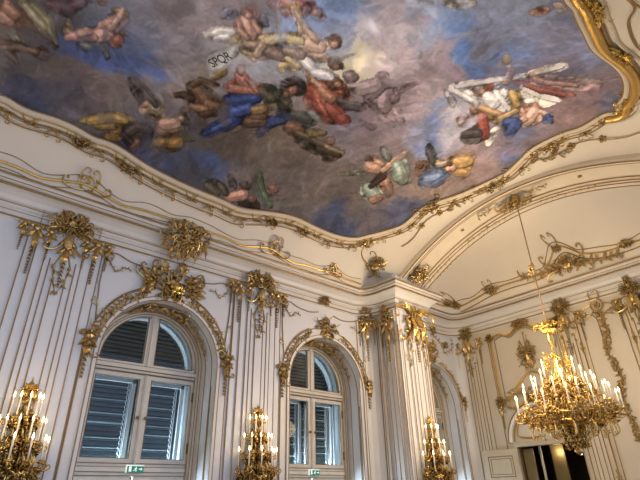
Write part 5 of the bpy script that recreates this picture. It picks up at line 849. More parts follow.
78,63,50:5.3,-2.59 5.27,-2.6 5.25,-2.63 5.27,-2.65 5.75,-2.76 5.78,-2.75 5.8,-2.72 5.79,-2.7
65,42,30:5.49,-2.83 5.39,-2.84 5.32,-2.92 5.34,-3.01 5.34,-3.01 5.44,-3.01 5.51,-2.92 5.49,-2.83
130,84,60:5.46,-2.84 5.36,-2.85 5.28,-2.93 5.3,-3.02 5.3,-3.02 5.4,-3.02 5.48,-2.93 5.46,-2.84
170,113,83:5.37,-2.9 5.33,-2.9 5.3,-2.94 5.31,-2.98 5.31,-2.98 5.35,-2.98 5.38,-2.94 5.37,-2.9
150,124,80:5.44,-2.71 5.4,-2.73 5.38,-2.77 5.41,-2.79 5.81,-2.85 5.86,-2.84 5.88,-2.8 5.85,-2.77
85,48,32:-.15,-2.07 -.23,-2.08 -.25,-2.17 -.2,-2.25 -.2,-2.25 -.13,-2.25 -.11,-2.16 -.15,-2.07
170,96,64:-.17,-2.08 -.24,-2.08 -.27,-2.18 -.22,-2.26 -.22,-2.26 -.15,-2.26 -.12,-2.16 -.17,-2.08
220,128,88:-.21,-2.14 -.24,-2.14 -.25,-2.19 -.23,-2.22 -.23,-2.22 -.2,-2.22 -.19,-2.18 -.21,-2.14
56,30,18:-.18,-2.11 -.25,-2.12 -.28,-2.21 -.23,-2.29 -.23,-2.29 -.16,-2.29 -.13,-2.2 -.18,-2.11
112,60,36:-.19,-2.12 -.26,-2.12 -.29,-2.21 -.24,-2.3 -.24,-2.3 -.17,-2.29 -.15,-2.2 -.19,-2.12
148,83,53:-.23,-2.18 -.26,-2.18 -.28,-2.22 -.25,-2.26 -.25,-2.26 -.22,-2.26 -.21,-2.22 -.23,-2.18
78,52,37:-.44,-1.96 -.5,-2.02 -.49,-2.12 -.43,-2.17 -.32,-2.15 -.27,-2.11 -.28,-2.02 -.34,-1.98
156,104,74:-.46,-1.97 -.51,-2.02 -.5,-2.12 -.44,-2.17 -.33,-2.16 -.29,-2.11 -.29,-2.03 -.35,-1.99
203,138,100:-.48,-2.04 -.5,-2.06 -.5,-2.11 -.47,-2.13 -.36,-2.12 -.34,-2.1 -.35,-2.06 -.37,-2.05
74,49,35:-.45,-2.16 -.49,-2.22 -.47,-2.3 -.41,-2.33 -.26,-2.28 -.22,-2.23 -.24,-2.14 -.3,-2.12
148,98,70:-.46,-2.17 -.5,-2.23 -.48,-2.31 -.42,-2.33 -.28,-2.29 -.24,-2.23 -.26,-2.15 -.32,-2.12
193,130,95:-.47,-2.23 -.49,-2.25 -.48,-2.29 -.45,-2.3 -.31,-2.26 -.29,-2.23 -.3,-2.19 -.33,-2.18
53,35,24:0.24,-1.71 .18,-1.72 .15,-1.79 .19,-1.86 .19,-1.86 .26,-1.86 .28,-1.78 .24,-1.71
106,70,48:0.23,-1.72 .16,-1.72 .14,-1.8 .18,-1.87 .18,-1.87 .24,-1.87 .27,-1.79 .23,-1.72
140,95,68:0.19,-1.77 .16,-1.77 .15,-1.81 .17,-1.84 .17,-1.84 .2,-1.84 .21,-1.8 .19,-1.77
40,25,17:0.27,-1.75 .22,-1.75 .2,-1.81 .23,-1.87 .23,-1.87 .29,-1.87 .31,-1.8 .27,-1.75
80,50,34:0.26,-1.75 .21,-1.76 .19,-1.82 .22,-1.88 .22,-1.88 .27,-1.87 .29,-1.81 .26,-1.75
108,70,50:0.23,-1.8 .2,-1.8 .2,-1.83 .21,-1.85 .21,-1.85 .23,-1.85 .24,-1.82 .23,-1.8
52,37,27:-.31,-1.53 -.35,-1.53 -.37,-1.57 -.34,-1.62 -.11,-1.77 -.07,-1.77 -.06,-1.72 -.08,-1.68
52,37,27:-.09,-1.68 -.13,-1.69 -.13,-1.74 -.1,-1.78 .11,-1.83 .15,-1.82 .15,-1.76 .12,-1.73
104,74,54:-.33,-1.54 -.37,-1.54 -.38,-1.58 -.36,-1.62 -.13,-1.78 -.09,-1.78 -.07,-1.73 -.1,-1.69
104,74,54:-.11,-1.68 -.14,-1.7 -.15,-1.75 -.12,-1.78 .1,-1.84 .13,-1.82 .14,-1.77 .11,-1.74
138,100,75:-.35,-1.57 -.37,-1.57 -.37,-1.59 -.36,-1.61 -.13,-1.76 -.11,-1.76 -.11,-1.74 -.12,-1.72
138,100,75:-.12,-1.72 -.14,-1.73 -.14,-1.75 -.13,-1.76 .08,-1.82 .1,-1.81 .1,-1.79 .09,-1.77
45,33,24:-.24,-1.52 -.26,-1.56 -.24,-1.61 -.2,-1.61 -.06,-1.5 -.05,-1.48 -.06,-1.45 -.09,-1.44
90,66,48:-.25,-1.53 -.27,-1.57 -.25,-1.62 -.21,-1.62 -.08,-1.51 -.06,-1.48 -.08,-1.45 -.1,-1.45
120,90,68:-.25,-1.56 -.26,-1.58 -.25,-1.6 -.24,-1.6 -.1,-1.5 -.09,-1.49 -.1,-1.48 -.11,-1.47
52,49,31:-.13,-2.33 -.18,-2.41 -.15,-2.51 -.07,-2.53 .15,-2.43 .2,-2.35 .17,-2.25 .09,-2.23
52,49,31:0.07,-2.25 .05,-2.35 .1,-2.43 .18,-2.41 .33,-2.1 .34,-2.07 .32,-2.04 .3,-2.05
104,98,62:-.15,-2.34 -.19,-2.42 -.16,-2.52 -.09,-2.54 .14,-2.44 .18,-2.36 .15,-2.26 .08,-2.23
104,98,62:0.05,-2.26 .03,-2.36 .09,-2.44 .16,-2.42 .32,-2.11 .33,-2.08 .31,-2.05 .28,-2.06
138,130,85:-.16,-2.41 -.18,-2.44 -.16,-2.49 -.13,-2.5 .09,-2.39 .11,-2.36 .1,-2.31 .06,-2.3
138,130,85:0.05,-2.31 .05,-2.36 .07,-2.39 .1,-2.38 .28,-2.11 .28,-2.09 .27,-2.08 .26,-2.08
66,61,42:-.23,-2.34 -.25,-2.39 -.23,-2.45 -.18,-2.47 .11,-2.3 .14,-2.24 .12,-2.18 .07,-2.17
132,122,84:-.24,-2.34 -.27,-2.4 -.24,-2.46 -.19,-2.47 .1,-2.31 .13,-2.25 .11,-2.19 .05,-2.18
173,160,113:-.24,-2.39 -.26,-2.41 -.25,-2.44 -.22,-2.44 .07,-2.28 .08,-2.25 .07,-2.22 .05,-2.22
43,25,26:0.07,-2.54 .01,-2.56 0,-2.64 .05,-2.71 .3,-2.81 .36,-2.8 .37,-2.71 .32,-2.64
43,25,26:0.36,-2.67 .29,-2.64 .25,-2.7 .26,-2.78 .41,-2.98 .45,-3 .48,-2.96 .47,-2.91
86,50,52:0.06,-2.55 -0,-2.57 -.01,-2.65 .04,-2.71 .28,-2.82 .34,-2.8 .35,-2.72 .31,-2.65
86,50,52:0.34,-2.68 .28,-2.65 .23,-2.7 .25,-2.79 .4,-2.98 .43,-3 .46,-2.97 .45,-2.92
115,70,73:0.03,-2.6 0,-2.61 -0,-2.65 .02,-2.68 .27,-2.78 .29,-2.78 .3,-2.74 .28,-2.71
115,70,73:0.29,-2.72 .26,-2.71 .24,-2.73 .25,-2.77 .39,-2.97 .41,-2.98 .42,-2.97 .41,-2.94
31,20,21:0.16,-2.55 .13,-2.56 .14,-2.6 .16,-2.62 .35,-2.64 .37,-2.62 .37,-2.59 .35,-2.57
62,40,42:0.14,-2.55 .12,-2.57 .12,-2.6 .14,-2.62 .33,-2.65 .36,-2.63 .36,-2.6 .33,-2.58
85,58,51:0.83,-2.44 .73,-2.44 .69,-2.56 .74,-2.67 .87,-2.74 .96,-2.74 .99,-2.64 .95,-2.54
170,116,102:0.81,-2.45 .72,-2.45 .68,-2.57 .73,-2.67 .86,-2.75 .94,-2.74 .98,-2.64 .93,-2.55
220,153,135:0.75,-2.52 .71,-2.53 .69,-2.58 .72,-2.63 .84,-2.71 .88,-2.71 .89,-2.66 .87,-2.62
80,53,47:0.46,-2.21 .42,-2.2 .4,-2.24 .41,-2.29 .52,-2.47 .58,-2.49 .62,-2.44 .6,-2.36
80,53,47:0.57,-2.34 .52,-2.36 .5,-2.44 .55,-2.49 .71,-2.56 .78,-2.53 .79,-2.44 .74,-2.38
160,106,94:0.45,-2.22 .41,-2.21 .38,-2.24 .39,-2.3 .5,-2.48 .56,-2.5 .6,-2.45 .58,-2.37
160,106,94:0.55,-2.34 .5,-2.37 .49,-2.45 .53,-2.5 .69,-2.57 .76,-2.54 .77,-2.45 .72,-2.39
208,140,125:0.42,-2.25 .4,-2.24 .39,-2.26 .39,-2.28 .51,-2.45 .54,-2.46 .56,-2.44 .55,-2.4
208,140,125:0.53,-2.4 .5,-2.41 .5,-2.44 .52,-2.47 .68,-2.53 .71,-2.51 .72,-2.47 .69,-2.45
72,40,29:1.1,-2.56 1.03,-2.56 .99,-2.65 1.03,-2.74 1.03,-2.74 1.11,-2.73 1.14,-2.64 1.1,-2.56
144,80,58:1.09,-2.56 1.01,-2.57 .97,-2.66 1.01,-2.74 1.01,-2.74 1.09,-2.74 1.13,-2.65 1.09,-2.56
188,108,80:1.04,-2.62 1,-2.63 .99,-2.67 1.01,-2.71 1.01,-2.71 1.04,-2.7 1.06,-2.66 1.04,-2.62
83,58,48:0.94,-2.75 .91,-2.71 .87,-2.72 .86,-2.77 .91,-3.05 .93,-3.08 .97,-3.07 .98,-3.03
83,58,48:0.98,-3.04 .96,-3 .93,-3 .91,-3.04 .91,-3.2 .93,-3.23 .95,-3.24 .97,-3.21
166,116,96:0.92,-2.75 .89,-2.71 .85,-2.72 .84,-2.77 .9,-3.05 .92,-3.09 .95,-3.08 .96,-3.04
166,116,96:0.96,-3.05 .94,-3.01 .91,-3.01 .89,-3.04 .9,-3.21 .91,-3.24 .94,-3.24 .95,-3.21
215,153,128:0.88,-2.76 .87,-2.75 .85,-2.75 .85,-2.77 .9,-3.06 .91,-3.07 .92,-3.07 .93,-3.05
215,153,128:0.93,-3.05 .92,-3.03 .91,-3.03 .9,-3.05 .9,-3.21 .91,-3.23 .92,-3.23 .92,-3.22
75,53,43:1.04,-2.78 1.02,-2.76 .99,-2.77 .98,-2.81 1.04,-3.06 1.06,-3.08 1.09,-3.07 1.09,-3.04
150,106,86:1.02,-2.79 1,-2.76 .97,-2.77 .96,-2.81 1.02,-3.07 1.04,-3.09 1.07,-3.08 1.07,-3.05
88,64,54:0.55,-2.35 .53,-2.35 .51,-2.38 .53,-2.41 .67,-2.53 .7,-2.53 .71,-2.5 .7,-2.47
176,128,108:0.54,-2.36 .51,-2.36 .5,-2.39 .51,-2.42 .65,-2.54 .68,-2.54 .69,-2.51 .68,-2.48
48,48,36:0.65,-2.2 .61,-2.22 .61,-2.28 .65,-2.31 .79,-2.33 .83,-2.3 .84,-2.25 .8,-2.22
96,96,72:0.63,-2.21 .6,-2.23 .59,-2.28 .63,-2.32 .78,-2.33 .82,-2.31 .82,-2.26 .78,-2.22
128,128,98:0.62,-2.24 .6,-2.25 .6,-2.28 .61,-2.29 .76,-2.31 .78,-2.3 .78,-2.27 .77,-2.26
50,53,51:0.9,-2.36 .88,-2.39 .9,-2.42 .93,-2.42 1.07,-2.31 1.08,-2.27 1.07,-2.24 1.04,-2.24
100,106,102:0.88,-2.37 .87,-2.4 .88,-2.43 .91,-2.43 1.05,-2.31 1.06,-2.28 1.05,-2.25 1.02,-2.25
35,23,20:6.62,-2.89 6.51,-2.89 6.41,-2.98 6.43,-3.07 6.43,-3.07 6.54,-3.07 6.64,-2.98 6.62,-2.89
70,46,40:6.58,-2.9 6.47,-2.9 6.38,-2.99 6.4,-3.08 6.4,-3.08 6.51,-3.08 6.6,-2.99 6.58,-2.9
95,65,58:6.48,-2.96 6.43,-2.96 6.39,-3 6.4,-3.04 6.4,-3.04 6.45,-3.04 6.49,-3 6.48,-2.96
83,59,47:6.76,-2.68 6.61,-2.71 6.52,-2.84 6.58,-2.94 6.78,-2.99 6.94,-2.96 7.03,-2.83 6.97,-2.73
166,118,94:6.72,-2.69 6.57,-2.72 6.48,-2.85 6.54,-2.95 6.74,-3 6.9,-2.97 6.99,-2.84 6.93,-2.74
215,155,125:6.61,-2.77 6.55,-2.79 6.51,-2.85 6.53,-2.89 6.73,-2.95 6.8,-2.93 6.84,-2.87 6.82,-2.83
81,60,47:7.12,-2.87 7.08,-2.83 7.01,-2.86 6.97,-2.92 6.95,-3.24 6.99,-3.29 7.07,-3.26 7.12,-3.19
81,60,47:7.12,-3.19 7.07,-3.15 6.99,-3.17 6.95,-3.24 6.95,-3.61 6.98,-3.65 7.06,-3.62 7.1,-3.56
162,120,94:7.08,-2.88 7.04,-2.84 6.97,-2.86 6.93,-2.93 6.91,-3.25 6.95,-3.29 7.03,-3.27 7.08,-3.2
162,120,94:7.08,-3.2 7.03,-3.16 6.95,-3.18 6.91,-3.25 6.91,-3.62 6.94,-3.65 7.02,-3.63 7.06,-3.57
210,158,125:7.01,-2.9 6.99,-2.88 6.96,-2.89 6.94,-2.92 6.93,-3.24 6.94,-3.26 6.98,-3.25 7,-3.22
210,158,125:7,-3.22 6.98,-3.2 6.94,-3.21 6.92,-3.24 6.92,-3.61 6.93,-3.63 6.97,-3.62 6.98,-3.59
44,50,47:6.57,-3.32 6.5,-3.39 6.52,-3.45 6.6,-3.45 6.87,-3.32 6.94,-3.25 6.93,-3.18 6.84,-3.19
88,100,94:6.53,-3.33 6.47,-3.4 6.48,-3.46 6.57,-3.46 6.83,-3.33 6.91,-3.26 6.89,-3.19 6.8,-3.2
118,133,125:6.51,-3.37 6.48,-3.4 6.48,-3.43 6.52,-3.43 6.79,-3.3 6.82,-3.27 6.81,-3.24 6.77,-3.24
56,67,60:7.19,-3.08 7.06,-3.24 7.12,-3.36 7.31,-3.33 7.72,-3.09 7.86,-2.93 7.8,-2.81 7.59,-2.85
112,134,120:7.15,-3.09 7.02,-3.25 7.08,-3.37 7.27,-3.33 7.68,-3.1 7.82,-2.94 7.75,-2.82 7.55,-2.86
148,175,158:7.11,-3.18 7.05,-3.24 7.08,-3.3 7.16,-3.28 7.56,-3.05 7.62,-2.98 7.6,-2.93 7.51,-2.94
52,62,55:7.21,-2.12 7.04,-2.25 7.03,-2.4 7.19,-2.44 7.57,-2.34 7.75,-2.22 7.76,-2.06 7.59,-2.03
104,124,110:7.17,-2.14 7,-2.26 6.99,-2.41 7.15,-2.45 7.52,-2.35 7.71,-2.23 7.72,-2.07 7.55,-2.04
138,163,145:7.09,-2.24 7.01,-2.3 7.01,-2.36 7.08,-2.38 7.45,-2.29 7.53,-2.23 7.54,-2.16 7.46,-2.14
62,43,32:7.34,-2.63 7.25,-2.73 7.3,-2.81 7.43,-2.79 7.83,-2.52 7.89,-2.44 7.86,-2.38 7.75,-2.4
124,86,64:7.29,-2.64 7.21,-2.74 7.25,-2.82 7.39,-2.8 7.78,-2.53 7.85,-2.45 7.81,-2.39 7.71,-2.41
163,115,88:7.27,-2.69 7.23,-2.74 7.25,-2.78 7.31,-2.77 7.71,-2.51 7.74,-2.48 7.72,-2.45 7.67,-2.46
30,21,19:7.25,-2.33 7.22,-2.31 7.17,-2.33 7.15,-2.37 7.17,-2.8 7.21,-2.83 7.27,-2.81 7.3,-2.75
60,42,38:7.21,-2.34 7.18,-2.32 7.13,-2.34 7.1,-2.38 7.13,-2.81 7.17,-2.84 7.23,-2.82 7.26,-2.76
70,45,33:7.69,-1.98 7.61,-1.95 7.52,-2 7.49,-2.08 7.57,-2.28 7.64,-2.32 7.74,-2.27 7.77,-2.18
140,90,66:7.64,-2 7.57,-1.96 7.47,-2.01 7.45,-2.1 7.53,-2.29 7.6,-2.33 7.7,-2.28 7.73,-2.19
183,120,90:7.55,-2.03 7.52,-2.02 7.47,-2.04 7.46,-2.08 7.54,-2.28 7.57,-2.29 7.62,-2.27 7.63,-2.23
60,40,28:7.83,-3.4 7.68,-3.4 7.54,-3.52 7.55,-3.64 7.55,-3.64 7.7,-3.64 7.84,-3.52 7.83,-3.4
120,80,56:7.79,-3.41 7.63,-3.41 7.49,-3.53 7.5,-3.65 7.5,-3.65 7.65,-3.65 7.8,-3.53 7.79,-3.41
158,108,78:7.64,-3.49 7.57,-3.49 7.51,-3.54 7.52,-3.6 7.52,-3.6 7.58,-3.6 7.65,-3.54 7.64,-3.49
45,30,22:7.71,-3.45 7.59,-3.45 7.47,-3.54 7.48,-3.63 7.48,-3.63 7.6,-3.64 7.72,-3.54 7.71,-3.45
90,60,44:7.66,-3.46 7.54,-3.45 7.43,-3.55 7.44,-3.64 7.44,-3.64 7.56,-3.64 7.67,-3.55 7.66,-3.46
120,83,63:7.55,-3.52 7.5,-3.52 7.45,-3.56 7.45,-3.6 7.45,-3.6 7.5,-3.6 7.55,-3.56 7.55,-3.52
32,31,30:7.42,-3.89 7.35,-3.96 7.36,-4.02 7.46,-4.01 7.81,-3.85 7.89,-3.77 7.87,-3.71 7.78,-3.72
64,62,60:7.38,-3.89 7.31,-3.96 7.32,-4.03 7.42,-4.02 7.77,-3.86 7.85,-3.78 7.83,-3.72 7.73,-3.73
88,85,83:7.35,-3.94 7.32,-3.97 7.33,-4 7.37,-3.99 7.72,-3.83 7.76,-3.79 7.75,-3.77 7.7,-3.77
73,63,53:8.05,-3.75 7.96,-3.73 7.87,-3.79 7.85,-3.87 7.98,-4.05 8.05,-4.06 8.14,-4.01 8.16,-3.95
146,126,106:8,-3.76 7.92,-3.74 7.82,-3.8 7.81,-3.88 7.94,-4.05 8.01,-4.07 8.1,-4.02 8.11,-3.96
190,165,140:7.91,-3.8 7.87,-3.79 7.83,-3.82 7.82,-3.85 7.95,-4.03 7.98,-4.04 8.02,-4.02 8.02,-3.99
40,52,75:8.45,-3.15 8.27,-3.12 8.07,-3.26 8.04,-3.42 8.21,-3.64 8.39,-3.67 8.59,-3.54 8.62,-3.38
80,104,150:8.4,-3.16 8.22,-3.13 8.02,-3.27 8,-3.42 8.17,-3.64 8.34,-3.68 8.54,-3.55 8.57,-3.39
108,138,195:8.2,-3.25 8.12,-3.24 8.03,-3.3 8.02,-3.37 8.19,-3.59 8.27,-3.6 8.37,-3.55 8.38,-3.48
26,34,55:8.59,-3.24 8.54,-3.19 8.43,-3.23 8.38,-3.32 8.4,-3.71 8.45,-3.76 8.56,-3.72 8.61,-3.64
52,68,110:8.55,-3.24 8.49,-3.2 8.38,-3.24 8.33,-3.33 8.35,-3.72 8.41,-3.77 8.52,-3.73 8.57,-3.65
73,93,145:8.45,-3.27 8.42,-3.25 8.37,-3.27 8.35,-3.31 8.37,-3.71 8.4,-3.73 8.45,-3.71 8.47,-3.67
89,67,32:8.46,-4.03 8.29,-3.99 8.09,-4.1 8.05,-4.25 8.2,-4.42 8.33,-4.45 8.5,-4.37 8.54,-4.24
178,134,64:8.41,-4.04 8.25,-4 8.04,-4.11 8.01,-4.26 8.15,-4.43 8.29,-4.46 8.46,-4.37 8.49,-4.25
230,175,88:8.22,-4.11 8.14,-4.09 8.05,-4.14 8.03,-4.21 8.16,-4.39 8.22,-4.4 8.3,-4.36 8.32,-4.31
75,52,22:8.65,-3.8 8.53,-3.79 8.4,-3.88 8.4,-3.98 8.58,-4.13 8.7,-4.14 8.82,-4.06 8.82,-3.96
150,104,44:8.61,-3.81 8.48,-3.8 8.36,-3.89 8.36,-3.99 8.54,-4.14 8.66,-4.15 8.78,-4.06 8.78,-3.96
195,138,63:8.49,-3.86 8.43,-3.86 8.37,-3.9 8.37,-3.94 8.55,-4.09 8.61,-4.1 8.66,-4.06 8.66,-4.02
93,68,55:8.41,-3.86 8.3,-3.86 8.18,-3.94 8.19,-4.02 8.19,-4.02 8.3,-4.03 8.41,-3.95 8.41,-3.86
186,136,110:8.37,-3.87 8.25,-3.86 8.14,-3.95 8.14,-4.03 8.14,-4.03 8.25,-4.04 8.37,-3.95 8.37,-3.87
240,178,145:8.25,-3.92 8.2,-3.92 8.15,-3.96 8.15,-4 8.15,-4 8.2,-4 8.25,-3.96 8.25,-3.92
46,33,25:8.2,-3.93 8.12,-3.93 8.04,-3.99 8.04,-4.05 8.04,-4.05 8.12,-4.05 8.2,-3.99 8.2,-3.93
92,66,50:8.15,-3.94 8.07,-3.94 7.99,-3.99 8,-4.05 8,-4.05 8.08,-4.06 8.16,-4 8.15,-3.94
123,90,70:8.07,-3.98 8.04,-3.98 8,-4 8,-4.03 8,-4.03 8.04,-4.03 8.07,-4 8.07,-3.98
36,24,20:4.58,-1.04 4.49,-1.05 4.44,-1.12 4.48,-1.18 4.48,-1.18 4.58,-1.18 4.63,-1.1 4.58,-1.04
72,48,40:4.55,-1.05 4.46,-1.06 4.41,-1.13 4.45,-1.19 4.45,-1.19 4.55,-1.18 4.6,-1.11 4.55,-1.05
98,68,58:4.49,-1.1 4.45,-1.1 4.42,-1.14 4.44,-1.17 4.44,-1.17 4.49,-1.16 4.51,-1.13 4.49,-1.1
75,49,38:4.41,-.73 4.29,-.72 4.22,-.79 4.26,-.87 4.52,-1.01 4.64,-1.02 4.72,-.94 4.68,-.86
150,98,76:4.38,-.73 4.27,-.73 4.19,-.8 4.24,-.87 4.49,-1.02 4.61,-1.03 4.69,-.95 4.65,-.87
195,130,103:4.3,-.78 4.25,-.78 4.21,-.81 4.23,-.85 4.49,-.99 4.54,-1 4.58,-.96 4.56,-.93
55,35,26:4.87,-.86 4.77,-.87 4.72,-.93 4.77,-.99 4.77,-.99 4.87,-.98 4.92,-.91 4.87,-.86
110,70,52:4.84,-.87 4.74,-.87 4.69,-.94 4.74,-1 4.74,-1 4.84,-.99 4.89,-.92 4.84,-.87
145,95,73:4.77,-.91 4.73,-.92 4.71,-.95 4.73,-.98 4.73,-.98 4.77,-.97 4.8,-.94 4.77,-.91
65,40,30:5.22,-1.21 5.11,-1.22 5.06,-1.29 5.1,-1.36 5.1,-1.36 5.2,-1.35 5.26,-1.27 5.22,-1.21
130,80,60:5.19,-1.22 5.08,-1.23 5.03,-1.3 5.07,-1.37 5.07,-1.37 5.17,-1.37 5.23,-1.28 5.19,-1.22
170,108,83:5.11,-1.27 5.07,-1.28 5.04,-1.31 5.06,-1.34 5.06,-1.34 5.11,-1.34 5.13,-1.3 5.11,-1.27
60,39,30:5.13,-1.1 5.05,-1.11 5.01,-1.16 5.05,-1.21 5.05,-1.21 5.12,-1.21 5.17,-1.15 5.13,-1.1
120,78,60:5.1,-1.11 5.02,-1.12 4.98,-1.17 5.01,-1.22 5.01,-1.22 5.09,-1.22 5.13,-1.16 5.1,-1.11
158,105,83:5.05,-1.15 5.01,-1.15 4.99,-1.18 5.01,-1.2 5.01,-1.2 5.04,-1.2 5.06,-1.17 5.05,-1.15
38,36,36:4.1,-1.08 4.08,-1.12 4.1,-1.15 4.15,-1.15 4.34,-1.04 4.37,-1.01 4.34,-.98 4.3,-.98
76,72,72:4.08,-1.09 4.05,-1.13 4.07,-1.16 4.12,-1.16 4.31,-1.05 4.34,-1.02 4.32,-.99 4.27,-.99
30,42,27:4.61,-1.4 4.6,-1.46 4.64,-1.48 4.69,-1.46 4.87,-1.27 4.88,-1.21 4.82,-1.18 4.75,-1.21
30,42,27:4.77,-1.2 4.74,-1.26 4.78,-1.3 4.85,-1.29 5.07,-1.13 5.11,-1.07 5.06,-1.03 4.98,-1.04
30,42,27:4.99,-1.04 4.95,-1.09 4.99,-1.14 5.06,-1.14 5.33,-1 5.37,-.94 5.34,-.9 5.26,-.9
60,84,54:4.58,-1.41 4.57,-1.47 4.61,-1.49 4.66,-1.47 4.84,-1.28 4.85,-1.22 4.79,-1.19 4.72,-1.22
60,84,54:4.74,-1.21 4.7,-1.27 4.75,-1.31 4.82,-1.3 5.04,-1.14 5.07,-1.08 5.03,-1.04 4.95,-1.05
60,84,54:4.96,-1.05 4.92,-1.1 4.96,-1.15 5.03,-1.14 5.3,-1.01 5.34,-.95 5.3,-.91 5.23,-.91
83,113,75:4.58,-1.44 4.57,-1.46 4.59,-1.47 4.62,-1.46 4.78,-1.27 4.79,-1.25 4.76,-1.23 4.73,-1.25
83,113,75:4.73,-1.24 4.72,-1.27 4.74,-1.29 4.77,-1.28 4.99,-1.12 5,-1.1 4.98,-1.08 4.95,-1.09
83,113,75:4.95,-1.08 4.93,-1.11 4.95,-1.13 4.98,-1.13 5.25,-.99 5.27,-.96 5.25,-.94 5.22,-.95
42,40,41:5.29,-1.04 5.24,-1.04 5.21,-1.08 5.23,-1.11 5.46,-1.22 5.51,-1.22 5.54,-1.18 5.52,-1.15
84,80,82:5.26,-1.05 5.21,-1.05 5.18,-1.09 5.2,-1.12 5.42,-1.23 5.47,-1.23 5.51,-1.19 5.49,-1.16
38,35,24:3.76,-.77 3.69,-.81 3.71,-.88 3.79,-.89 4.01,-.85 4.08,-.8 4.07,-.74 3.98,-.72
76,70,48:3.73,-.77 3.67,-.82 3.68,-.88 3.77,-.9 3.99,-.86 4.06,-.81 4.04,-.75 3.95,-.73
103,95,68:3.71,-.82 3.68,-.84 3.69,-.87 3.72,-.88 3.94,-.83 3.97,-.81 3.97,-.78 3.93,-.78
33,30,21:3.97,-.89 3.93,-.94 3.96,-.99 4.02,-.99 4.23,-.89 4.27,-.85 4.24,-.8 4.17,-.8
66,60,42:3.94,-.9 3.9,-.95 3.93,-.99 3.99,-.99 4.2,-.9 4.24,-.86 4.21,-.81 4.14,-.81
90,83,60:3.93,-.93 3.91,-.96 3.92,-.98 3.95,-.98 4.16,-.88 4.18,-.86 4.17,-.84 4.13,-.84
100,88,60:3.04,-4.05 2.98,-4.03 2.93,-4.08 2.94,-4.16 3.1,-4.37 3.17,-4.39 3.22,-4.34 3.21,-4.26
100,88,60:3.2,-4.25 3.13,-4.26 3.09,-4.33 3.12,-4.39 3.36,-4.51 3.43,-4.5 3.47,-4.43 3.44,-4.37
200,176,120:3.02,-4.05 2.96,-4.03 2.91,-4.09 2.91,-4.16 3.08,-4.38 3.15,-4.39 3.2,-4.34 3.19,-4.27
200,176,120:3.17,-4.25 3.1,-4.26 3.07,-4.33 3.1,-4.39 3.34,-4.51 3.41,-4.5 3.45,-4.44 3.42,-4.37
250,228,158:2.97,-4.09 2.94,-4.08 2.91,-4.11 2.92,-4.14 3.09,-4.35 3.11,-4.36 3.14,-4.34 3.13,-4.3
250,228,158:3.13,-4.3 3.1,-4.3 3.08,-4.33 3.09,-4.36 3.33,-4.48 3.36,-4.48 3.38,-4.45 3.37,-4.42
84,70,55:2.91,-3.95 2.94,-4.01 3.01,-4.01 3.05,-3.94 3.06,-3.74 3.03,-3.67 2.96,-3.68 2.92,-3.75
168,140,110:2.89,-3.95 2.92,-4.02 2.99,-4.01 3.03,-3.94 3.04,-3.74 3.01,-3.68 2.94,-3.68 2.9,-3.76
218,183,145:2.9,-3.96 2.91,-3.98 2.94,-3.98 2.96,-3.95 2.97,-3.75 2.96,-3.72 2.93,-3.73 2.91,-3.76
65,53,47:3.19,-3.83 3.1,-3.86 3.07,-3.95 3.12,-4.02 3.33,-4.08 3.42,-4.06 3.46,-3.96 3.4,-3.89
130,106,94:3.17,-3.83 3.08,-3.86 3.05,-3.96 3.1,-4.03 3.3,-4.09 3.39,-4.06 3.43,-3.97 3.38,-3.9
170,140,125:3.11,-3.9 3.07,-3.91 3.06,-3.95 3.08,-3.98 3.29,-4.04 3.33,-4.03 3.34,-3.99 3.32,-3.96
98,84,54:3.47,-3.96 3.42,-3.99 3.42,-4.05 3.46,-4.08 3.7,-4.05 3.76,-4.02 3.76,-3.96 3.72,-3.93
196,168,108:3.45,-3.96 3.4,-4 3.4,-4.06 3.44,-4.08 3.68,-4.06 3.73,-4.02 3.74,-3.96 3.69,-3.94
250,218,143:3.43,-4 3.4,-4.02 3.4,-4.05 3.42,-4.06 3.66,-4.03 3.68,-4.01 3.69,-3.99 3.67,-3.98
74,62,54:3.37,-4.06 3.3,-4.07 3.27,-4.15 3.31,-4.2 3.53,-4.31 3.62,-4.29 3.67,-4.19 3.62,-4.12
148,124,108:3.35,-4.06 3.28,-4.08 3.25,-4.15 3.29,-4.21 3.51,-4.31 3.6,-4.29 3.65,-4.2 3.6,-4.13
193,163,143:3.3,-4.11 3.27,-4.12 3.26,-4.15 3.28,-4.18 3.5,-4.27 3.55,-4.26 3.57,-4.22 3.54,-4.19
176,144,92:2.78,-4.63 2.78,-4.66 2.8,-4.67 2.82,-4.65 2.9,-4.49 2.9,-4.46 2.88,-4.45 2.86,-4.47
176,144,92:2.87,-4.46 2.86,-4.48 2.87,-4.5 2.9,-4.5 3.07,-4.35 3.08,-4.32 3.06,-4.3 3.04,-4.31
176,144,92:2.82,-4.76 2.8,-4.75 2.78,-4.77 2.78,-4.79 2.85,-4.9 2.87,-4.91 2.89,-4.89 2.89,-4.87
176,144,92:2.87,-4.86 2.85,-4.87 2.85,-4.9 2.87,-4.91 3.05,-4.88 3.07,-4.86 3.07,-4.84 3.05,-4.83
176,144,92:3.04,-4.84 3.03,-4.86 3.04,-4.88 3.07,-4.87 3.23,-4.72 3.23,-4.7 3.22,-4.68 3.2,-4.69
176,144,92:3.19,-4.7 3.19,-4.72 3.21,-4.73 3.23,-4.71 3.31,-4.53 3.31,-4.51 3.29,-4.5 3.27,-4.52
94,92,86:2.2,-3.55 2.16,-3.53 2.12,-3.57 2.13,-3.62 2.25,-3.84 2.31,-3.86 2.36,-3.81 2.35,-3.74
94,92,86:2.34,-3.72 2.27,-3.73 2.24,-3.8 2.27,-3.86 2.4,-3.94 2.47,-3.94 2.5,-3.87 2.47,-3.81
188,184,172:2.18,-3.55 2.14,-3.53 2.1,-3.57 2.11,-3.63 2.23,-3.85 2.29,-3.87 2.34,-3.82 2.33,-3.74
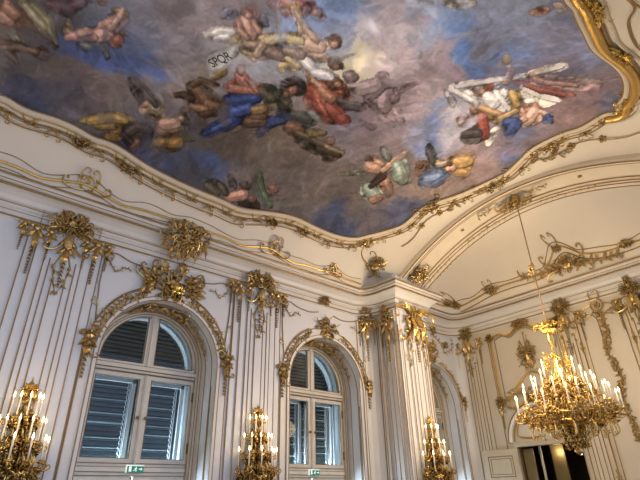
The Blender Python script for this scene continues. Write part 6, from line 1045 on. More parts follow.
188,184,172:2.32,-3.73 2.25,-3.73 2.22,-3.8 2.25,-3.86 2.38,-3.95 2.45,-3.94 2.48,-3.88 2.45,-3.81
243,238,223:2.14,-3.58 2.12,-3.57 2.11,-3.59 2.11,-3.61 2.24,-3.82 2.27,-3.83 2.29,-3.81 2.29,-3.78
243,238,223:2.27,-3.77 2.25,-3.77 2.23,-3.81 2.24,-3.83 2.38,-3.92 2.41,-3.92 2.42,-3.89 2.41,-3.86
99,98,95:2.34,-3.56 2.29,-3.54 2.26,-3.59 2.27,-3.64 2.4,-3.8 2.45,-3.81 2.48,-3.77 2.47,-3.71
198,196,190:2.32,-3.56 2.27,-3.55 2.24,-3.59 2.25,-3.65 2.38,-3.8 2.43,-3.81 2.46,-3.77 2.45,-3.72
250,250,245:2.28,-3.59 2.26,-3.59 2.25,-3.61 2.25,-3.63 2.38,-3.78 2.4,-3.79 2.42,-3.77 2.41,-3.75
65,49,21:2.71,-2.89 2.68,-2.85 2.62,-2.88 2.61,-2.94 2.64,-3.14 2.69,-3.19 2.76,-3.15 2.78,-3.07
130,98,42:2.69,-2.9 2.65,-2.86 2.6,-2.88 2.59,-2.95 2.62,-3.15 2.67,-3.19 2.74,-3.16 2.76,-3.08
170,130,60:2.64,-2.92 2.63,-2.9 2.6,-2.91 2.6,-2.94 2.64,-3.13 2.66,-3.16 2.69,-3.14 2.7,-3.1
150,152,146:2.35,-3.16 2.48,-3.46 2.62,-3.77 2.71,-3.54 2.72,-3.19 2.63,-3.04 2.6,-2.82 2.49,-2.97
188,190,182:2.41,-3.16 2.52,-3.4 2.61,-3.67 2.68,-3.42 2.65,-3.18 2.55,-3.01"""
# ------------------------------------------------------------------ room shell
WX=[3.60,7.73,11.86]        # window axes
R0=1.15; ZC=3.93            # arched opening in the wall: half width, springing height
RD=.70                      # depth of the window recess
WTOP=6.75
def wall_opening_mesh():
    mb=MB(); NA=28
    xs=[-4.7]; 
    def rect(x0,x1,z0=0,z1=WTOP): mb.add([(x0,0,z0),(x1,0,z0),(x1,0,z1),(x0,0,z1)],[(0,1,2,3)])
    rect(-4.7,WX[0]-R0)
    for i,a in enumerate(WX):
        for k in range(NA):
            t0=PI-PI*k/NA; t1=PI-PI*(k+1)/NA
            x0,z0=a+R0*math.cos(t0),ZC+R0*math.sin(t0); x1,z1=a+R0*math.cos(t1),ZC+R0*math.sin(t1)
            mb.add([(x0,0,z0),(x1,0,z1),(x1,0,WTOP),(x0,0,WTOP)],[(0,1,2,3)])
            mb.add([(x0,0,z0),(x1,0,z1),(x1,RD,z1),(x0,RD,z0)],[(0,1,2,3)])
        for sx in (-R0,R0): mb.add([(a+sx,0,0),(a+sx,RD,0),(a+sx,RD,ZC),(a+sx,0,ZC)],[(0,1,2,3)])
        nx=WX[i+1]-R0 if i<2 else XE-.25
        rect(a+R0,nx)
    # rounded corner to the end wall
    for k in range(6):
        a0=PI/2*k/6; a1=PI/2*(k+1)/6; cx,cy=XE-.25,-.25
        p0=(cx+.25*math.sin(a0),cy+.25*math.cos(a0)); p1=(cx+.25*math.sin(a1),cy+.25*math.cos(a1))
        mb.add([(*p0,0),(*p1,0),(*p1,WTOP),(*p0,WTOP)],[(0,1,2,3)])
    return mb
struct('wall_front',wall_opening_mesh(),M['wall'])
DY0,DY1,DZ=-1.47,-3.18,2.72     # doorway in the end wall
mb=MB()
def rp(y0,y1,z0,z1,x=XE): mb.add([(x,y0,z0),(x,y1,z0),(x,y1,z1),(x,y0,z1)],[(0,1,2,3)])
rp(-.25,DY0,0,WTOP); rp(DY0,DY1,DZ,WTOP); rp(DY1,-8.86,0,WTOP)
struct('wall_right',mb,M['wallend'])
mb=MB(); mb.box((-4.7,-9.3,-.1),(16.2,1.2,0)); struct('floor',mb,M['floor'])
# main ceiling: coved vault
def grid(fn,xs,ys):
    mb=MB(); nx,ny=len(xs),len(ys)
    for x in xs:
        for y in ys: mb.v.append((x,y,fn(x,y)))
    for i in range(nx-1):
        for j in range(ny-1): mb.f.append((i*ny+j,(i+1)*ny+j,(i+1)*ny+j+1,i*ny+j+1))
    return mb
ang=[PI*i/90 for i in range(91)]
ys=[YC-4.12*math.cos(a) for a in ang]
xs=[-4.7+i*.5 for i in range(26)]+[8.3+1.3*math.sin(PI/2*i/24) for i in range(1,25)]
struct('ceiling',grid(S,xs,ys),M['ceil'],smooth=True)
# end bay: lower vault, cream
def E2(x,y):
    t=min(1,abs((y-YC)/4.2)); a=6.75+1.12*math.sqrt(max(0,1-t**2.8)); s=min(1,max(0,(x-10.6)/2.45))
    return 6.72+(a-6.72)*math.sqrt(max(0,1-s**2.6))
xs=[10.58]+[10.6+2.45*math.sin(PI/2*i/30) for i in range(1,31)]
ys2=[YC-4.2*math.cos(a) for a in ang]
struct('ceiling_bay',grid(E2,xs,ys2),M['ceil'],smooth=True)
# transverse arch band between the two vaults (stepped section)
def arch_z(dy,lift=0): return 7.95-dy*dy/10.6+lift
mb=MB(); NS=60; prof=[(9.58,.45),(9.58,.02),(9.60,-.03),(9.68,-.04),(9.72,.0),(9.80,.01),(9.84,.05),(9.98,.03),(10.12,-.0),(10.26,-.03),(10.30,-.09),(10.42,-.10),(10.47,-.13),(10.60,-.14),(10.62,-.10),(10.62,.6)]
for i in range(NS+1):
    dy=-3.42+6.84*i/NS
    for (x,dz) in prof: mb.v.append((x,YC+dy,arch_z(dy,dz)))
n=len(prof)
for i in range(NS):
    for k in range(n-1): mb.f.append((i*n+k,i*n+k+1,(i+1)*n+k+1,(i+1)*n+k))
struct('trim_1',mb,M['cream'],smooth=False)
for j,(x,dz,r) in enumerate([(9.60,-.04,.014),(9.70,-.03,.012),(9.83,.03,.012),(10.28,-.07,.014),(10.36,-.115,.012),(10.46,-.13,.012),(10.62,-.14,.013)]):
    mb=MB(); mb.tube([(x,YC-3.35+6.7*i/60,arch_z(-3.35+6.7*i/60,dz)) for i in range(61)],r,5)
    struct('trim_%d'%(2+j),mb,M['gline'])
# ------------------------------------------------------------------ piers under the arch
def pier(y0,y1,name):
    # y0 wall side, y1 room side
    s=1 if y1>y0 else -1
    mb=MB(); X0,X1=9.25,10.45
    out=[(X0-.30,y0),(X0-.14,y0+s*.04),(X0-.05,y0+s*.14),(X0,y0+s*.32),(X0,y1-s*.10),(X0+.03,y1-s*.10),(X0+.03,y1-s*.03),(X0+.10,y1-s*.03),(X0+.10,y1),(X0+.28,y1),(X0+.28,y1+s*.04),(X0+.92,y1+s*.04),(X0+.92,y1),(X1-.10,y1),(X1-.10,y1-s*.03),(X1,y1-s*.03),(X1,y0+s*.02)]
    for (a,b) in zip(out[:-1],out[1:]): mb.add([(*a,0),(*b,0),(*b,6.9),(*a,6.9)],[(0,1,2,3)])
    struct(name,mb,M['wall'])
pier(0,-1.05,'wall_pier')
# ------------------------------------------------------------------ cornices: profile swept round the plan
def sweep(path,prof):
    """path: list of (x,y), room on the right hand side when walking; prof: (out,z)"""
    mb=MB(); m=len(path); n=len(prof)
    for i,(x,y) in enumerate(path):
        a=Vector(path[max(i-1,0)]); b=Vector(path[min(i+1,m-1)]); c=Vector((x,y))
        d1=(c-a) if i>0 else (b-c); d2=(b-c) if i<m-1 else (c-a); d1.normalize(); d2.normalize()
        n1=Vector((d1.y,-d1.x)); n2=Vector((d2.y,-d2.x)); nn=(n1+n2); nn.normalize(); k=1/max(.45,nn.dot(n1))
        for (o,z) in prof: mb.v.append((x+nn.x*o*k,y+nn.y*o*k,z))
    for i in range(m-1):
        for k in range(n-1): mb.f.append((i*n+k,(i+1)*n+k,(i+1)*n+k+1,i*n+k+1))
    return mb
def sweep_line(path,o,z,r,mb=None,nn=5):
    s=sweep(path,[(o,z)]); mb=mb or MB(); mb.tube(s.v,r,nn); return mb
CP=[(0,5.90),(.03,5.92),(.03,5.97),(.012,5.99),(.012,6.10),(.04,6.12),(.06,6.15),(.06,6.18),(.10,6.20),(.14,6.27),(.22,6.33),(.28,6.35),(.28,6.40),(.33,6.42),(.36,6.47),(.36,6.52),(.31,6.54),(.29,6.62)]
def arc(cx,cy,r,a0,a1,n): return [(cx+r*math.cos(math.radians(a0+(a1-a0)*i/n)),cy+r*math.sin(math.radians(a0+(a1-a0)*i/n))) for i in range(n+1)]
mainp=[(-4.7,0),(8.6,0)]+arc(8.6,-.55,.55,80,20,5)+[(9.20,-.62),(9.22,-1.07),(10.47,-1.07),(10.47,-.75)]
tn=20
def cornice(path,dz=0):
    global tn
    struct('trim_%d'%tn,sweep(path,[(o,z+dz) for o,z in CP]),M['trim']); tn+=1
    for (o,z,r,mm) in [(.035,5.945,.017,'gline'),(.065,6.165,.008,'gline'),(.02,6.06,.006,'gline'),(.29,6.375,.025,'gline'),(.345,6.44,.010,'gline'),(.365,6.525,.024,'gline')]:
        struct('trim_%d'%tn,sweep_line(path,o,z+dz,r),M[mm]); tn+=1
cornice(mainp)
bayp=[(10.47,-.45)]+arc(11.0,-.45,.45,180,90,6)[1:]+[(12.6,0)]+arc(12.6,-.7,.7,78,0,7)+[(XE,-8.2)]
cornice(bayp,.16)
# ------------------------------------------------------------------ vertical panelling of the piers between windows
def strips(fr,cols,z0,z1,mat='wall'):
    """raised strips (u0,u1,n)"""
    global tn
    mb=MB()
    for (a,b,n) in cols: mb.box((a,z0,-.005),(b,z1,n))
    struct('trim_%d'%tn,mb.mapped(fr),M[mat]); tn+=1
def vlines(fr,us,z1s,z0=0.0,r=.011,n=.012,mat='gline'):
    global tn
    for u,z1,nn in us:
        mb=MB(); mb.tube([(u,z0,nn),(u,z1,nn)],r,5); struct('trim_%d'%tn,mb.mapped(fr),M[mat]); tn+=1
PX=[1.56,5.68]
for px_ in PX+[-2.57]:
    fr=fr_window(px_,0)
    strips(fr,[(-.62,.62,.02),(-.46,.46,.045),(-.30,.30,.07),(-.10,.10,.085)],0,5.88)
    vlines(fr,[(s*a,z,n) for s in (-1,1) for a,z,n in [(.10,5.15,.088),(.21,5.35,.078),(.30,5.5,.07),(.46,5.6,.048),(.62,5.75,.022)]],0,r=.0105)
# strips beside the big pier and along its faces
fr=fr_window(9.0,0); strips(fr,[(-.20,.02,.02)],0,5.88); vlines(fr,[(-.20,5.8,.02),(-.02,5.7,.02)],0)
frL=lambda u,v,n:(9.25-n,-u,v)
strips(frL,[(.36,.50,.03),(.62,.88,.03)],0,5.8); vlines(frL,[(.32,5.6,.01),(.40,5.6,.032),(.50,5.6,.032),(.62,5.4,.032),(.75,5.4,.035),(.88,5.5,.032),(.98,5.6,.01)],0)
frF=lambda u,v,n:(9.85+u,-1.09-n,v)
strips(frF,[(-.22,.22,.03)],0,5.5); vlines(frF,[(s*a,z,n) for s in (-1,1) for a,z,n in [(.09,4.9,.032),(.21,5.1,.032),(.31,5.3,.005),(.46,5.4,-.03),(.57,5.5,-.06)]],0)
# end wall pilasters and panel lines
for yc_,zt in ((-.56,5.75),(-3.55,5.75),(-5.31,5.75),(-8.1,5.75)):
    fr=fr_end(yc_,0)
    strips(fr,[(-.27,.27,.03),(-.15,.15,.05)],0,5.88,'wallend')
    vlines(fr,[(s*a,z,n) for s in (-1,1) for a,z,n in [(.06,5.1,.053),(.15,5.3,.05),(.27,5.6,.03)]],0)

# ------------------------------------------------------------------ windows
def arc_pts(a,r,zc,n=24,a0=0,a1=PI,y=0): return [(a+r*math.cos(a0+(a1-a0)*i/n),y,zc+r*math.sin(a0+(a1-a0)*i/n)) for i in range(n+1)]
def arch_band(mb,a,r0,r1,zc,y0,y1,zb,n=28):
    """arched frame (stilted) between radii r0<r1, thickness y0..y1, legs down to zb"""
    out=[(a+r1,zb)]+[(a+r1*math.cos(PI*i/n),zc+r1*math.sin(PI*i/n)) for i in range(n+1)]+[(a-r1,zb)]
    inn=[(a+r0,zb)]+[(a+r0*math.cos(PI*i/n),zc+r0*math.sin(PI*i/n)) for i in range(n+1)]+[(a-r0,zb)]
    m=len(out); vs=[]
    for (o,i_) in zip(out,inn): vs+=[(o[0],y0,o[1]),(i_[0],y0,i_[1]),(o[0],y1,o[1]),(i_[0],y1,i_[1])]
    fs=[]
    for k in range(m-1):
        b=k*4;c=b+4; fs+=[(b,b+1,c+1,c),(b+1,b+3,c+3,c+1),(b+3,b+2,c+2,c+3),(b+2,b,c,c+2)]
    mb.add(vs,fs)
def ring_line(a,r,zc,y,zb,rad):
    mb=MB(); mb.tube([(a+r,y,zb)]+arc_pts(a,r,zc,28,y=y)+[(a-r,y,zb)],rad,5); return mb
ZT=3.86   # transom
ZB=2.12   # lock rail with the sign
for wi,a in enumerate(WX):
    w=empty('window_%d'%(wi+1),(0,0,0)); w['kind']='structure'
    zc=4.02; y=RD
    mb=MB(); arch_band(mb,a,1.0,R0+.02,zc-.05,y-.12,y+.06,0); arch_band(mb,a,1.04,R0+.02,zc-.05,y-.17,y-.11,0); mb.build('window_frame',M['frame'],w)
    for r_,yy in ((1.005,y-.125),(1.045,y-.175),(1.10,y-.175)): ring_line(a,r_,zc-.05,yy,0,.008).build('gold_line',M['gline'],w)
    # fixed mullion of the fanlight and transom
    mb=MB(); mb.box((a-.06,y-.10,ZT),(a+.06,y+.04,zc+.98)); mb.box((a-.03,y-.125,ZT),(a+.035,y-.1,zc+.98)); mb.build('mullion',M['frame'],w)
    mb=MB(); mb.box((a-1.0,y-.12,ZT-.09),(a+1.0,y+.04,ZT+.07)); mb.box((a-1.0,y-.15,ZT-.02),(a+1.0,y-.12,ZT+.05)); mb.build('transom',M['frame'],w)
    mb=MB(); 
    for z in (ZT-.085,ZT-.025,ZT+.055): mb.box((a-1.0,y-.155,z-.005),(a+1.0,y-.12,z+.005))
    mb.build('transom_groove',M['dark_brown'],w)
    for s in (-1,1):
        # quarter-round fanlight sash
        n=14; vs=[]; ri,ro=.93,.99; 
        a0,a1=(0,PI/2) if s>0 else (PI/2,PI)
        mb=MB(); x_in=a+s*.14
        pts_o=[];pts_i=[]
        for i in range(n+1):
            t=PI/2*i/n; pts_o.append((a+s*ro*math.cos(t),zc+.0+ro*math.sin(t)-.02)); 
            tx=max(.11,ri*math.cos(t)); pts_i.append((a+s*tx,zc-.02+math.sqrt(max(0,ri*ri-tx*tx))))
        for i in range(n):
            o0,o1,i0,i1=pts_o[i],pts_o[i+1],pts_i[i],pts_i[i+1]
            mb.add([(o0[0],y-.09,o0[1]),(o1[0],y-.09,o1[1]),(i1[0],y-.09,i1[1]),(i0[0],y-.09,i0[1]),(i1[0],y-.02,i1[1]),(i0[0],y-.02,i0[1])],[(0,1,2,3),(3,2,4,5)])
        xs_=sorted((a+s*.055,a+s*.11)); mb.box((xs_[0],y-.09,ZT+.07),(xs_[1],y-.02,zc+.88))
        xs_=sorted((a+s*.93,a+s*.99)); mb.box((xs_[0],y-.09,ZT+.07),(xs_[1],y-.02,zc))
        xs_=sorted((a+s*.075,a+s*.99)); mb.box((xs_[0],y-.094,ZT+.07),(xs_[1],y-.02,ZT+.12))
        fs_=mb.build('fanlight_sash',M['frame'],w)
        mb=MB(); mb.add([(p[0],y-.05,p[1]) for p in pts_i]+[(a+s*.11,y-.05,ZT+.10),(a+s*.93,y-.05,ZT+.10)],[tuple(range(n+3))]); mb.build('pane',M['glass'],fs_)
        mb=MB(); mb.tube([(p[0],y-.095,p[1]) for p in pts_i]+[(a+s*.11,y-.097,ZT+.12),(a+s*.93,y-.097,ZT+.12)],.009,4,closed=True); mb.build('groove',M['dark_brown'],fs_)
        # casements
        for (z0,z1,nm) in ((ZB+.10,ZT-.10,'casement'),(.15,ZB-.10,'lower_casement')):
            x0,x1=a+s*.025,a+s*.985
            xa,xb=min(x0,x1),max(x0,x1); t=.10
            tl,tr=(.05,.09) if s<0 else (.09,.05)
            mb=MB(); mb.box((xa,y-.10,z0),(xa+tl,y-.03,z1)); mb.box((xb-tr,y-.10,z0),(xb,y-.03,z1)); mb.box((xa+tl,y-.10,z1-t*.8),(xb-tr,y-.03,z1)); mb.box((xa+tl,y-.10,z0),(xb-tr,y-.03,z0+t*.8))
            c=mb.build(nm,M['frame'],w)
            mb=MB(); mb.add([(xa+tl,y-.06,z0+t*.8),(xb-tr,y-.06,z0+t*.8),(xb-tr,y-.06,z1-t*.8),(xa+tl,y-.06,z1-t*.8)],[(0,1,2,3)]); mb.build('pane',M['glass'],c)
            mb=MB(); mb.tube([(xa+tl,y-.105,z0+t*.8),(xb-tr,y-.105,z0+t*.8),(xb-tr,y-.105,z1-t*.8),(xa+tl,y-.105,z1-t*.8)],.008,4,closed=True)
            mb.build('groove',M['dark_brown'],c)
            if nm=='casement':
                mb=MB(); mb.blob((a+s*.075,y-.15,2.98),(.03,.03,.034),8,5); mb.tube([(a+s*.075,y-.14,2.98),(a+s*.075,y-.10,2.98)],.01,6); k=mb.build('handle',M['dark_brown'],c)
                for zz in (2.5,3.45):
                    mb=MB(); mb.tube([(a+s*.99,y-.12,zz-.09),(a+s*.99,y-.12,zz+.09)],.017,6); mb.build('hinge',M['steel'],c)
            # outer white casement standing behind
            mb=MB(); yo=y+.22; t2=.07; xo0,xo1=(a+.06,a+.96) if s>0 else (a-.96,a-.06)
            mb.box((xo0,yo,z0+.02),(xo0+t2,yo+.05,z1+.06)); mb.box((xo1-t2,yo,z0+.02),(xo1,yo+.05,z1+.06)); mb.box((xo0,yo,z1-.10),(xo1,yo+.05,z1+.06)); mb.box((xo0,yo,z0-.02),(xo1,yo+.05,z0+.06))
            mb.build('outer_casement',M['outer'],w)
    mb=MB(); mb.box((a-.98,y-.11,ZB-.10),(a+.98,y+.04,ZB+.10)); mb.box((a-.98,y-.13,ZB-.035),(a+.98,y-.11,ZB+.035)); mb.build('lock_rail',M['frame'],w)
    mb=MB(); 
    for z in (ZB-.098,ZB+.098,ZB-.04,ZB+.04): mb.box((a-.98,y-.135,z-.005),(a+.98,y-.11,z+.005))
    mb.build('rail_groove',M['dark_brown'],w)
    mb=MB(); mb.box((a-.03,y-.135,ZB+.08),(a+.03,y-.10,ZT-.1)); mb.box((a-.008,y-.15,ZB+.08),(a+.008,y-.135,ZT-.1)); mb.build('meeting_stile',M['frame'],w)
    # masonry behind the frame
    mb=MB(); 
    for s in (-1,1):
        xa,xb=sorted((a+s*1.02,a+s*1.10)); mb.box((xa,y+.06,0),(xb,y+.75,4.0))
    arch_band(mb,a,1.02,1.12,zc-.05,y+.06,y+.75,3.9)
    mb.build('outer_reveal',M['outer'],w)
    # louvred blind outside the glass
    b=empty('louvred_blind',(a,y+.42,0))
    tag(b,['dark louvred blind closed behind the left-hand arched window with the bigger gilt crest','dark louvred blind closed behind the arched window nearest the big pier','dark louvred blind behind the half-hidden window beyond the pier'][wi],'blind','louvred blinds behind the windows')
    for s in (-1,1):
        sl=MB(); k=0; z=ZB+.16
        while z<ZT-.1:
            xa,xb=sorted((s*.10,s*(.88)))
            sl.add([(xa,-.02,z),(xb,-.02,z),(xb,.03,z+.075),(xa,.03,z+.075)],[(0,1,2,3)]); z+=.085
        sl.build('slats',M['blind'],b)
        z=ZB+.2; R=random.Random(3+wi*5+s); e=MB()
        while z<ZT-.15:
            e.box((xa,-.035,z),(xb-.02,-.02,z+R.choice((.012,.02,.03)))); z+=R.choice((.17,.17,.255))
        e.build('slat_edge',M['blind_lt'],b)
        cx=(xb-.05) ; mb=MB(); z=ZB+.12; pts=[]; k=0
        while z<ZT-.1: pts.append((cx+(.012 if k%2 else -.012),-.05,z)); z+=.045; k+=1
        mb.tube(pts,.008,4); mb.build('ladder_tape',M['cord'],b)
        mb=MB(); mb.box((cx+.03,-.06,ZB+.1),(cx+.045,-.045,ZT-.08)); mb.build('side_cord',M['cord'],b)
    sl=MB(); z=ZT+.05
    while z<zc+1.0:
        h=math.sqrt(max(0.01,1.0-max(0,z-zc)**2)); sl.add([(-h,-.02,z),(h,-.02,z),(h,.03,z+.075),(-h,.03,z+.075)],[(0,1,2,3)]); z+=.085
    sl.build('fanlight_slats',M['blind'],b)
    mb=MB(); mb.box((-1.0,.06,ZB-.02),(1.0,.08,zc+1.05)); mb.build('backing',M['backing_black'],b)
# exit signs on the lock rails
for i,a in enumerate(WX[:2]):
    s=empty('exit_sign',(a+.02,RD-.135,ZB-.045)); tag(s,['green escape-route sign on the rail of the left-hand window','green escape-route sign on the rail of the window nearest the pier'][i],'sign','escape-route signs')
    mb=MB(); mb.box((-.15,-.03,0),(.15,0,.10)); mb.build('sign_panel',M['green'],s)
    mb=MB(); mb.box((-.155,-.035,.10),(.155,0,.115)); mb.box((-.165,-.035,-.005),(-.15,0,.115)); mb.build('sign_frame',M['signw'],s)
    mb=MB(); y=-.033
    mb.box((-.115,y,.012),(-.07,-.029,.092)) # doorway
    # running figure
    mb.blob((.015,y,.083),(.009,.003,.009),8,4); mb.tube([(.012,y,.07),(.0,y,.045)],.009,4); mb.tube([(.0,y,.045),(.02,y,.03),(.012,y,.01)],.006,4); mb.tube([(0,y,.045),(-.02,y,.03),(-.035,y,.03)],.006,4); mb.tube([(.01,y,.068),(.032,y,.055)],.005,4); mb.tube([(.01,y,.068),(-.015,y,.06)],.005,4)
    # arrow
    mb.box((.065,y,.045),(.10,-.029,.060)); mb.add([(.10,y,.025),(.10,y,.08),(.13,y,.0525)],[(0,1,2)])
    mb.build('pictogram',M['signw'],s)
# ------------------------------------------------------------------ gilt relief on the window wall
def tline(fr,pts,r,mat='gline',closed=False):
    global tn
    mb=MB(); mb.tube([fr(*p) for p in pts],r,5,closed); struct('trim_%d'%tn,mb,M[mat]); tn+=1
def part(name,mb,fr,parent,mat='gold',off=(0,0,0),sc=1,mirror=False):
    m=MB(); m.join(mb,off,sc,mirror); return m.mapped(fr).build(name,M[mat],parent)
def smooth_path(pts,n=6):
    out=[]
    P=[Vector(p) for p in pts]
    for i in range(len(P)-1):
        p0=P[max(i-1,0)];p1=P[i];p2=P[i+1];p3=P[min(i+2,len(P)-1)]
        for k in range(n):
            t=k/n; out.append(.5*((2*p1)+(p2-p0)*t+(2*p0-5*p1+4*p2-p3)*t*t+(3*p1-p0-3*p2+p3)*t**3))
    out.append(P[-1]); return out
bay_names=['left-hand arched window','arched window nearest the big pier','half-hidden window beyond the pier']
for wi,a in enumerate(WX):
    fr=fr_window(a,ZC); big=(wi==0)
    # archivolt: stepped arch moulding with gold lines
    mb=MB()
    arch_band(mb,a,R0,R0+.07,ZC,-.045,0.01,0); arch_band(mb,a,R0+.07,R0+.24,ZC,-.025,0.01,0)
    if wi<2: struct('trim_%d'%tn,mb,M['trim']); tn+=1
    else:
        mb=MB(); arch_band(mb,a,R0,R0+.07,ZC,-.045,0.01,0); struct('trim_%d'%tn,mb,M['trim']); tn+=1
    for r_,rad in ((R0+.005,.010),(R0+.075,.010),(R0+.24,.012)):
        if wi==2 and r_>R0+.2: continue
        struct('trim_%d'%tn,ring_line(a,r_,ZC,-.045 if r_<1.3 else -.027,0,rad),M['gline']); tn+=1
    for yy,r_ in ((.16,R0-.004),(.42,R0-.004)):
        struct('trim_%d'%tn,ring_line(a,r_,ZC,yy,0,.009),M['gline']); tn+=1
    # spandrel frame lines
    for s in (-1,1):
        path=[(s*.55,1.32,.015),(s*.85,1.14,.015),(s*1.12,.86,.015),(s*1.30,.52,.015),(s*1.36,.62,.015),(s*1.36,1.2,.015),(s*1.36,1.72,.015)]
        mx=XE-.3-a
        if wi==2 and s>0: continue
        tline(fr,smooth_path(path[:4],5)+path[5:],.012)
        tline(fr,[(s*1.44,.2,.012),(s*1.44,1.70,.012)],.009)
        tline(fr,smooth_path([(s*1.34,1.80,.015),(s*1.15,1.86,.015),(s*.9,1.78,.015),(s*.55,1.74,.015),(s*.25,1.80,.015)],5),.014)
    # crest with garlands and drops
    cr=empty('window_crest',(0,0,0))
    tag(cr,['large gilt stucco crest with drooping garlands over the %s'%bay_names[0],'smaller gilt stucco crest with side garlands over the %s'%bay_names[1],'small gilt stucco crest over the %s'%bay_names[2]][wi],'ornament')
    W,H=(.68,.42) if big else (.44,.32)
    part('cartouche',cluster(W,H,11+wi,1.5 if big else 1.0),fr,cr,off=(0,1.50 if big else 1.42,0))
    if big:
        R2=random.Random(8); m=MB(); m.tube([(-.1,.0,.06),(-.16,.42,.10)],[.03,.012],6); curl(m,.05,.15,1.7,.3,-1,r=.02)
        for s in (-1,1):
            for q in range(15):
                an=R2.uniform(-.5,1.5); u=.10+.40*math.cos(an)*R2.uniform(.5,1); v=.32*math.sin(an)*R2.uniform(.5,1); an+=R2.uniform(-.4,.4)
                leaf(m,s*u,v,an if s>0 else PI-an,R2.uniform(.16,.36),R2.uniform(.028,.05),-s*R2.uniform(-1,1.4),lift=.09)
                if q%4==0: curl(m,s*u,v,an if s>0 else PI-an,.26,s,r=.016)
        part('palm_leaves',m,fr,cr,off=(0,1.52,0))
        m=MB(); flower(m,0,0,.13,n0=.12); flower(m,.1,-.02,.10,n0=.12); m.blob((0,0,.16),.08); part('rosette',m,fr,cr,mat='bright',off=(.05,1.42,0))
    for s in (-1,1):
        if wi==2 and s>0: pass
        pts=[]; rg=R0+.155
        t0=math.radians(72 if big else 68); t1=math.radians(6)
        for k in range(15):
            t=t0+(t1-t0)*k/14; rr=rg+.035*math.sin(k*1.5); pts.append((s*rr*math.cos(t),rr*math.sin(t),.03))
        g=MB(); garland(g,pts,.072 if big else .060,seed=wi*2+s,step=.045)
        for q in range(1,14,3): curl(g,pts[q][0],pts[q][1],math.atan2(pts[q][1],pts[q][0])+(PI/2 if q%2 else -PI/2),.16,1 if q%2 else -1,r=.012)
        part('garland',g,fr,cr)
        d=pendant(.72 if big else .62,.15,wi*5+s); m=MB(); 
        m.join(d); curl(m,-s*.02,.05,PI/2+s*.5,.14,s,r=.016); curl(m,s*.03,-.1,PI/2,.16,-s,r=.016); curl(m,0,-.15,-PI/2+.2,.2,1,r=.016); m.join(cluster(.10,.26,wi*9+5+s,.8),(0,-.08,.02)); m.tube([(0,.1,.02),(s*.03,.32,.02)],[.012,.006],5)
        part('side_drop',m,fr,cr,off=(s*(R0+.20),.22,.02))
        # scroll at the frame corner
        m=MB(); 
        for q in range(4): curl(m,0,0,q*1.57+.4,.15,1 if q%2 else -1,r=.011)
        flower(m,0,0,.05)
        if not(wi==2 and s>0): part('corner_scroll',m,fr,cr,off=(s*1.40,1.80,0))
        if wi<2:
            m=MB(); k=s
            garland(m,[(p.x,p.y,p.z) for p in smooth_path([(s*1.30,1.72,.02),(s*1.12,1.50,.02),(s*.98,1.62,.02),(s*.85,1.60,.02)],3)],.035,seed=9+s,step=.06)
            part('corner_garland',m,fr,cr)
            m=MB(); curl(m,0,0,PI/2,.12,-s,r=.009); curl(m,0,0,PI,.10,s,r=.008); m.blob((0,0,.02),.025); part('foot_scroll',m,fr,cr,off=(s*1.33,.80,0))
    # ornament on the arch soffit inside the recess
    sf=empty('soffit_ornament',(0,0,0)); tag(sf,'gilt openwork scrolls under the arch soffit of the %s'%bay_names[wi],'ornament')
    def frs(t,d): return (a+(R0-.012)*math.cos(t),d,ZC+(R0-.012)*math.sin(t))
    for k,(td,L) in enumerate([(62,1),(78,1),(95,1),(110,1),(46,0),(33,0),(22,0)]):
        m=MB()
        fs=lambda u,v,n,t=math.radians(td):((a+(R0-.01-n)*math.cos(t-u/R0)),.32+v,ZC+(R0-.01-n)*math.sin(t-u/R0))
        if L:
            for q in range(5): curl(m,0,0,q*1.26+k,.22,1 if q%2 else -1,r=.014)
            for q in range(5): leaf(m,0,0,q*1.26+.6+k,.2,.05,.8)
        else:
            sz={46:.16,33:.11,22:.08}[td]
            for q in range(3): leaf(m,0,0,q*2.1+.2,sz,.035,.6)
            curl(m,0,0,0,sz*1.2,1,r=.008); m.tube([(-.05,0,.01),(.22,0,.01)],.006,4)
        m.mapped(fs).build('scroll',M['gold'],sf)
    # big recess panel line on the side reveals
    for s in (-1,1):
        tline(lambda u,v,n:(a+s*(R0-.01),u,v),[(.12,0,0),(.12,3.6,0)],.008)

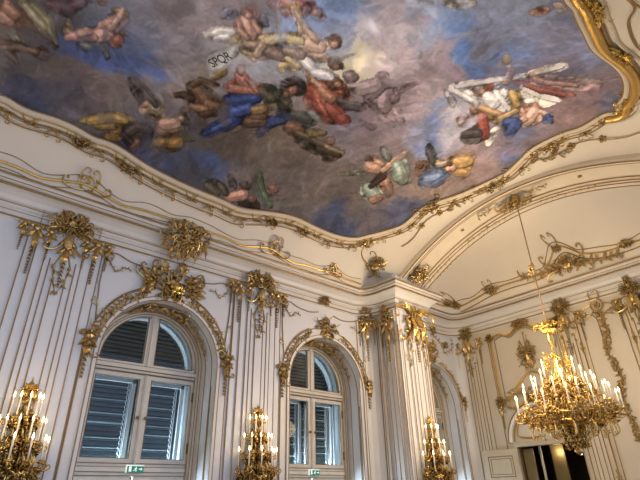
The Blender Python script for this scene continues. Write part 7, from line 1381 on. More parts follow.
# pilaster capitals with their pendants
def capital(px_,label,seed,small=False):
    fr=fr_window(px_,0); c=empty('pilaster_capital',(0,0,0)); tag(c,label,'ornament')
    part('cartouche',cluster(.34,.30,seed,1.1),lambda u,v,n:fr(u,v,n+.09),c,off=(0,6.05,0),sc=1.0)
    m=MB()
    for s in (-1,1):
        for q,(aa,LL) in enumerate([(.45,.36),(.75,.44),(1.0,.34),(1.3,.40),(1.6,.28)]): leaf(m,s*.10,.05-.03*q,PI/2-s*aa,LL,.030,s*(-1.2 if q%2 else 1.0),lift=.08); curl(m,s*.12,.03*q-.05,PI/2-s*(aa+.2),.20,s if q%2 else -s,r=.014)
        curl(m,s*.05,-.22,-PI/2+s*.3,.30,s,r=.022)
    m.blob((0,-.28,.05),(.09,.17,.08),8,5)
    part('leaf_collar',m,lambda u,v,n:fr(u,v,n+.09),c,off=(0,5.98,0))
    p=pendant(.75,.13,seed); part('central_drop',p,lambda u,v,n:fr(u,v,n+.085),c,off=(0,5.62,0))
    for s in (-1,1):
        m=MB(); m.tube([(s*.06,5.45,.09),(s*.14,5.2,.09),(s*.07,4.9,.09),(0,4.72,.09)],[.012,.014,.011,.006],5)
        for q in range(5): leaf(m,s*(.13-.025*q),5.25-.12*q,-PI/2+(q%2-.5)*1.6,.10,.025,.5,n0=.09)
        part('ribbon',m,fr,c)
    for k,(u,v,L,W) in enumerate([(.30,5.82,.52,.10),(.50,5.84,.80,.12),(.70,5.86,.50,.09),(-.30,5.82,.55,.10),(-.52,5.84,.85,.12),(-.72,5.86,.48,.09)]):
        part('pendant',pendant(L,W,seed+k),lambda uu,vv,nn:fr(uu,vv,nn+(.06 if abs(u)<.46 else .02)),c,off=(u,v,0))
    for s in (-1,1): 
        m=MB(); m.tube([(s*.5,5.9,.03),(s*.5,6.26,.10)],.006,4); part('rod',m,fr,c)
    return c
capital(PX[0],'gilt cartouche with six hanging husks on the pilaster left of the left-hand window',31)
capital(PX[1],'gilt cartouche with six hanging husks on the pilaster between the two tall windows',32)
# corner motifs on the cornice
def cornice_motif(x,z,W,H,label,seed,y=-.34,dens=1.3):
    c=empty('cornice_cartouche',(0,0,0)); tag(c,label,'ornament')
    frm=lambda u,v,n:(x+u,y+.22*(-v/H if v<0 else 0)*1.0-n,z+v)
    part('rocaille',cluster(W,H,seed,dens),frm,c)
    m=MB()
    for s in (-1,1):
        for (u,v,an,L) in ((.45,-.02,-.15,W*.75),(.4,.1,.3,W*.6),(.35,.12,.9,W*.5),(.35,-.15,-.6,W*.6),(.2,-.2,-1.2,W*.5),(.2,.2,1.3,W*.45)): leaf(m,s*u*W,v*H/.36,an if s>0 else PI-an,L,.042*W/.5,s*(1.0 if v>0 else -1.0),lift=.08); curl(m,s*u*W,v*H/.36,(an if s>0 else PI-an)+.4,L*.7,s,r=.016*W/.5)
    part('leaves',m,frm,c)
    return c
cornice_motif(3.66,6.38,.52,.36,'large gilt rocaille cluster on the cornice above the left-hand window',41,dens=1.6)
cornice_motif(7.66,6.02,.17,.17,'small gilt rosette cartouche on the frieze above the window nearest the pier',42,y=-.03,dens=.7)

# big pier: capitals round the head of the pier
def pier_cap(fr,label,seed,W=.26,v=5.95):
    c=empty('pier_capital',(0,0,0)); tag(c,label,'ornament')
    part('cartouche',cluster(W,.26,seed,1.0),fr,c,off=(0,v,.04)); 
    part('drop',pendant(1.0,.15,seed),fr,c,off=(0,v-.28,.03))
    for s in (-1,1): part('pendant',pendant(.7,.09,seed+3),fr,c,off=(s*W*.95,v-.15,.02))
    return c
pier_cap(fr_dir((9.06,-.14),math.radians(-140),0),'gilt shell capital with long drop where the big pier meets the wall',51,.20)
pier_cap(lambda u,v,n:(9.25-n,-.72-u,v),'gilt capital on the shaded left flank of the big pier',52,.20,5.85)
cc=pier_cap(frF,'bright gilt capital with scrolling leaves on the warm front of the big pier',53,.33,5.85)
m=MB()
for s in (-1,1):
    curl(m,s*.05,.1,PI/2-s*1.1,.55,-s,r=.030); curl(m,s*.1,-.3,-PI/2+s*.5,.5,s,r=.028); leaf(m,s*.1,0,-PI/2+s*.3,.7,.10,-s*.4,lift=.15); leaf(m,s*.12,.1,s*.2 if s>0 else PI-.2,.45,.09,s*.6,lift=.12)
part('volutes',m,frF,cc,mat='bright',off=(-.05,5.75,.06))
for s in (-1,1):
    m=MB()
    for q in range(9): leaf(m,s*.1*math.sin(q*1.2),-.12*q,-PI/2+(q%2-.5)*1.5,.13,.035,.4)
    m.tube([(0.05*math.sin(q),-.12*q,.01) for q in range(9)],.010,5)
    part('husk_chain',m,frF,cc,off=(s*.30,5.5,.0))

# ------------------------------------------------------------------ fresco

def edge_loop():
    far=[p for p in EDGE if True]
    i=next(k for k,p in enumerate(far) if p[0]>5.6)
    # extend to the left by repeating the bay rhythm
    base=[p for p in far if p[0]<4.2]
    left=[(x-4.3,y) for x,y in base if x-4.3<-.25]
    L=sorted(left+[( -4.6,-.93)],key=lambda p:p[0])
    fwd=L+far
    lastx=far[-1][0]
    near=[(x,-8.6-y) for x,y in L+far if x<lastx-.2 and y>-1.1][::-1]
    return fwd+near
def smooth2(pts,n=3,closed=False):
    out=[];m=len(pts)
    for i in range(m if closed else m-1):
        p0,p1,p2,p3=[Vector((*(pts[(i+k)%m] if closed else pts[min(max(i+k,0),m-1)]),0)) for k in (-1,0,1,2)]
        for k in range(n):
            t=k/n; q=.5*((2*p1)+(p2-p0)*t+(2*p0-5*p1+4*p2-p3)*t*t+(3*p1-p0-3*p2+p3)*t**3); out.append((q.x,q.y))
    return out
LOOP=edge_loop()
def Sv(x,y):
    p=6.5+1.8*np.sqrt(np.maximum(0,1-np.minimum(np.abs((y-YC)/4.12),1)**2.6)); a=np.minimum(7.95-(y-YC)**2/10.6,p); t=np.clip((x-8.3)/1.3,0,1)
    return np.where(x<8.3,p,a+(p-a)*np.sqrt(np.maximum(0,1-t**2.2)))
def offset(pts,d):
    out=[];m=len(pts)
    for i in range(m):
        a=Vector(pts[max(i-2,0)]);b=Vector(pts[min(i+2,m-1)]); t=(b-a); t.normalize(); out.append((pts[i][0]-t.y*d,pts[i][1]+t.x*d))
    # light smoothing
    for _ in range(2): out=[out[0]]+[((out[i-1][0]+2*out[i][0]+out[i+1][0])/4,(out[i-1][1]+2*out[i][1]+out[i+1][1])/4) for i in range(1,m-1)]+[out[-1]]
    return out
LP=smooth2(LOOP,4)
def inside(X,Y,poly):
    r=np.zeros(X.shape,bool); px_=[p[0] for p in poly]; py_=[p[1] for p in poly]; j=len(poly)-1
    for i in range(len(poly)):
        if py_[i]!=py_[j]:
            c=((py_[i]>Y)!=(py_[j]>Y))&(X<(px_[j]-px_[i])*(Y-py_[i])/(py_[j]-py_[i])+px_[i]); r^=c
        j=i
    return r
def value_noise(X,Y,scale,seed):
    r=np.random.RandomState(seed); n=128; g=r.rand(n,n); x=X/scale+37.3; y=Y/scale+51.7
    xi=np.floor(x).astype(int);yi=np.floor(y).astype(int);fx=x-xi;fy=y-yi;fx=fx*fx*(3-2*fx);fy=fy*fy*(3-2*fy)
    a=g[xi%n,yi%n];b=g[(xi+1)%n,yi%n];c=g[xi%n,(yi+1)%n];d=g[(xi+1)%n,(yi+1)%n]
    return (a*(1-fx)*(1-fy)+b*fx*(1-fy)+c*(1-fx)*fy+d*fx*fy)-.5
def fbm(X,Y,s,seed,o=4): return sum(value_noise(X,Y,s/2**k,seed+k)/(1.6**k) for k in range(o))
def fresco():
    xs=np.concatenate([np.arange(-4.6,-.9,.10),np.arange(-.9,9.4,.017)])
    t=np.linspace(-1,1,420); ysn=-4.3+3.62*(np.sin(t*PI/2)*.45+t*.55)
    X,Y=np.meshgrid(xs,ysn,indexing='ij'); ins=inside(X,Y,LP)
    # base: clouds and sky by inverse distance weighting
    B=np.array([[float(q) for q in s.split(',')] for s in BASE.split()])
    extra=[]
    for (x,y,r,g,b_) in B:
        if x<4.0 and y>-3: extra.append((x-4.6,y,r,g,b_))
    B=np.vstack([B,np.array(extra)])
    wx=X+fbm(X,Y,.7,5)*.30; wy=Y+fbm(X,Y,.7,15)*.30
    num=np.zeros(X.shape+(3,)); den=np.zeros(X.shape)
    for p in B:
        d2=(wx-p[0])**2+(wy-p[1])**2; w_=1/(d2+.010)**2.6; num+=w_[...,None]*p[2:5]; den+=w_
    C=num/den[...,None]
    n1=fbm(X+.4*fbm(X,Y,.5,77),Y,.55,21,5); n2=fbm(X,Y,.16,31,3); rid=np.abs(fbm(X,Y,.6,41,4))
    C=C*(1+.20*n1+.12*n2)[...,None]+(np.clip(.10-rid,0,1)*160*np.clip(n1+.3,0,1))[...,None]*np.array([1,.98,1.02])
    # figures and draperies as painted patches
    wx=X+fbm(X,Y,.10,3,2)*.030; wy=Y+fbm(X,Y,.10,13,2)*.022
    fold=fbm(X*1.0,Y*1.0,.14,61,3); FIG=np.zeros(X.shape); npoly=len(POLY.strip().splitlines())
    for li,line in enumerate((POLY+'\n'+FIGS).strip().splitlines()):
        c,p=line.split(':'); c=np.array([float(q) for q in c.split(',')]); pts=[tuple(map(float,q.split(','))) for q in p.split()]
        x0=min(q[0] for q in pts)-.1;x1=max(q[0] for q in pts)+.1;y0=min(q[1] for q in pts)-.1;y1=max(q[1] for q in pts)+.1
        i0,i1=np.searchsorted(xs,[x0,x1]);j0,j1=np.searchsorted(ysn,[y0,y1])
        if i1<=i0 or j1<=j0: continue
        sp=smooth2(pts,3,True); sl=(slice(i0,i1),slice(j0,j1)); k=inside(wx[sl],wy[sl],sp).astype(float)
        k2=k.copy(); k2[1:-1,1:-1]=(k[1:-1,1:-1]*2+k[:-2,1:-1]+k[2:,1:-1]+k[1:-1,:-2]+k[1:-1,2:])/6
        cx=(x0+x1)/2;cy=(y0+y1)/2; sh=np.clip(((X[sl]-cx)*-.25+(Y[sl]-cy)*-.55)/max(.15,(y1-y0)),-.5,.5)
        c=c*.80+c.mean()*.20; c=c*.98; fa=.9 if li<npoly else .25; col=c*(1+fa*fold[sl]+.35*sh)[...,None]
        C[sl]=C[sl]*(1-k2[...,None])+col*k2[...,None]
        # dark contour
        e=np.clip(k2*(1-k2)*4,0,1)*(.26 if li<npoly else .06); FIG[sl]=np.maximum(FIG[sl],k2); C[sl]*=(1-e)[...,None]
    # brush dabs: short curved strokes that pick up and vary the colour beneath them
    Rn=np.random.RandomState(77); C0=C.copy()
    def dabs(n,L0,L1,W0,W1,var,al,fig):
        xx=Rn.uniform(-1.0,9.2,n);yy=Rn.uniform(-7.8,-.7,n)
        for x,y in zip(xx,yy):
            i=min(len(xs)-1,np.searchsorted(xs,x));j=min(len(ysn)-1,np.searchsorted(ysn,y))
            if not ins[i,j] or (FIG[i,j]>.5)!=fig: continue
            L=Rn.uniform(L0,L1);W=Rn.uniform(W0,W1)
            an=6*value_noise(np.array(x),np.array(y),.9,9)+Rn.normal(0,.5)
            i0,i1=np.searchsorted(xs,[x-L,x+L]);j0,j1=np.searchsorted(ysn,[y-L,y+L])
            if i1<=i0+1 or j1<=j0+1: continue
            sl=(slice(i0,i1),slice(j0,j1)); dx=X[sl]-x;dy=Y[sl]-y;u=dx*math.cos(an)+dy*math.sin(an);v=-dx*math.sin(an)+dy*math.cos(an)+u*u/L*.5*Rn.uniform(-1,1)
            m_=np.clip(1.3-(u/L)**2*1.3-(v/W)**2*1.3,0,1)*al
            c=C0[i,j]*Rn.uniform(1-var,1+var*1.25)*np.array([1+Rn.normal(0,.03),1,1+Rn.normal(0,.03)])
            C[sl]=C[sl]*(1-m_[...,None])+c*m_[...,None]
    dabs(1500,.15,.45,.05,.16,.14,.55,False); dabs(2500,.06,.2,.015,.05,.16,.55,False)
    dabs(9000,.02,.07,.008,.018,.22,.45,True)
    g_=C.mean(axis=2,keepdims=True); C=g_+(C-g_)*SATF; C=np.clip(C*np.array([.99,1.0,1.03]),8,250)/255.
    lin=np.where(C<=.04045,C/12.92,((C+.055)/1.055)**2.4)*FG
    idx=-np.ones(X.shape,int); flat=[];cols=[]; use=np.zeros(X.shape,bool)
    cell=ins[:-1,:-1]&ins[1:,:-1]&ins[:-1,1:]&ins[1:,1:]
    use[:-1,:-1]|=cell;use[1:,:-1]|=cell;use[:-1,1:]|=cell;use[1:,1:]|=cell
    ii,jj=np.nonzero(use); idx[ii,jj]=np.arange(len(ii))
    vs=np.stack([X[ii,jj],Y[ii,jj],Sv(X[ii,jj],Y[ii,jj])-.012],1).tolist()
    ci,cj=np.nonzero(cell)
    fs=np.stack([idx[ci,cj],idx[ci+1,cj],idx[ci+1,cj+1],idx[ci,cj+1]],1).tolist()
    me=bpy.data.meshes.new('ceiling_fresco'); me.from_pydata(vs,[],fs); me.polygons.foreach_set('use_smooth',[True]*len(me.polygons))
    ca=me.color_attributes.new('paint','FLOAT_COLOR','POINT'); L4=np.ones((len(ii),4)); L4[:,:3]=lin[ii,jj]; ca.data.foreach_set('color',L4.ravel())
    m,nt,b=nmat('fresco_paint'); at=nt.nodes.new('ShaderNodeAttribute'); at.attribute_name='paint'
    tc=nt.nodes.new('ShaderNodeTexCoord'); nz=nt.nodes.new('ShaderNodeTexNoise'); nz.inputs['Scale'].default_value=14; nz.inputs['Detail'].default_value=6
    nt.links.new(tc.outputs['Object'],nz.inputs['Vector']); hs=nt.nodes.new('ShaderNodeHueSaturation'); mr=nt.nodes.new('ShaderNodeMapRange'); mr.inputs['To Min'].default_value=.72; mr.inputs['To Max'].default_value=1.28
    nt.links.new(nz.outputs['Fac'],mr.inputs['Value']); nt.links.new(mr.outputs['Result'],hs.inputs['Value']); nt.links.new(at.outputs['Color'],hs.inputs['Color']); nt.links.new(hs.outputs['Color'],b.inputs['Base Color'])
    b.inputs['Roughness'].default_value=.75; b.inputs['Specular IOR Level'].default_value=.2
    me.materials.append(m); o=bpy.data.objects.new('ceiling_fresco',me); COL.objects.link(o)
    tag(o,'huge painted ceiling fresco of clouds, blue sky and draped figures in a gilt frame','fresco')
    return o
FG=FRES
fo=fresco()
# lettering on the painted banner
fc=bpy.data.curves.new('banner_lettering','FONT'); fc.body='SPQR'; fc.size=.25; fc.extrude=.001; fc.space_character=.95
to=bpy.data.objects.new('banner_lettering',fc)
COL.objects.link(to); bpy.context.view_layer.update()
me=bpy.data.meshes.new_from_object(to.evaluated_get(bpy.context.evaluated_depsgraph_get())); bpy.data.objects.remove(to)
p0=BANNER0; p1=BANNER1
d=Vector((p1[0]-p0[0],p1[1]-p0[1])); Lb=d.length; d.normalize(); up=Vector((d.y,-d.x))*UPS
w_=max(v.co.x for v in me.vertices)
for v in me.vertices:
    u=v.co.x/w_*Lb; k=v.co.y; x=p0[0]+d.x*u+up.x*k; y=p0[1]+d.y*u+up.y*k; v.co=(x,y,S(x,y)-.02)
me.materials.append(plain('banner_ink',(.06,.055,.06),.8)); lo=bpy.data.objects.new('banner_lettering',me); COL.objects.link(lo); lo.parent=fo

# fresco frame: rolled mouldings following the edge
def curve_trim(d,r,mat,n=6,off=.02,pts=None,seg=None):
    global tn
    P=offset(pts or LP,d); mb=MB(); mb.tube([onS(x,max(min(y,-.325),-8.53),off) for x,y in P],r,n); struct('trim_%d'%tn,mb,M[mat],smooth=True); tn+=1
curve_trim(.045,.066,'cream',8,.02)
curve_trim(-.005,.016,'gline',5,.05)
curve_trim(.095,.020,'gframe',5,.05)
curve_trim(.125,.045,'cream',6,.03)
curve_trim(.16,.014,'gline',5,.06)
curve_trim(.21,.030,'cream',6,.02)
curve_trim(.25,.012,'gline',5,.04)
# small gilt sprays strung along the frame mouldings
fx=empty('trim_900',(0,0,0)); fx['kind']='structure'
P=offset(LP,.17); acc=0; kk=0
for i in range(1,len(P)):
    acc+=math.dist(P[i],P[i-1])
    if acc>.34 and P[i][0]>-.4 and P[i][1]>-7.2:
        acc=0; kk+=1; ang_=math.atan2(P[i][1]-P[i-1][1],P[i][0]-P[i-1][0]); x_,y_=P[i]; y_=min(y_,-.36)
        n_=Snorm(x_,y_); t_=Vector((math.cos(ang_),math.sin(ang_),0)); t_=(t_-n_*t_.dot(n_)).normalized(); b_=n_.cross(t_); o_=Vector((x_,y_,S(x_,y_)))
        m=MB(); s_=1 if kk%2 else -1
        curl(m,-.02,0,s_*.3,.17,s_,r=.012); curl(m,.02,0,PI-s_*.3,.15,-s_,r=.011)
        for q in range(3): leaf(m,-.06+.06*q,0,(.5 if q%2 else -.6)*s_,.13,.026,s_*.8)
        m.mapped(lambda u,v,k:tuple(o_+t_*u+b_*v+n_*(k+.04))).build('spray',M['gold'],fx)
# heavier gilt moulding on the near right part of the frame
seg=[p for p in LP if p[1]<-7.0 and p[0]>3.5]
P=offset(seg,.16); mb=MB(); mb.tube([onS(x,max(y,-8.5),.07) for x,y in P],.085,10); struct('trim_%d'%tn,mb,M['gframe'],smooth=True); tn+=1
P=offset(seg,.34); mb=MB(); mb.tube([onS(x,max(y,-8.5),.02) for x,y in P],.03,6); struct('trim_%d'%tn,mb,M['cream'],smooth=True); tn+=1
# free scroll lines in the near cove
def surf_frame(x,y,ang):
    n=Snorm(x,y); t=Vector((math.cos(ang),math.sin(ang),0)); t=(t-n*t.dot(n)).normalized(); b=n.cross(t)
    o=Vector((x,y,S(x,y)))
    return lambda u,v,k:tuple(o+t*u+b*v+n*k)
def ceiling_motif(x,y,ang,W,H,seed,label,name='frame_cartouche',dens=.9,mat='gold'):
    fr=surf_frame(x,y,ang); c=empty(name,(0,0,0)); tag(c,label,'ornament')
    part('rocaille',cluster(W,H,seed,dens),lambda u,v,n:fr(u,v,n+.03),c,mat=mat)
    for s in (-1,1):
        m=MB(); curl(m,s*W*.3,0,0 if s>0 else PI,W*.9,s,r=.016); leaf(m,s*W*.3,0,.2 if s>0 else PI-.2,W*.9,.05,s*.6)
        part('side_scroll',m,lambda u,v,n:fr(u,v,n+.03),c,mat=mat)
    return c
ML=[(1.22,-.74,0,.20,.12,61,'gilt shell motif on the fresco frame, leftmost in view'),
 (2.12,-.66,0,.22,.12,62,'gilt shell motif on the fresco frame above the left-hand window arch'),
 (5.50,-.68,0,.20,.11,63,'gilt shell motif on the fresco frame above the pilaster between the windows'),
 (6.42,-.72,0,.20,.12,64,'gilt shell motif on the fresco frame just left of the second window axis'),
 (8.33,-.98,-.5,.24,.16,65,'gilt scroll motif at the wall-side corner of the fresco frame'),
 (8.98,-2.72,-PI/2,.30,.16,66,'gilt scroll motif on the end of the fresco frame near the pier'),
 (9.40,-4.30,-PI/2,.36,.16,67,'gilt double scroll at the middle of the end of the fresco frame'),
 (9.08,-5.90,-PI/2,.30,.15,68,'gilt scroll motif on the end of the fresco frame right of its middle'),
 (8.55,-7.45,-2.4,.28,.18,69,'bright gilt knot at the far right corner of the fresco frame'),
 (7.05,-7.92,PI,.26,.15,70,'bright gilt shell on the near right side of the fresco frame'),
 (5.75,-7.98,PI,.36,.22,71,'largest bright gilt shell on the fresco frame at the top right')]
for q in ML: ceiling_motif(*q[:6],q[6],mat='bright' if q[5]>=69 else 'gold')
R=random.Random(5)
lab=0
def cove_line(P,r,mat='gline',off=.03):
    global tn
    mb=MB(); mb.tube([onS(x,y,off) for x,y in P],r,5); struct('trim_%d'%tn,mb,M[mat]); tn+=1
sc2=lambda pts:smooth2(pts,5)
cove_line(sc2([(4.6,-8.30),(5.2,-8.2),(5.7,-8.38),(6.2,-8.20),(6.8,-8.12),(7.2,-8.22),(7.8,-7.98),(8.3,-7.95),(8.6,-7.75)]),.016)
cove_line(sc2([(4.6,-8.45),(5.4,-8.35),(5.9,-8.46),(6.5,-8.32),(7.1,-8.4),(7.9,-8.15),(8.6,-8.0)]),.014)
# cove moulding above the cornice with C-scrolls over every pier and window
def cove_y(z):   # y on the wall side of the vault for a height
    lo,hi=-1.2,-.311
    for _ in range(30):
        m_=(lo+hi)/2
        if Pz(m_)>z: lo=m_
        else: hi=m_
    return hi
def cvp(x,z,n=.03): 
    y=cove_y(z); return (x,y-n,z)
def fr_cove(x0,z0): return lambda u,v,n:cvp(x0+u,z0+v,n+.01)
def clamp(z): return max(6.56,z)
zs=[]
kx=[];x=-4.4
while x<8.75:
    ph=(x-5.68)/4.13; d1=abs((ph-round(ph))*4.13)
    ph2=(x-7.73)/4.13; d2=abs((ph2-round(ph2))*4.13)
    z=6.70+.10*math.exp(-(d1/.35)**2)+.06*math.exp(-(d2/.25)**2)-.05*math.exp(-((d1-.75)/.25)**2)
    kx.append((x,z)); x+=.08
mb=MB(); mb.tube([cvp(x,z,.03) for x,z in kx],.024,6); struct('trim_%d'%tn,mb,M['gframe']); tn+=1
mb=MB(); mb.tube([cvp(x,z+.13+.035*math.sin(x*5.1),.012) for x,z in kx],.009,5); struct('trim_%d'%tn,mb,M['gline']); tn+=1
mb=MB(); mb.tube([cvp(x,clamp(z-.10+.02*math.sin(x*4.3)),.012) for x,z in kx],.008,5); struct('trim_%d'%tn,mb,M['gline']); tn+=1
for (x,z,W,H,seed,l) in [(1.58,6.82,.24,.17,81,'gilt C-scroll on the cove above the leftmost pilaster capital'),(5.84,6.84,.24,.18,82,'gilt C-scroll on the cove above the pilaster between the windows'),(7.70,6.80,.16,.15,83,'gilt C-scroll on the cove above the second window axis'),(-2.55,6.82,.24,.17,84,'gilt C-scroll on the cove at the far left beyond the frame')]:
    if x<0: continue
    c=empty('cove_scroll',(0,0,0)); tag(c,l,'ornament'); f=fr_cove(x,z)
    m=MB()
    for s in (-1,1):
        curl(m,s*.02,-H*.7,-PI/2+s*1.2,W*1.3,s*1,r=.018); curl(m,s*W*.6,-H*.1,PI/2-s*.3,W*.9,s,r=.014); leaf(m,s*W*.45,H*.3,PI/2-s*.9,H*.6,.025,-s*.8)
    m.tube([(math.cos(t*.4)*W*.55,math.sin(t*.4)*H*.85,.03) for t in range(16)],.016,5)
    part('c_scroll',m,f,c); m=MB(); flower(m,0,0,W*.20); leaf(m,0,H*.1,PI/2,H*.6,.03,.3); curl(m,0,-H*.2,PI/2,W*.5,1,r=.012); part('shell',m,f,c)
c=empty('cove_corner_ornament',(0,0,0)); tag(c,'tall gilt openwork rocaille on the cove just left of the big pier head','ornament')
f=surf_frame(9.02,-.62,-.5)
part('rocaille',cluster(.30,.34,91,.9),f,c,off=(0,.05,.03))
m=MB(); curl(m,-.2,.1,2.6,.4,-1,r=.016); curl(m,.2,.1,.6,.35,1,r=.016); curl(m,0,.2,1.6,.25,1,r=.014); part('tendrils',m,f,c,off=(0,0,.03))
# ribbon of leaves running along the edge of the main vault parallel to the arch
lr=empty('trim_901',(0,0,0)); lr['kind']='structure'
P=[(9.30+.06*math.sin(q*.9),YC+3.0-q*.19) for q in range(33)]
for k,(x,y) in enumerate(P):
    f=surf_frame(x,y,-PI/2)
    if 7<k<13 or 19<k<25:
        l=MB(); leaf(l,0,0,.7*(1 if k%2 else -1),.20,.04,.6); leaf(l,.08,0,-.7*(1 if k%2 else -1),.16,.035,-.6); l.mapped(f).build('leaf_spray',M['gold'],lr)
    if k in (4,7,13,25,28): l=MB(); flower(l,0,0,.09); l.mapped(f).build('rosette',M['gold'],lr)
cove_line(P,.012)
# ornaments on the arch band
def fr_arch(x0,dy0): 
    th=math.atan(-2*dy0/10.6)
    return lambda u,v,n:(x0+v,YC+dy0-u,arch_z(dy0-u,0)-.10-n)
def arch_orn(name,x0,dy0,W,H,seed,label,dens=1.0,mat='gold'):
    c=empty(name,(0,0,0)); tag(c,label,'ornament'); part('rocaille',cluster(W,H,seed,dens),fr_arch(x0,dy0),c,mat=mat); return c
c=arch_orn('arch_foot_ornament',10.0,3.02,.34,.30,101,'gilt scroll cluster at the foot of the arch band above the pier')
m=MB(); garland(m,[(-.35+.1*q,0,.0) for q in range(9)],.09,step=.07); part('leaf_spray',m,fr_arch(10.55,2.75),c)
c=arch_orn('arch_crown_ornament',10.05,.05,.55,.30,102,'gilt foliage at the crown of the arch around the chandelier chain')
for s in (-1,1):
    m=MB(); garland(m,[(s*(.4+.12*q),.42+.03*math.sin(q),.0) for q in range(12)],.08,seed=s,step=.08); part('leaf_spray',m,fr_arch(10.1,.05),c)
    m=MB(); garland(m,[(s*(.4+.1*q),-.25,.0) for q in range(6)],.08,seed=s+4,step=.08); part('leaf_spray',m,fr_arch(10.1,.05),c)
m=MB()
for s in (-1,1):
    for q in range(11):
        dy=s*(1.45+.10*q)
# small vents
for dy in (1.55,-1.5):
    m=MB(); m.lathe([(0.0,-.015),(.05,-.012),(.05,.0)],n=12); o=m.mapped(lambda u,v,n:(10.05+u,YC+dy+v,arch_z(dy)+.02+n-.02)).build('ceiling_vent',M['brass']); tag(o,'small round vent in the arch band %s the crown'%('left of' if dy>0 else 'right of'),'vent')
# ------------------------------------------------------------------ end bay: mouldings above its cornice
def bay_out(s,z,n):   # point on the end-bay vault above the end-wall cornice
    lo,hi=10.7,13.04
    for _ in range(26):
        q=(lo+hi)/2
        if E2(q,s)>z: lo=q
        else: hi=q
    return (lo-n-.03,s,z-.01)
def end_line(pts,r,mat='gframe',n=.0):
    global tn
    mb=MB(); mb.tube([bay_out(y,max(z,6.78),n) for y,z in smooth_pts(pts)],r,5); struct('trim_%d'%tn,mb,M[mat]); tn+=1
def smooth_pts(p): return smooth2(p,6)
full=[(-.48,6.91),(-.8,6.94),(-1.2,7.0),(-1.84,7.1),(-2.44,7.12),(-3.06,7.10),(-3.5,7.14),(-3.75,7.28),(-4.0,7.44),(-4.25,7.49),(-4.45,7.36),(-4.6,7.24),(-5.01,7.12),(-5.6,7.08),(-6.1,7.10),(-6.8,7.1),(-8.0,6.95)]
end_line(full,.026); 
end_line([(y,z-.13) for y,z in full],.016,'gline')
end_line([(y,z+.10+.03*math.sin(y*6)) for y,z in full],.012,'gline')
# moulding on the window side of the bay
mb=MB(); mb.tube([(10.9,-.42,6.98),(11.6,-.36,6.90),(12.4,-.38,6.90),(12.85,-.5,6.92)],.02,5); struct('trim_%d'%tn,mb,M['gframe']); tn+=1
def fr_bay(y0,z0): return lambda u,v,n:bay_out(y0-u,z0+v,n)
def bay_orn(y,z,W,H,seed,label,name='cove_ornament',dens=1.1,extra=None):
    c=empty(name,(0,0,0)); tag(c,label,'ornament'); part('rocaille',cluster(W,H,seed,dens),fr_bay(y,z),c)
    if extra: part('sprays',extra,fr_bay(y,z),c)
    return c
ex=MB()
for s in (-1,1):
    garland(ex,[(s*(.35+.12*q),-.06-.015*q*s+.03*math.sin(q),.02) for q in range(9)],.10,seed=s,step=.08)
    for v in (.1,-.12): curl(ex,s*.25,v*.6,(0 if s>0 else PI)+.1*s,.30,s if v>0 else -s,r=.022)
bay_orn(YC+.30,7.09,.62,.22,111,'wide gilt rocaille over the end-wall cornice in the middle of the end bay',dens=1.6,extra=ex)
e3=MB(); curl(e3,-.05,.04,2.4,.16,-1,r=.012); curl(e3,.05,.04,.8,.16,1,r=.012)
bay_orn(YC+.30,7.47,.15,.09,112,'small gilt shell on the raised moulding left of the big end-bay rocaille',extra=e3,dens=.8)
bay_orn(-1.84,7.08,.30,.14,113,'gilt scroll cluster with upward tendril above the door side of the end wall',extra=e3)
bay_orn(-.55,6.96,.22,.11,114,'round gilt scroll in the corner above the window wall and end wall',extra=e3)
bay_orn(-5.65,7.10,.20,.11,115,'gilt shell on the end-bay moulding at the right edge of view')
# ------------------------------------------------------------------ end wall ornament
def end_capital(y,z,label,seed,W=.30,H=.26):
    f=fr_end(y,0); c=empty('pilaster_capital',(0,0,0)); tag(c,label,'ornament')
    part('cartouche',cluster(W,H,seed,1.2),f,c,off=(0,z,.06),mat='gold')
    m=MB()
    for s in (-1,1): curl(m,s*.03,-.15,-PI/2+s*.4,.38,s,r=.024); leaf(m,s*.05,-.1,-PI/2+s*.35,.45,.07,-s*.5,lift=.1)
    m.blob((0,-.22,.05),(.08,.16,.07),8,5); part('leaf_collar',m,f,c,off=(0,z-.1,.06))
    part('central_drop',pendant(.9,.12,seed),f,c,off=(0,z-.45,.05))
    for s in (-1,1):
        m=MB(); m.tube([(s*.22,-.35,.03),(s*.20,-.7,.03),(s*.08,-1.05,.04),(s*.02,-1.3,.04)],[.014,.014,.012,.006],5)
        for q in range(5): leaf(m,s*(.2-.03*q),-.45-.16*q,-PI/2+(q%2-.5)*1.6,.11,.03,.5,n0=.03)
        part('ribbon',m,f,c,off=(0,z,0))
        part('pendant',pendant(.75,.10,seed+2),f,c,off=(s*.40,z-.28,.02))
    return c
end_capital(-.48,6.12,'gilt cartouche with ribbon drops on the corner pilaster beside the half-hidden window',121)
end_capital(-3.55,6.12,'gilt cartouche capital behind the chandelier crown on the end wall',122,.28)
end_capital(-5.31,6.15,'gilt cartouche capital at the right of the centre panel of the end wall',123,.30)
end_capital(-8.1,6.1,'gilt cartouche capital at the far end of the end wall',124)
def gframe_line(f,pts,r=.02,mat='gframe',off=.0):
    tline(f,pts,r,mat)
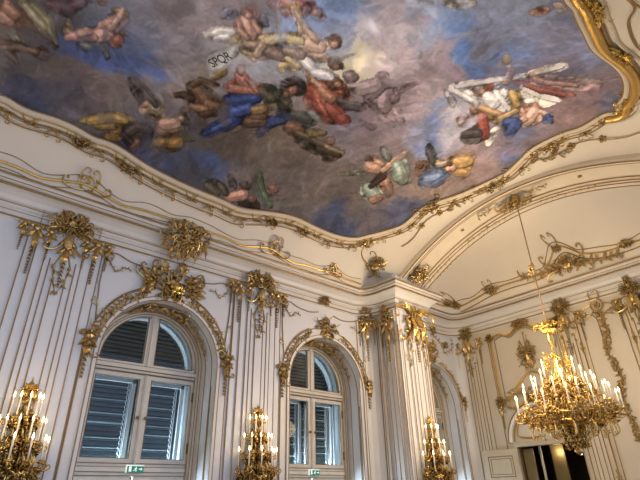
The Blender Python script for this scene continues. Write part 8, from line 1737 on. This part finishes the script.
def door_panel(yc,side):
    """tall framed panel above a door, trophy hanging in it"""
    f=fr_end(yc,0); s0=side
    L,Rr,top,bot=-1.05,1.05,5.86,3.98
    curve=smooth_path([(L,bot,.03),(L+.25,bot+.02,.03),(L+.5,bot+.25,.03),(0,bot+.62,.03),(Rr-.5,bot+.25,.03),(Rr-.25,bot+.02,.03),(Rr,bot,.03)],5)
    up=smooth_path([(Rr,top-.1,.03),(Rr-.3,top-.02,.03),(Rr-.6,top-.12,.03),(0,top+.10,.03),(L+.6,top-.12,.03),(L+.3,top-.02,.03),(L,top-.1,.03)],5)
    path=[tuple(p) for p in curve]+[tuple(p) for p in up]
    tline(f,path,.034,'gframe',True)
    tline(f,[(u*.87,4.92+(v-4.92)*.93,.02) for u,v,n in path],.012,'gline',True)
    # outer line down the sides
    for s in (-1,1): tline(f,[(s*1.14,.1,.02),(s*1.14,5.8,.02)],.012)
    # arched overdoor
    mb=MB(); ap=[(.98*math.cos(PI*i/20),2.86+.92*math.sin(PI*i/20),.05) for i in range(21)]
    mb.tube(ap,.055,8); struct('trim_%d'%next_tn(),mb.mapped(f),M['trim'])
    tline(f,[(u*1.08,2.86+(v-2.86)*1.08,.04) for u,v,n in ap],.016,'gframe')
    tline(f,[(u*.90,2.86+(v-2.86)*.9,.04) for u,v,n in ap],.014,'gline')
    for s in (-1,1):
        q=smooth_path([(s*.12,2.95,.03),(s*.4,2.93,.03),(s*.72,2.98,.03),(s*.78,3.1,.03),(s*.62,3.38,.03),(s*.35,3.56,.03),(s*.12,3.6,.03)],5)
        tline(f,[tuple(p) for p in q],.018,'gframe',True)
door_n=[20000]
def next_tn():
    global tn
    tn+=1; return tn-1
for yc,lab_ in ((-2.30,'left'),(2*YC+2.30,'right')):
    door_panel(yc,0); f=fr_end(yc,0)
    where='over the open doorway' if lab_=='left' else 'over the far right door'
    t=empty('gilt_trophy',(0,0,0)); tag(t,'hanging gilt trophy of crossed instruments in the panel '+where,'ornament')
    m=cluster(.30,.46,131,1.2); part('trophy_body',m,f,t,off=(0,5.08,.02))
    m=MB(); R=random.Random(4)
    for k in range(14):
        an=R.uniform(0,2*PI); L=R.uniform(.3,.55); m.tube([(0,0,.08),(math.cos(an)*L*.8,math.sin(an)*L,.05)],[.018,.008],5); m.blob((math.cos(an)*L*.8,math.sin(an)*L,.05),.028,5,3)
    part('crossed_shafts',m,f,t,off=(0,5.08,0)); m=MB(); m.tube([(0,.3,.03),(0,.62,.03)],.012,5); m.blob((0,.62,.03),.04); part('ribbon',m,f,t,off=(0,5.08,0))
    c=empty('overdoor_crest',(0,0,0)); tag(c,'gilt scrolled crest between the arch and the framed panel '+where,'ornament')
    part('cartouche',cluster(.34,.26,141,1.2),f,c,off=(0,3.98,.03))
    m=MB()
    for s in (-1,1):
        curl(m,s*.2,.05,(0 if s>0 else PI)+s*.1,.45,-s,r=.032); curl(m,s*.35,-.15,(0 if s>0 else PI)-s*.6,.4,s,r=.03); leaf(m,s*.3,.1,(0 if s>0 else PI)+s*.4,.5,.08,-s*.5,lift=.1)
    part('scrolls',m,f,c,off=(0,4.0,.03))
    for s in (-1,1): part('corner_knot',cluster(.17,.20,142,.9),f,c,off=(s*1.06,3.92,.04)); part('hanging_husk',pendant(.55,.09,7),f,c,off=(s*1.08,3.78,.02))
    k=empty('panel_head_ornament',(0,0,0)); tag(k,'gilt scroll cartouche at the head of the framed panel '+where,'ornament')
    part('cartouche',cluster(.34,.18,143,1.1),f,k,off=(0,5.96,.04))
    for s in (-1,1): part('corner_scroll',cluster(.15,.16,144,.9),f,k,off=(s*1.04,5.76,.04))
# centre panel with flower drop
f=fr_end(YC,0)
for s in (-1,1):
    tline(f,[(s*.62,.2,.02),(s*.62,5.7,.02)],.020,'gframe')
    q=[(s*.50,.3,.02),(s*.50,5.5,.02)]+[(s*(.29+.21*math.cos(PI*i/8)),5.5+.24*math.sin(PI*i/8),.02) for i in range(1,9)]+[(s*.08,4.9,.02)]
    tline(f,q,.010)
    for z in (1.9,2.9,3.9,4.9):
        m=MB(); flower(m,0,0,.07); leaf(m,0,.05,PI/2,.12,.03,.2); leaf(m,0,-.05,-PI/2,.12,.03,.2); o=part('panel_rosette',m,f,None,off=(s*.62,z,.02)); tag(o,'small gilt rosette on the %s gold line of the centre panel, %s'%('left' if s<0 else 'right',{1.9:'lowest',2.9:'second from the bottom',3.9:'second from the top',4.9:'topmost'}[z]),'rosette','rosettes on the centre panel lines')
c=empty('flower_drop',(0,0,0)); tag(c,'long gilt flower drop with rosette head down the centre panel of the end wall','ornament')
m=MB(); m.tube([(.15*math.cos(t*.4),.16*math.sin(t*.4),.03) for t in range(17)],.02,5)
for q in range(6): curl(m,.15*math.cos(q),.15*math.sin(q),q*1.05,.2,1 if q%2 else -1,r=.013)
flower(m,0,0,.10); part('rosette_ring',m,f,c,off=(0,5.92,.02))
m=MB(); R=random.Random(9); v=5.7
while v>2.6:
    u=.05*math.sin(v*5); 
    for q in range(3): leaf(m,u,v,R.uniform(0,2*PI),.125,.032,R.uniform(-1,1),lift=.03)
    if R.random()<.5: flower(m,u+R.uniform(-.05,.05),v,.055)
    v-=.075
m.tube([(.05*math.sin(v*5),v,.01) for v in [5.7-.1*i for i in range(32)]],.009,4)
part('flower_chain',m,f,c)
for s in (-1,1): 
    m=MB(); curl(m,0,0,PI/2,.22,-s,r=.014); curl(m,0,0,PI/2+s*1.2,.2,s,r=.012); part('shoulder_scroll',m,f,c,off=(s*.55,5.68,.02))
# ornaments on the window wall of the end bay
c=empty('bay_frieze_ornament',(0,0,0)); tag(c,'gilt scrollwork between the pier and the corner cartouche under the end-bay cornice','ornament')
f=fr_window(12.55,5.85)
for u,v,W in ((-.45,.28,.15),(.1,-.1,.12),(-.55,-.25,.18)): part('scroll',cluster(W,W*.9,151,.8),f,c,off=(u,v,.02))
m=MB(); garland(m,[(-.5,.2,0),(-.1,.0,0),(.1,-.35,0),(.5,-.15,0),(.6,.2,0)],.06); part('scroll',m,f,c)

# ------------------------------------------------------------------ doorway
d=empty('door_1',(0,0,0)); d['kind']='structure'
f=fr_end((DY0+DY1)/2,0); hw=(DY0-DY1)/2
mb=MB(); mb.box((-hw-.10,0,-.02),(-hw,DZ+.10,.07)); mb.box((hw,0,-.02),(hw+.10,DZ+.10,.07)); mb.box((-hw,DZ,-.02),(hw,DZ+.10,.07)); mb.mapped(f).build('door_frame',M['door'],d)
mb=MB(); mb.box((-hw-.12,DZ+.10,-.0),(hw+.12,DZ+.14,.09)); mb.mapped(f).build('door_head_moulding',M['door'],d)
mb=MB(); mb.tube([(-hw,0,.075),(-hw,DZ,.075),(hw,DZ,.075),(hw,0,.075)],.012,5); mb.mapped(f).build('gold_line',M['gline'],d)
def leaf_door(hy,ang,side,x0=XE-.06):
    g=MB(); W=.98; H=DZ-.03
    g.box((0,-.02,.02),(W,.02,H))
    rx=lambda p:(x0+ -p[1]*math.cos(ang)-p[0]*math.sin(ang), hy+side*(p[0]*math.cos(ang))-side*p[1]*math.sin(ang),p[2])
    o=MB(); o.v=[rx(p) for p in g.v]; o.f=g.f; L=o.build('door_leaf',M['door'],d)
    for (z0,z1) in ((2.02,2.52),(1.0,1.90),(.2,.85)):
        q=MB(); r=MB()
        for yy in (.024,-.024):
            for k,dd in ((0,.0),(1,.06)):
                q.tube([rx(p) for p in [(.16+dd,yy,z0+dd),(W-.16-dd,yy,z0+dd),(W-.16-dd,yy,z1-dd),(.16+dd,yy,z1-dd)]],.008 if k else .011,4,closed=True)
        q.build('panel_moulding',M['dark_brown'],L)
    return L
L=leaf_door(DY0+.02,math.radians(12),1)
q=MB(); q.tube([(XE-.10,DY0+.0,2.25),(XE-.10,DY0,2.45)],.018,6); q.build('hinge',M['brass'],L)
# dim room beyond the doorway
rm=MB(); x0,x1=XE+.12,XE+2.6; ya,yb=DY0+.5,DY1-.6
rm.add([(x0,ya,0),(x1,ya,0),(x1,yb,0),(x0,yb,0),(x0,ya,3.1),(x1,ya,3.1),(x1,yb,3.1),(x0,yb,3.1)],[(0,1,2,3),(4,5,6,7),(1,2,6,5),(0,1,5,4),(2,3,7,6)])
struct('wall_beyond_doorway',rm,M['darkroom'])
rv=MB(); rv.box((XE+.001,DY0,0),(XE+.12,DY0+.1,DZ)); rv.box((XE+.001,DY1-.1,0),(XE+.12,DY1,DZ)); rv.box((XE+.001,DY1,DZ),(XE+.12,DY0,DZ+.1)); struct('trim_%d'%next_tn(),rv,M['dark_brown'])
p=MB(); p.box((XE+.15,DY0-.30,0),(XE+.19,DY0-.02,2.68)); o=p.build('inner_door',M['olive']); tag(o,'narrow grey inner door leaf just inside the doorway','door')
p=MB(); p.box((XE+.5,DY0-.36,0),(XE+.53,DY0-.30,2.9)); o=p.build('white_door_edge',M['trim']); tag(o,'thin white door edge seen upright inside the dim doorway','door')
p=MB(); p.box((XE+1.0,DY0-.75,0),(XE+1.05,DY0-.38,3.0)); o=p.build('wall_panel',M['olive']); tag(o,'olive wall panel beyond the doorway','panel')
pf=empty('small_picture',(0,0,0)); tag(pf,'small yellow framed picture in the dark room beyond the doorway','picture')
p=MB(); p.box((XE+1.9,-2.62,2.78),(XE+1.94,-2.36,3.02)); p.build('frame',M['gframe'],pf)
p=MB(); p.box((XE+1.88,-2.56,2.83),(XE+1.9,-2.42,2.97)); p.build('canvas',M['bright'],pf)
cu=MB(); 
for k in range(9): cu.tube([(XE+1.2+.03*(k%2),-2.78-.045*k,0),(XE+1.2,-2.78-.045*k,2.9)],.04,6)
o=cu.build('amber_drape',M['amber'],smooth=True); tag(o,'reddish drape glowing at the right inside the doorway','curtain')
lp=MB(); 
lp.blob((0,0,0),(.03,.03,.04),8,6)
for i,(x,y,z) in enumerate([(XE+.9,-2.70,2.52),(XE+.9,-2.86,2.46)]):
    o=lp.build('glowing_bulb',M['lamp']); o.location=(x,y,z); tag(o,'tiny glowing lamp bulb %s the reddish drape in the doorway'%('just left of' if i==0 else 'in front of'),'lamp')
    w_=MB(); w_.tube([(0,0,.04),(0,0,3.1-z)],.006,5); w_.build('cord',M['steel'],o)

# ------------------------------------------------------------------ candle arms
def mk(name,mb,mat,smooth=True):
    me=bpy.data.meshes.new(name); me.from_pydata([tuple(p) for p in mb.v],[],mb.f); me.materials.append(mat)
    me.polygons.foreach_set('use_smooth',[smooth]*len(me.polygons)); return me
def inst(name,me,parent,loc=(0,0,0),rz=0):
    o=bpy.data.objects.new(name,me); COL.objects.link(o); o.location=loc; o.rotation_euler=(0,0,rz)
    if parent is not None: o.parent=parent
    return o
cm=MB(); cm.lathe([(.0125,0),(.0125,.26),(.008,.265)],n=8); CAND=mk('candle',cm,M['candle'])
cm=MB(); cm.lathe([(.016,0),(.016,.36),(.010,.365)],n=8); CANDL=mk('candle_long',cm,M['candle'])
cm=MB(); cm.lathe([(.004,0),(.013,.018),(.014,.03),(.007,.06),(.001,.085)],n=8); FLAME=mk('flame',cm,M['flame'])
cm=MB(); cm.lathe([(.008,-.06),(.02,-.04),(.012,-.03),(.045,-.012),(.055,.0),(.03,.004),(.022,.03),(.018,.03)],n=10); PAN=mk('drip_pan',cm,M['bronze'])
def arm_mesh(r,z0,z1,style=0):
    """S-scrolled arm in the xz plane from the centre out to radius r"""
    mb=MB(); n=16; pts=[]; rs=[]
    for i in range(n+1):
        t=i/n; x=.04+(r-.04)*t; z=z0+(z1-z0)*t**3.0-.16*(r*.45+.15)*math.sin(PI*t)*(.9 if style==0 else .6)+.05*math.sin(2*PI*t)
        pts.append((x,0,z)); rs.append(.016-.006*t)
    pts.append((r,0,z1)); rs.append(.009); mb.tube(pts,rs,6)
    fr=lambda u,v,nn:(u,nn-.02,v)
    q=MB()
    for i,(tt,an,sz,tr) in enumerate([(.3,1.2,.20,1),(.45,-1.4,.18,-1),(.62,1.0,.22,1),(.78,-1.0,.18,-1),(.9,-.2,.16,1)]):
        p=pts[int(tt*n)]; curl(q,p[0],p[2],an,sz*(.5+.5*r),tr,r=.012)
        leaf(q,p[0],p[2],an+.5,sz*.7*(.5+.5*r),.028,-tr*.8)
        leaf(q,p[0],p[2],an+PI*.8,sz*.6*(.5+.5*r),.024,tr*.8)
    mb.join(q.mapped(fr)); return mk('arm',mb,M['bronze'])
def add_arm(root,me,r,z1,rz,long=False):
    a=inst('candle_arm',me,root,(0,0,0),rz); cd=CANDL if long else CAND; h=.365 if long else .265
    inst('drip_pan',PAN,a,(r,0,z1+.03)); inst('candle',cd,a,(r,0,z1+.05)); inst('flame',FLAME,a,(r,0,z1+.05+h))
    return a
def point(loc,e,c,rad=.1,name='lamp'):
    l=bpy.data.lights.new(name,'POINT'); l.energy=e; l.color=c; l.shadow_soft_size=rad; o=bpy.data.objects.new(name,l); o.location=loc; COL.objects.link(o); return o
WARM=(1,.68,.36); WARM2=(1,.74,.46)
# wall sconces: three tiers of candles on a tall gilt back plate
def sconce(p,out,label,seed):
    """p wall point (x,y), out = outward angle"""
    s=empty('wall_sconce',(p[0],p[1],0)); tag(s,label,'sconce','wall sconces'); s.rotation_euler=(0,0,out)
    fr=lambda u,v,n:(n,u,v)
    m=MB(); m.join(cluster(.17,.75,seed,1.6),(0,2.45,0)); m.tube([(0,1.7,.08),(0,3.1,.08)],.035,8)
    for z in (2.0,2.35,2.7,3.0): m.join(cluster(.15,.13,seed+int(z*9),.6),(0,z,.09))
    m.mapped(fr).build('back_plate',M['bronze'],s)
    m=MB(); m.blob((.08,0,3.20),(.045,.045,.06),8,6); m.lathe([(.05,0),(.03,.03),(.012,.06),(.002,.12)],(.08,0,3.22),8)
    q=MB(); 
    for k in range(5): leaf(q,0,3.12,PI/2+(k-2)*.5,.16,.035,(k-2)*.3)
    m.join(q.mapped(lambda u,v,n:(n+.06,u,v))); m.build('finial',M['bronze'],s)
    tiers=[(.20,2.70,5,0,150),(.31,2.36,6,0,160),(.41,2.11,6,0,165),(.47,1.84,7,1,170)]
    for (r,z,n,dr,sp) in tiers:
        me=arm_mesh(r,z-.05,z,1)
        for k in range(n):
            an=math.radians(-sp/2+sp*k/(n-1)); 
            if dr: # lowest ring: scrolled branches without candles in view
                a=inst('scroll_branch',me,s,(.06,0,0),an)
            else: add_arm(s,me,r,z,an,False).location=(.06,0,0)
    m=MB()
    for k in range(16):
        an=math.radians(-85+170*(k%8)/7); r=.30 if k<8 else .40; z=1.95 if k<8 else 1.72
        q=cluster(.10,.12,seed+k,.5); ca,sa=math.cos(an),math.sin(an)
        m.join(q.mapped(lambda u,v,n:(.06+(r+n)*ca-u*sa,(r+n)*sa+u*ca,z+v)))
    m.build('rocaille_basket',M['bronze'],s)
    x,y=p[0]+math.cos(out)*.62,p[1]+math.sin(out)*.62
    for z,e in ((3.22,SC_E),(2.78,SC_E)): point((x,y,z),e,WARM,.12,'sconce_light')
    return s

sconce((PX[0]-.01,-.085),-PI/2,'gilt many-candled wall sconce at the far left, left of the left-hand window',201)
sconce((PX[1]+.0,-.085),-PI/2,'gilt many-candled wall sconce between the two tall windows',202)
s3=sconce((9.86,-1.13),-PI/2,'gilt many-candled wall sconce on the warm front of the big pier',203)
for o in list(bpy.data.objects):
    pass
# ------------------------------------------------------------------ chandelier
CX,CY=10.0,YC-.02
ch=empty('chandelier',(CX,CY,0)); tag(ch,'huge gilt bronze chandelier of lit candles hanging before the end wall','chandelier')
m=MB(); m.lathe([(.012,0),(.05,.03),(.09,.07),(.05,.12),(.07,.16),(.04,.22),(.06,.28),(.11,.40),(.16,.55),(.10,.68),(.06,.80),(.09,.95),(.14,1.05),(.08,1.2),(.05,1.4),(.075,1.5),(.10,1.6),(.05,1.75),(.035,1.95),(.05,2.1),(.08,2.2),(.04,2.35),(.03,2.45)],(0,0,2.22),14); m.build('stem',M['bronze'],ch,True)
m=MB()
for k in range(8):
    an=2*PI*k/8; q=MB(); leaf(q,.03,0,PI/2-.3,.24,.05,-1.2,lift=.05); curl(q,.03,0,PI/2-.5,.22,-1,r=.016)
    ca,sa=math.cos(an),math.sin(an); m.join(q.mapped(lambda u,v,n:((u)*ca-n*sa,(u)*sa+n*ca,v)),(0,0,4.58))
m.lathe([(.03,0),(.13,.03),(.17,.08),(.12,.12),(.15,.16),(.05,.22),(.02,.3)],(0,0,4.52),16); m.build('crown',M['bright'],ch)
m=MB(); zt=arch_z(.02)+.02; m.tube([(0,0,4.7),(0,0,zt)],.013,6); 
m.build('chain',M['gline'],ch)
m=MB(); m.lathe([(.01,-.16),(.045,-.08),(.02,-.03),(.05,.03),(.03,.1),(.01,.16)],(0,0,6.05),10); m.join(cluster(.08,.16,5,.6).mapped(lambda u,v,n:(u,n,v)),(0,0,6.05)); m.build('chain_knot',M['gold'],ch)
m=MB(); m.lathe([(.015,-.22),(.04,-.17),(.025,-.12),(.06,-.07),(.075,-.02),(.05,.03)],(0,0,zt-.02),14); m.build('ceiling_hook',M['gframe'],ch)
tiers=[(.93,2.98,14,0,True),(.75,3.15,12,.2,True),(.55,3.36,9,.1,True),(.32,3.60,6,.4,True)]
for (r,z,n,ph,lg) in tiers:
    me=arm_mesh(r,z-.20*r,z-.0,0)
    for k in range(n): add_arm(ch,me,r,z-.05*((k%2)),ph+2*PI*k/n,False)
def ring_clusters(name,r,z,n,W,H,seed,ph=0,mat='bronze',dens=.8):
    bases=[cluster(W,H,seed+i,dens) for i in range(3)]
    for k in range(n):
        an=ph+2*PI*k/n; ca,sa=math.cos(an),math.sin(an)
        bases[k%3].mapped(lambda u,v,nn:((r+nn)*ca-u*sa,(r+nn)*sa+u*ca,z+v)).build(name,M[mat],ch)
ring_clusters('scroll_panel',.76,2.96,10,.18,.11,301,dens=.5)
ring_clusters('scroll_panel',.52,2.93,7,.17,.14,305,.2,dens=.5)
ring_clusters('scroll_panel',.32,2.90,5,.15,.15,309,.1,dens=.6)
ring_clusters('lower_pendant',.13,2.62,4,.10,.12,313,.1)
ring_clusters('upper_scroll',.30,3.42,6,.16,.16,317,.3)
ring_clusters('upper_scroll',.13,3.95,4,.10,.26,320,.3,mat='bright')
ring_clusters('bottom_drop',.10,2.42,4,.12,.12,323,.3)
m=MB()
for k in range(12):
    an=2*PI*k/12; ca,sa=math.cos(an),math.sin(an)
    m.tube([(r*ca,r*sa,z) for r,z in ((.05,2.42),(.10,2.55),(.16,2.70),(.36,2.76),(.60,2.82),(.78,2.90))],.016,5)
for r,z in ((.78,2.90),(.46,2.79)): m.tube([(r*math.cos(t*2*PI/32),r*math.sin(t*2*PI/32),z+.02*math.sin(t*PI/2)) for t in range(32)],.018,5,closed=True)
m.build('basket_ribs',M['bronze'],ch)
point((CX-1.0,CY+.9,5.0),CH_E,WARM2,.4,'chandelier_light'); point((CX-1.9,CY+.3,3.3),CH_E*.25,WARM2,.5,'chandelier_light')  # lamps added beside the fixture, the upper one for vault glow
for k in range(4): point((CX+.75*math.cos(k*PI/2+.4),CY+.75*math.sin(k*PI/2+.4),3.75),CH_E*.10,WARM2,.25,'chandelier_light')

# ------------------------------------------------------------------ light
def area(loc,rot,e,c,sx,sy,name):
    l=bpy.data.lights.new(name,'AREA'); l.energy=e; l.color=c; l.shape='RECTANGLE'; l.size=sx; l.size_y=sy; o=bpy.data.objects.new(name,l); o.location=loc; o.rotation_euler=rot; COL.objects.link(o); return o
# daylight through the lower panes of the windows (the shutters are open below)
for i,a in enumerate(WX):
    area((a-.35,RD+.55,1.35),(math.radians(-82),0,math.radians(14)),DAY_E,(.62,.80,1.0),1.6,1.3,'window_daylight')
    area((a,RD+.30,1.95),(math.radians(180),0,0),DAY_U,(.70,.86,1.0),1.6,.12,'window_daylight')  # upward strip lamp added to brighten the white outer frames
point((XE+.9,-2.1,2.6),7,WARM,.1,'far_room_light')
# unseen warm lamps for the hall's other chandeliers, further back along the gallery
for x,y,z,e in ((1.0,YC,4.2,.9),(-3.5,YC,4.2,.7)): point((x,y,z),CH_E*e*H_K,(1,.88,.74),.6,'hall_chandelier_light')
w=bpy.data.worlds.new('World'); scene.world=w; w.use_nodes=True; nt=w.node_tree; bg=nt.nodes['Background']
tc=nt.nodes.new('ShaderNodeTexCoord'); sp=nt.nodes.new('ShaderNodeSeparateXYZ'); nt.links.new(tc.outputs['Generated'],sp.inputs[0])
cr=nt.nodes.new('ShaderNodeValToRGB'); cr.color_ramp.elements[0].position=.0; cr.color_ramp.elements[0].color=(.10,.09,.08,1); cr.color_ramp.elements[1].position=1; cr.color_ramp.elements[1].color=(.8,.86,1,1)
e=cr.color_ramp.elements.new(.5); e.color=(.44,.59,.90,1)
mr=nt.nodes.new('ShaderNodeMapRange'); mr.inputs['From Min'].default_value=-1; nt.links.new(sp.outputs['Z'],mr.inputs['Value']); nt.links.new(mr.outputs['Result'],cr.inputs['Fac']); mrx=nt.nodes.new('ShaderNodeMapRange'); mrx.inputs['From Min'].default_value=-.8; mrx.inputs['From Max'].default_value=.0; nt.links.new(sp.outputs['X'],mrx.inputs['Value']); mw=nt.nodes.new('ShaderNodeMix'); mw.data_type='RGBA'; mw.inputs['A'].default_value=(.30,.23,.15,1); nt.links.new(mrx.outputs['Result'],mw.inputs['Factor']); nt.links.new(cr.outputs['Color'],mw.inputs['B']); nt.links.new(mw.outputs['Result'],bg.inputs['Color']); bg.inputs['Strength'].default_value=WORLD_E
# ------------------------------------------------------------------ camera
cd=bpy.data.cameras.new('camera'); cam=bpy.data.objects.new('camera',cd); COL.objects.link(cam)
cd.sensor_width=36; cd.lens=27.0; cd.clip_start=.05
cam.matrix_world=Matrix(((.76,-.2952,-.579,0),(-.6496,-.3721,-.6629,-8.7),(-.0198,.88,-.4746,1.6),(0,0,0,1)))
scene.camera=cam
scene.view_settings.view_transform='Standard'; scene.view_settings.look='None'; scene.view_settings.exposure=EXPO
scene.cycles.max_bounces=6; scene.cycles.diffuse_bounces=4; scene.cycles.glossy_bounces=3; scene.cycles.transparent_max_bounces=8
scene.cycles.caustics_reflective=False; scene.cycles.caustics_refractive=False; scene.cycles.use_denoising=True; scene.cycles.sample_clamp_indirect=4
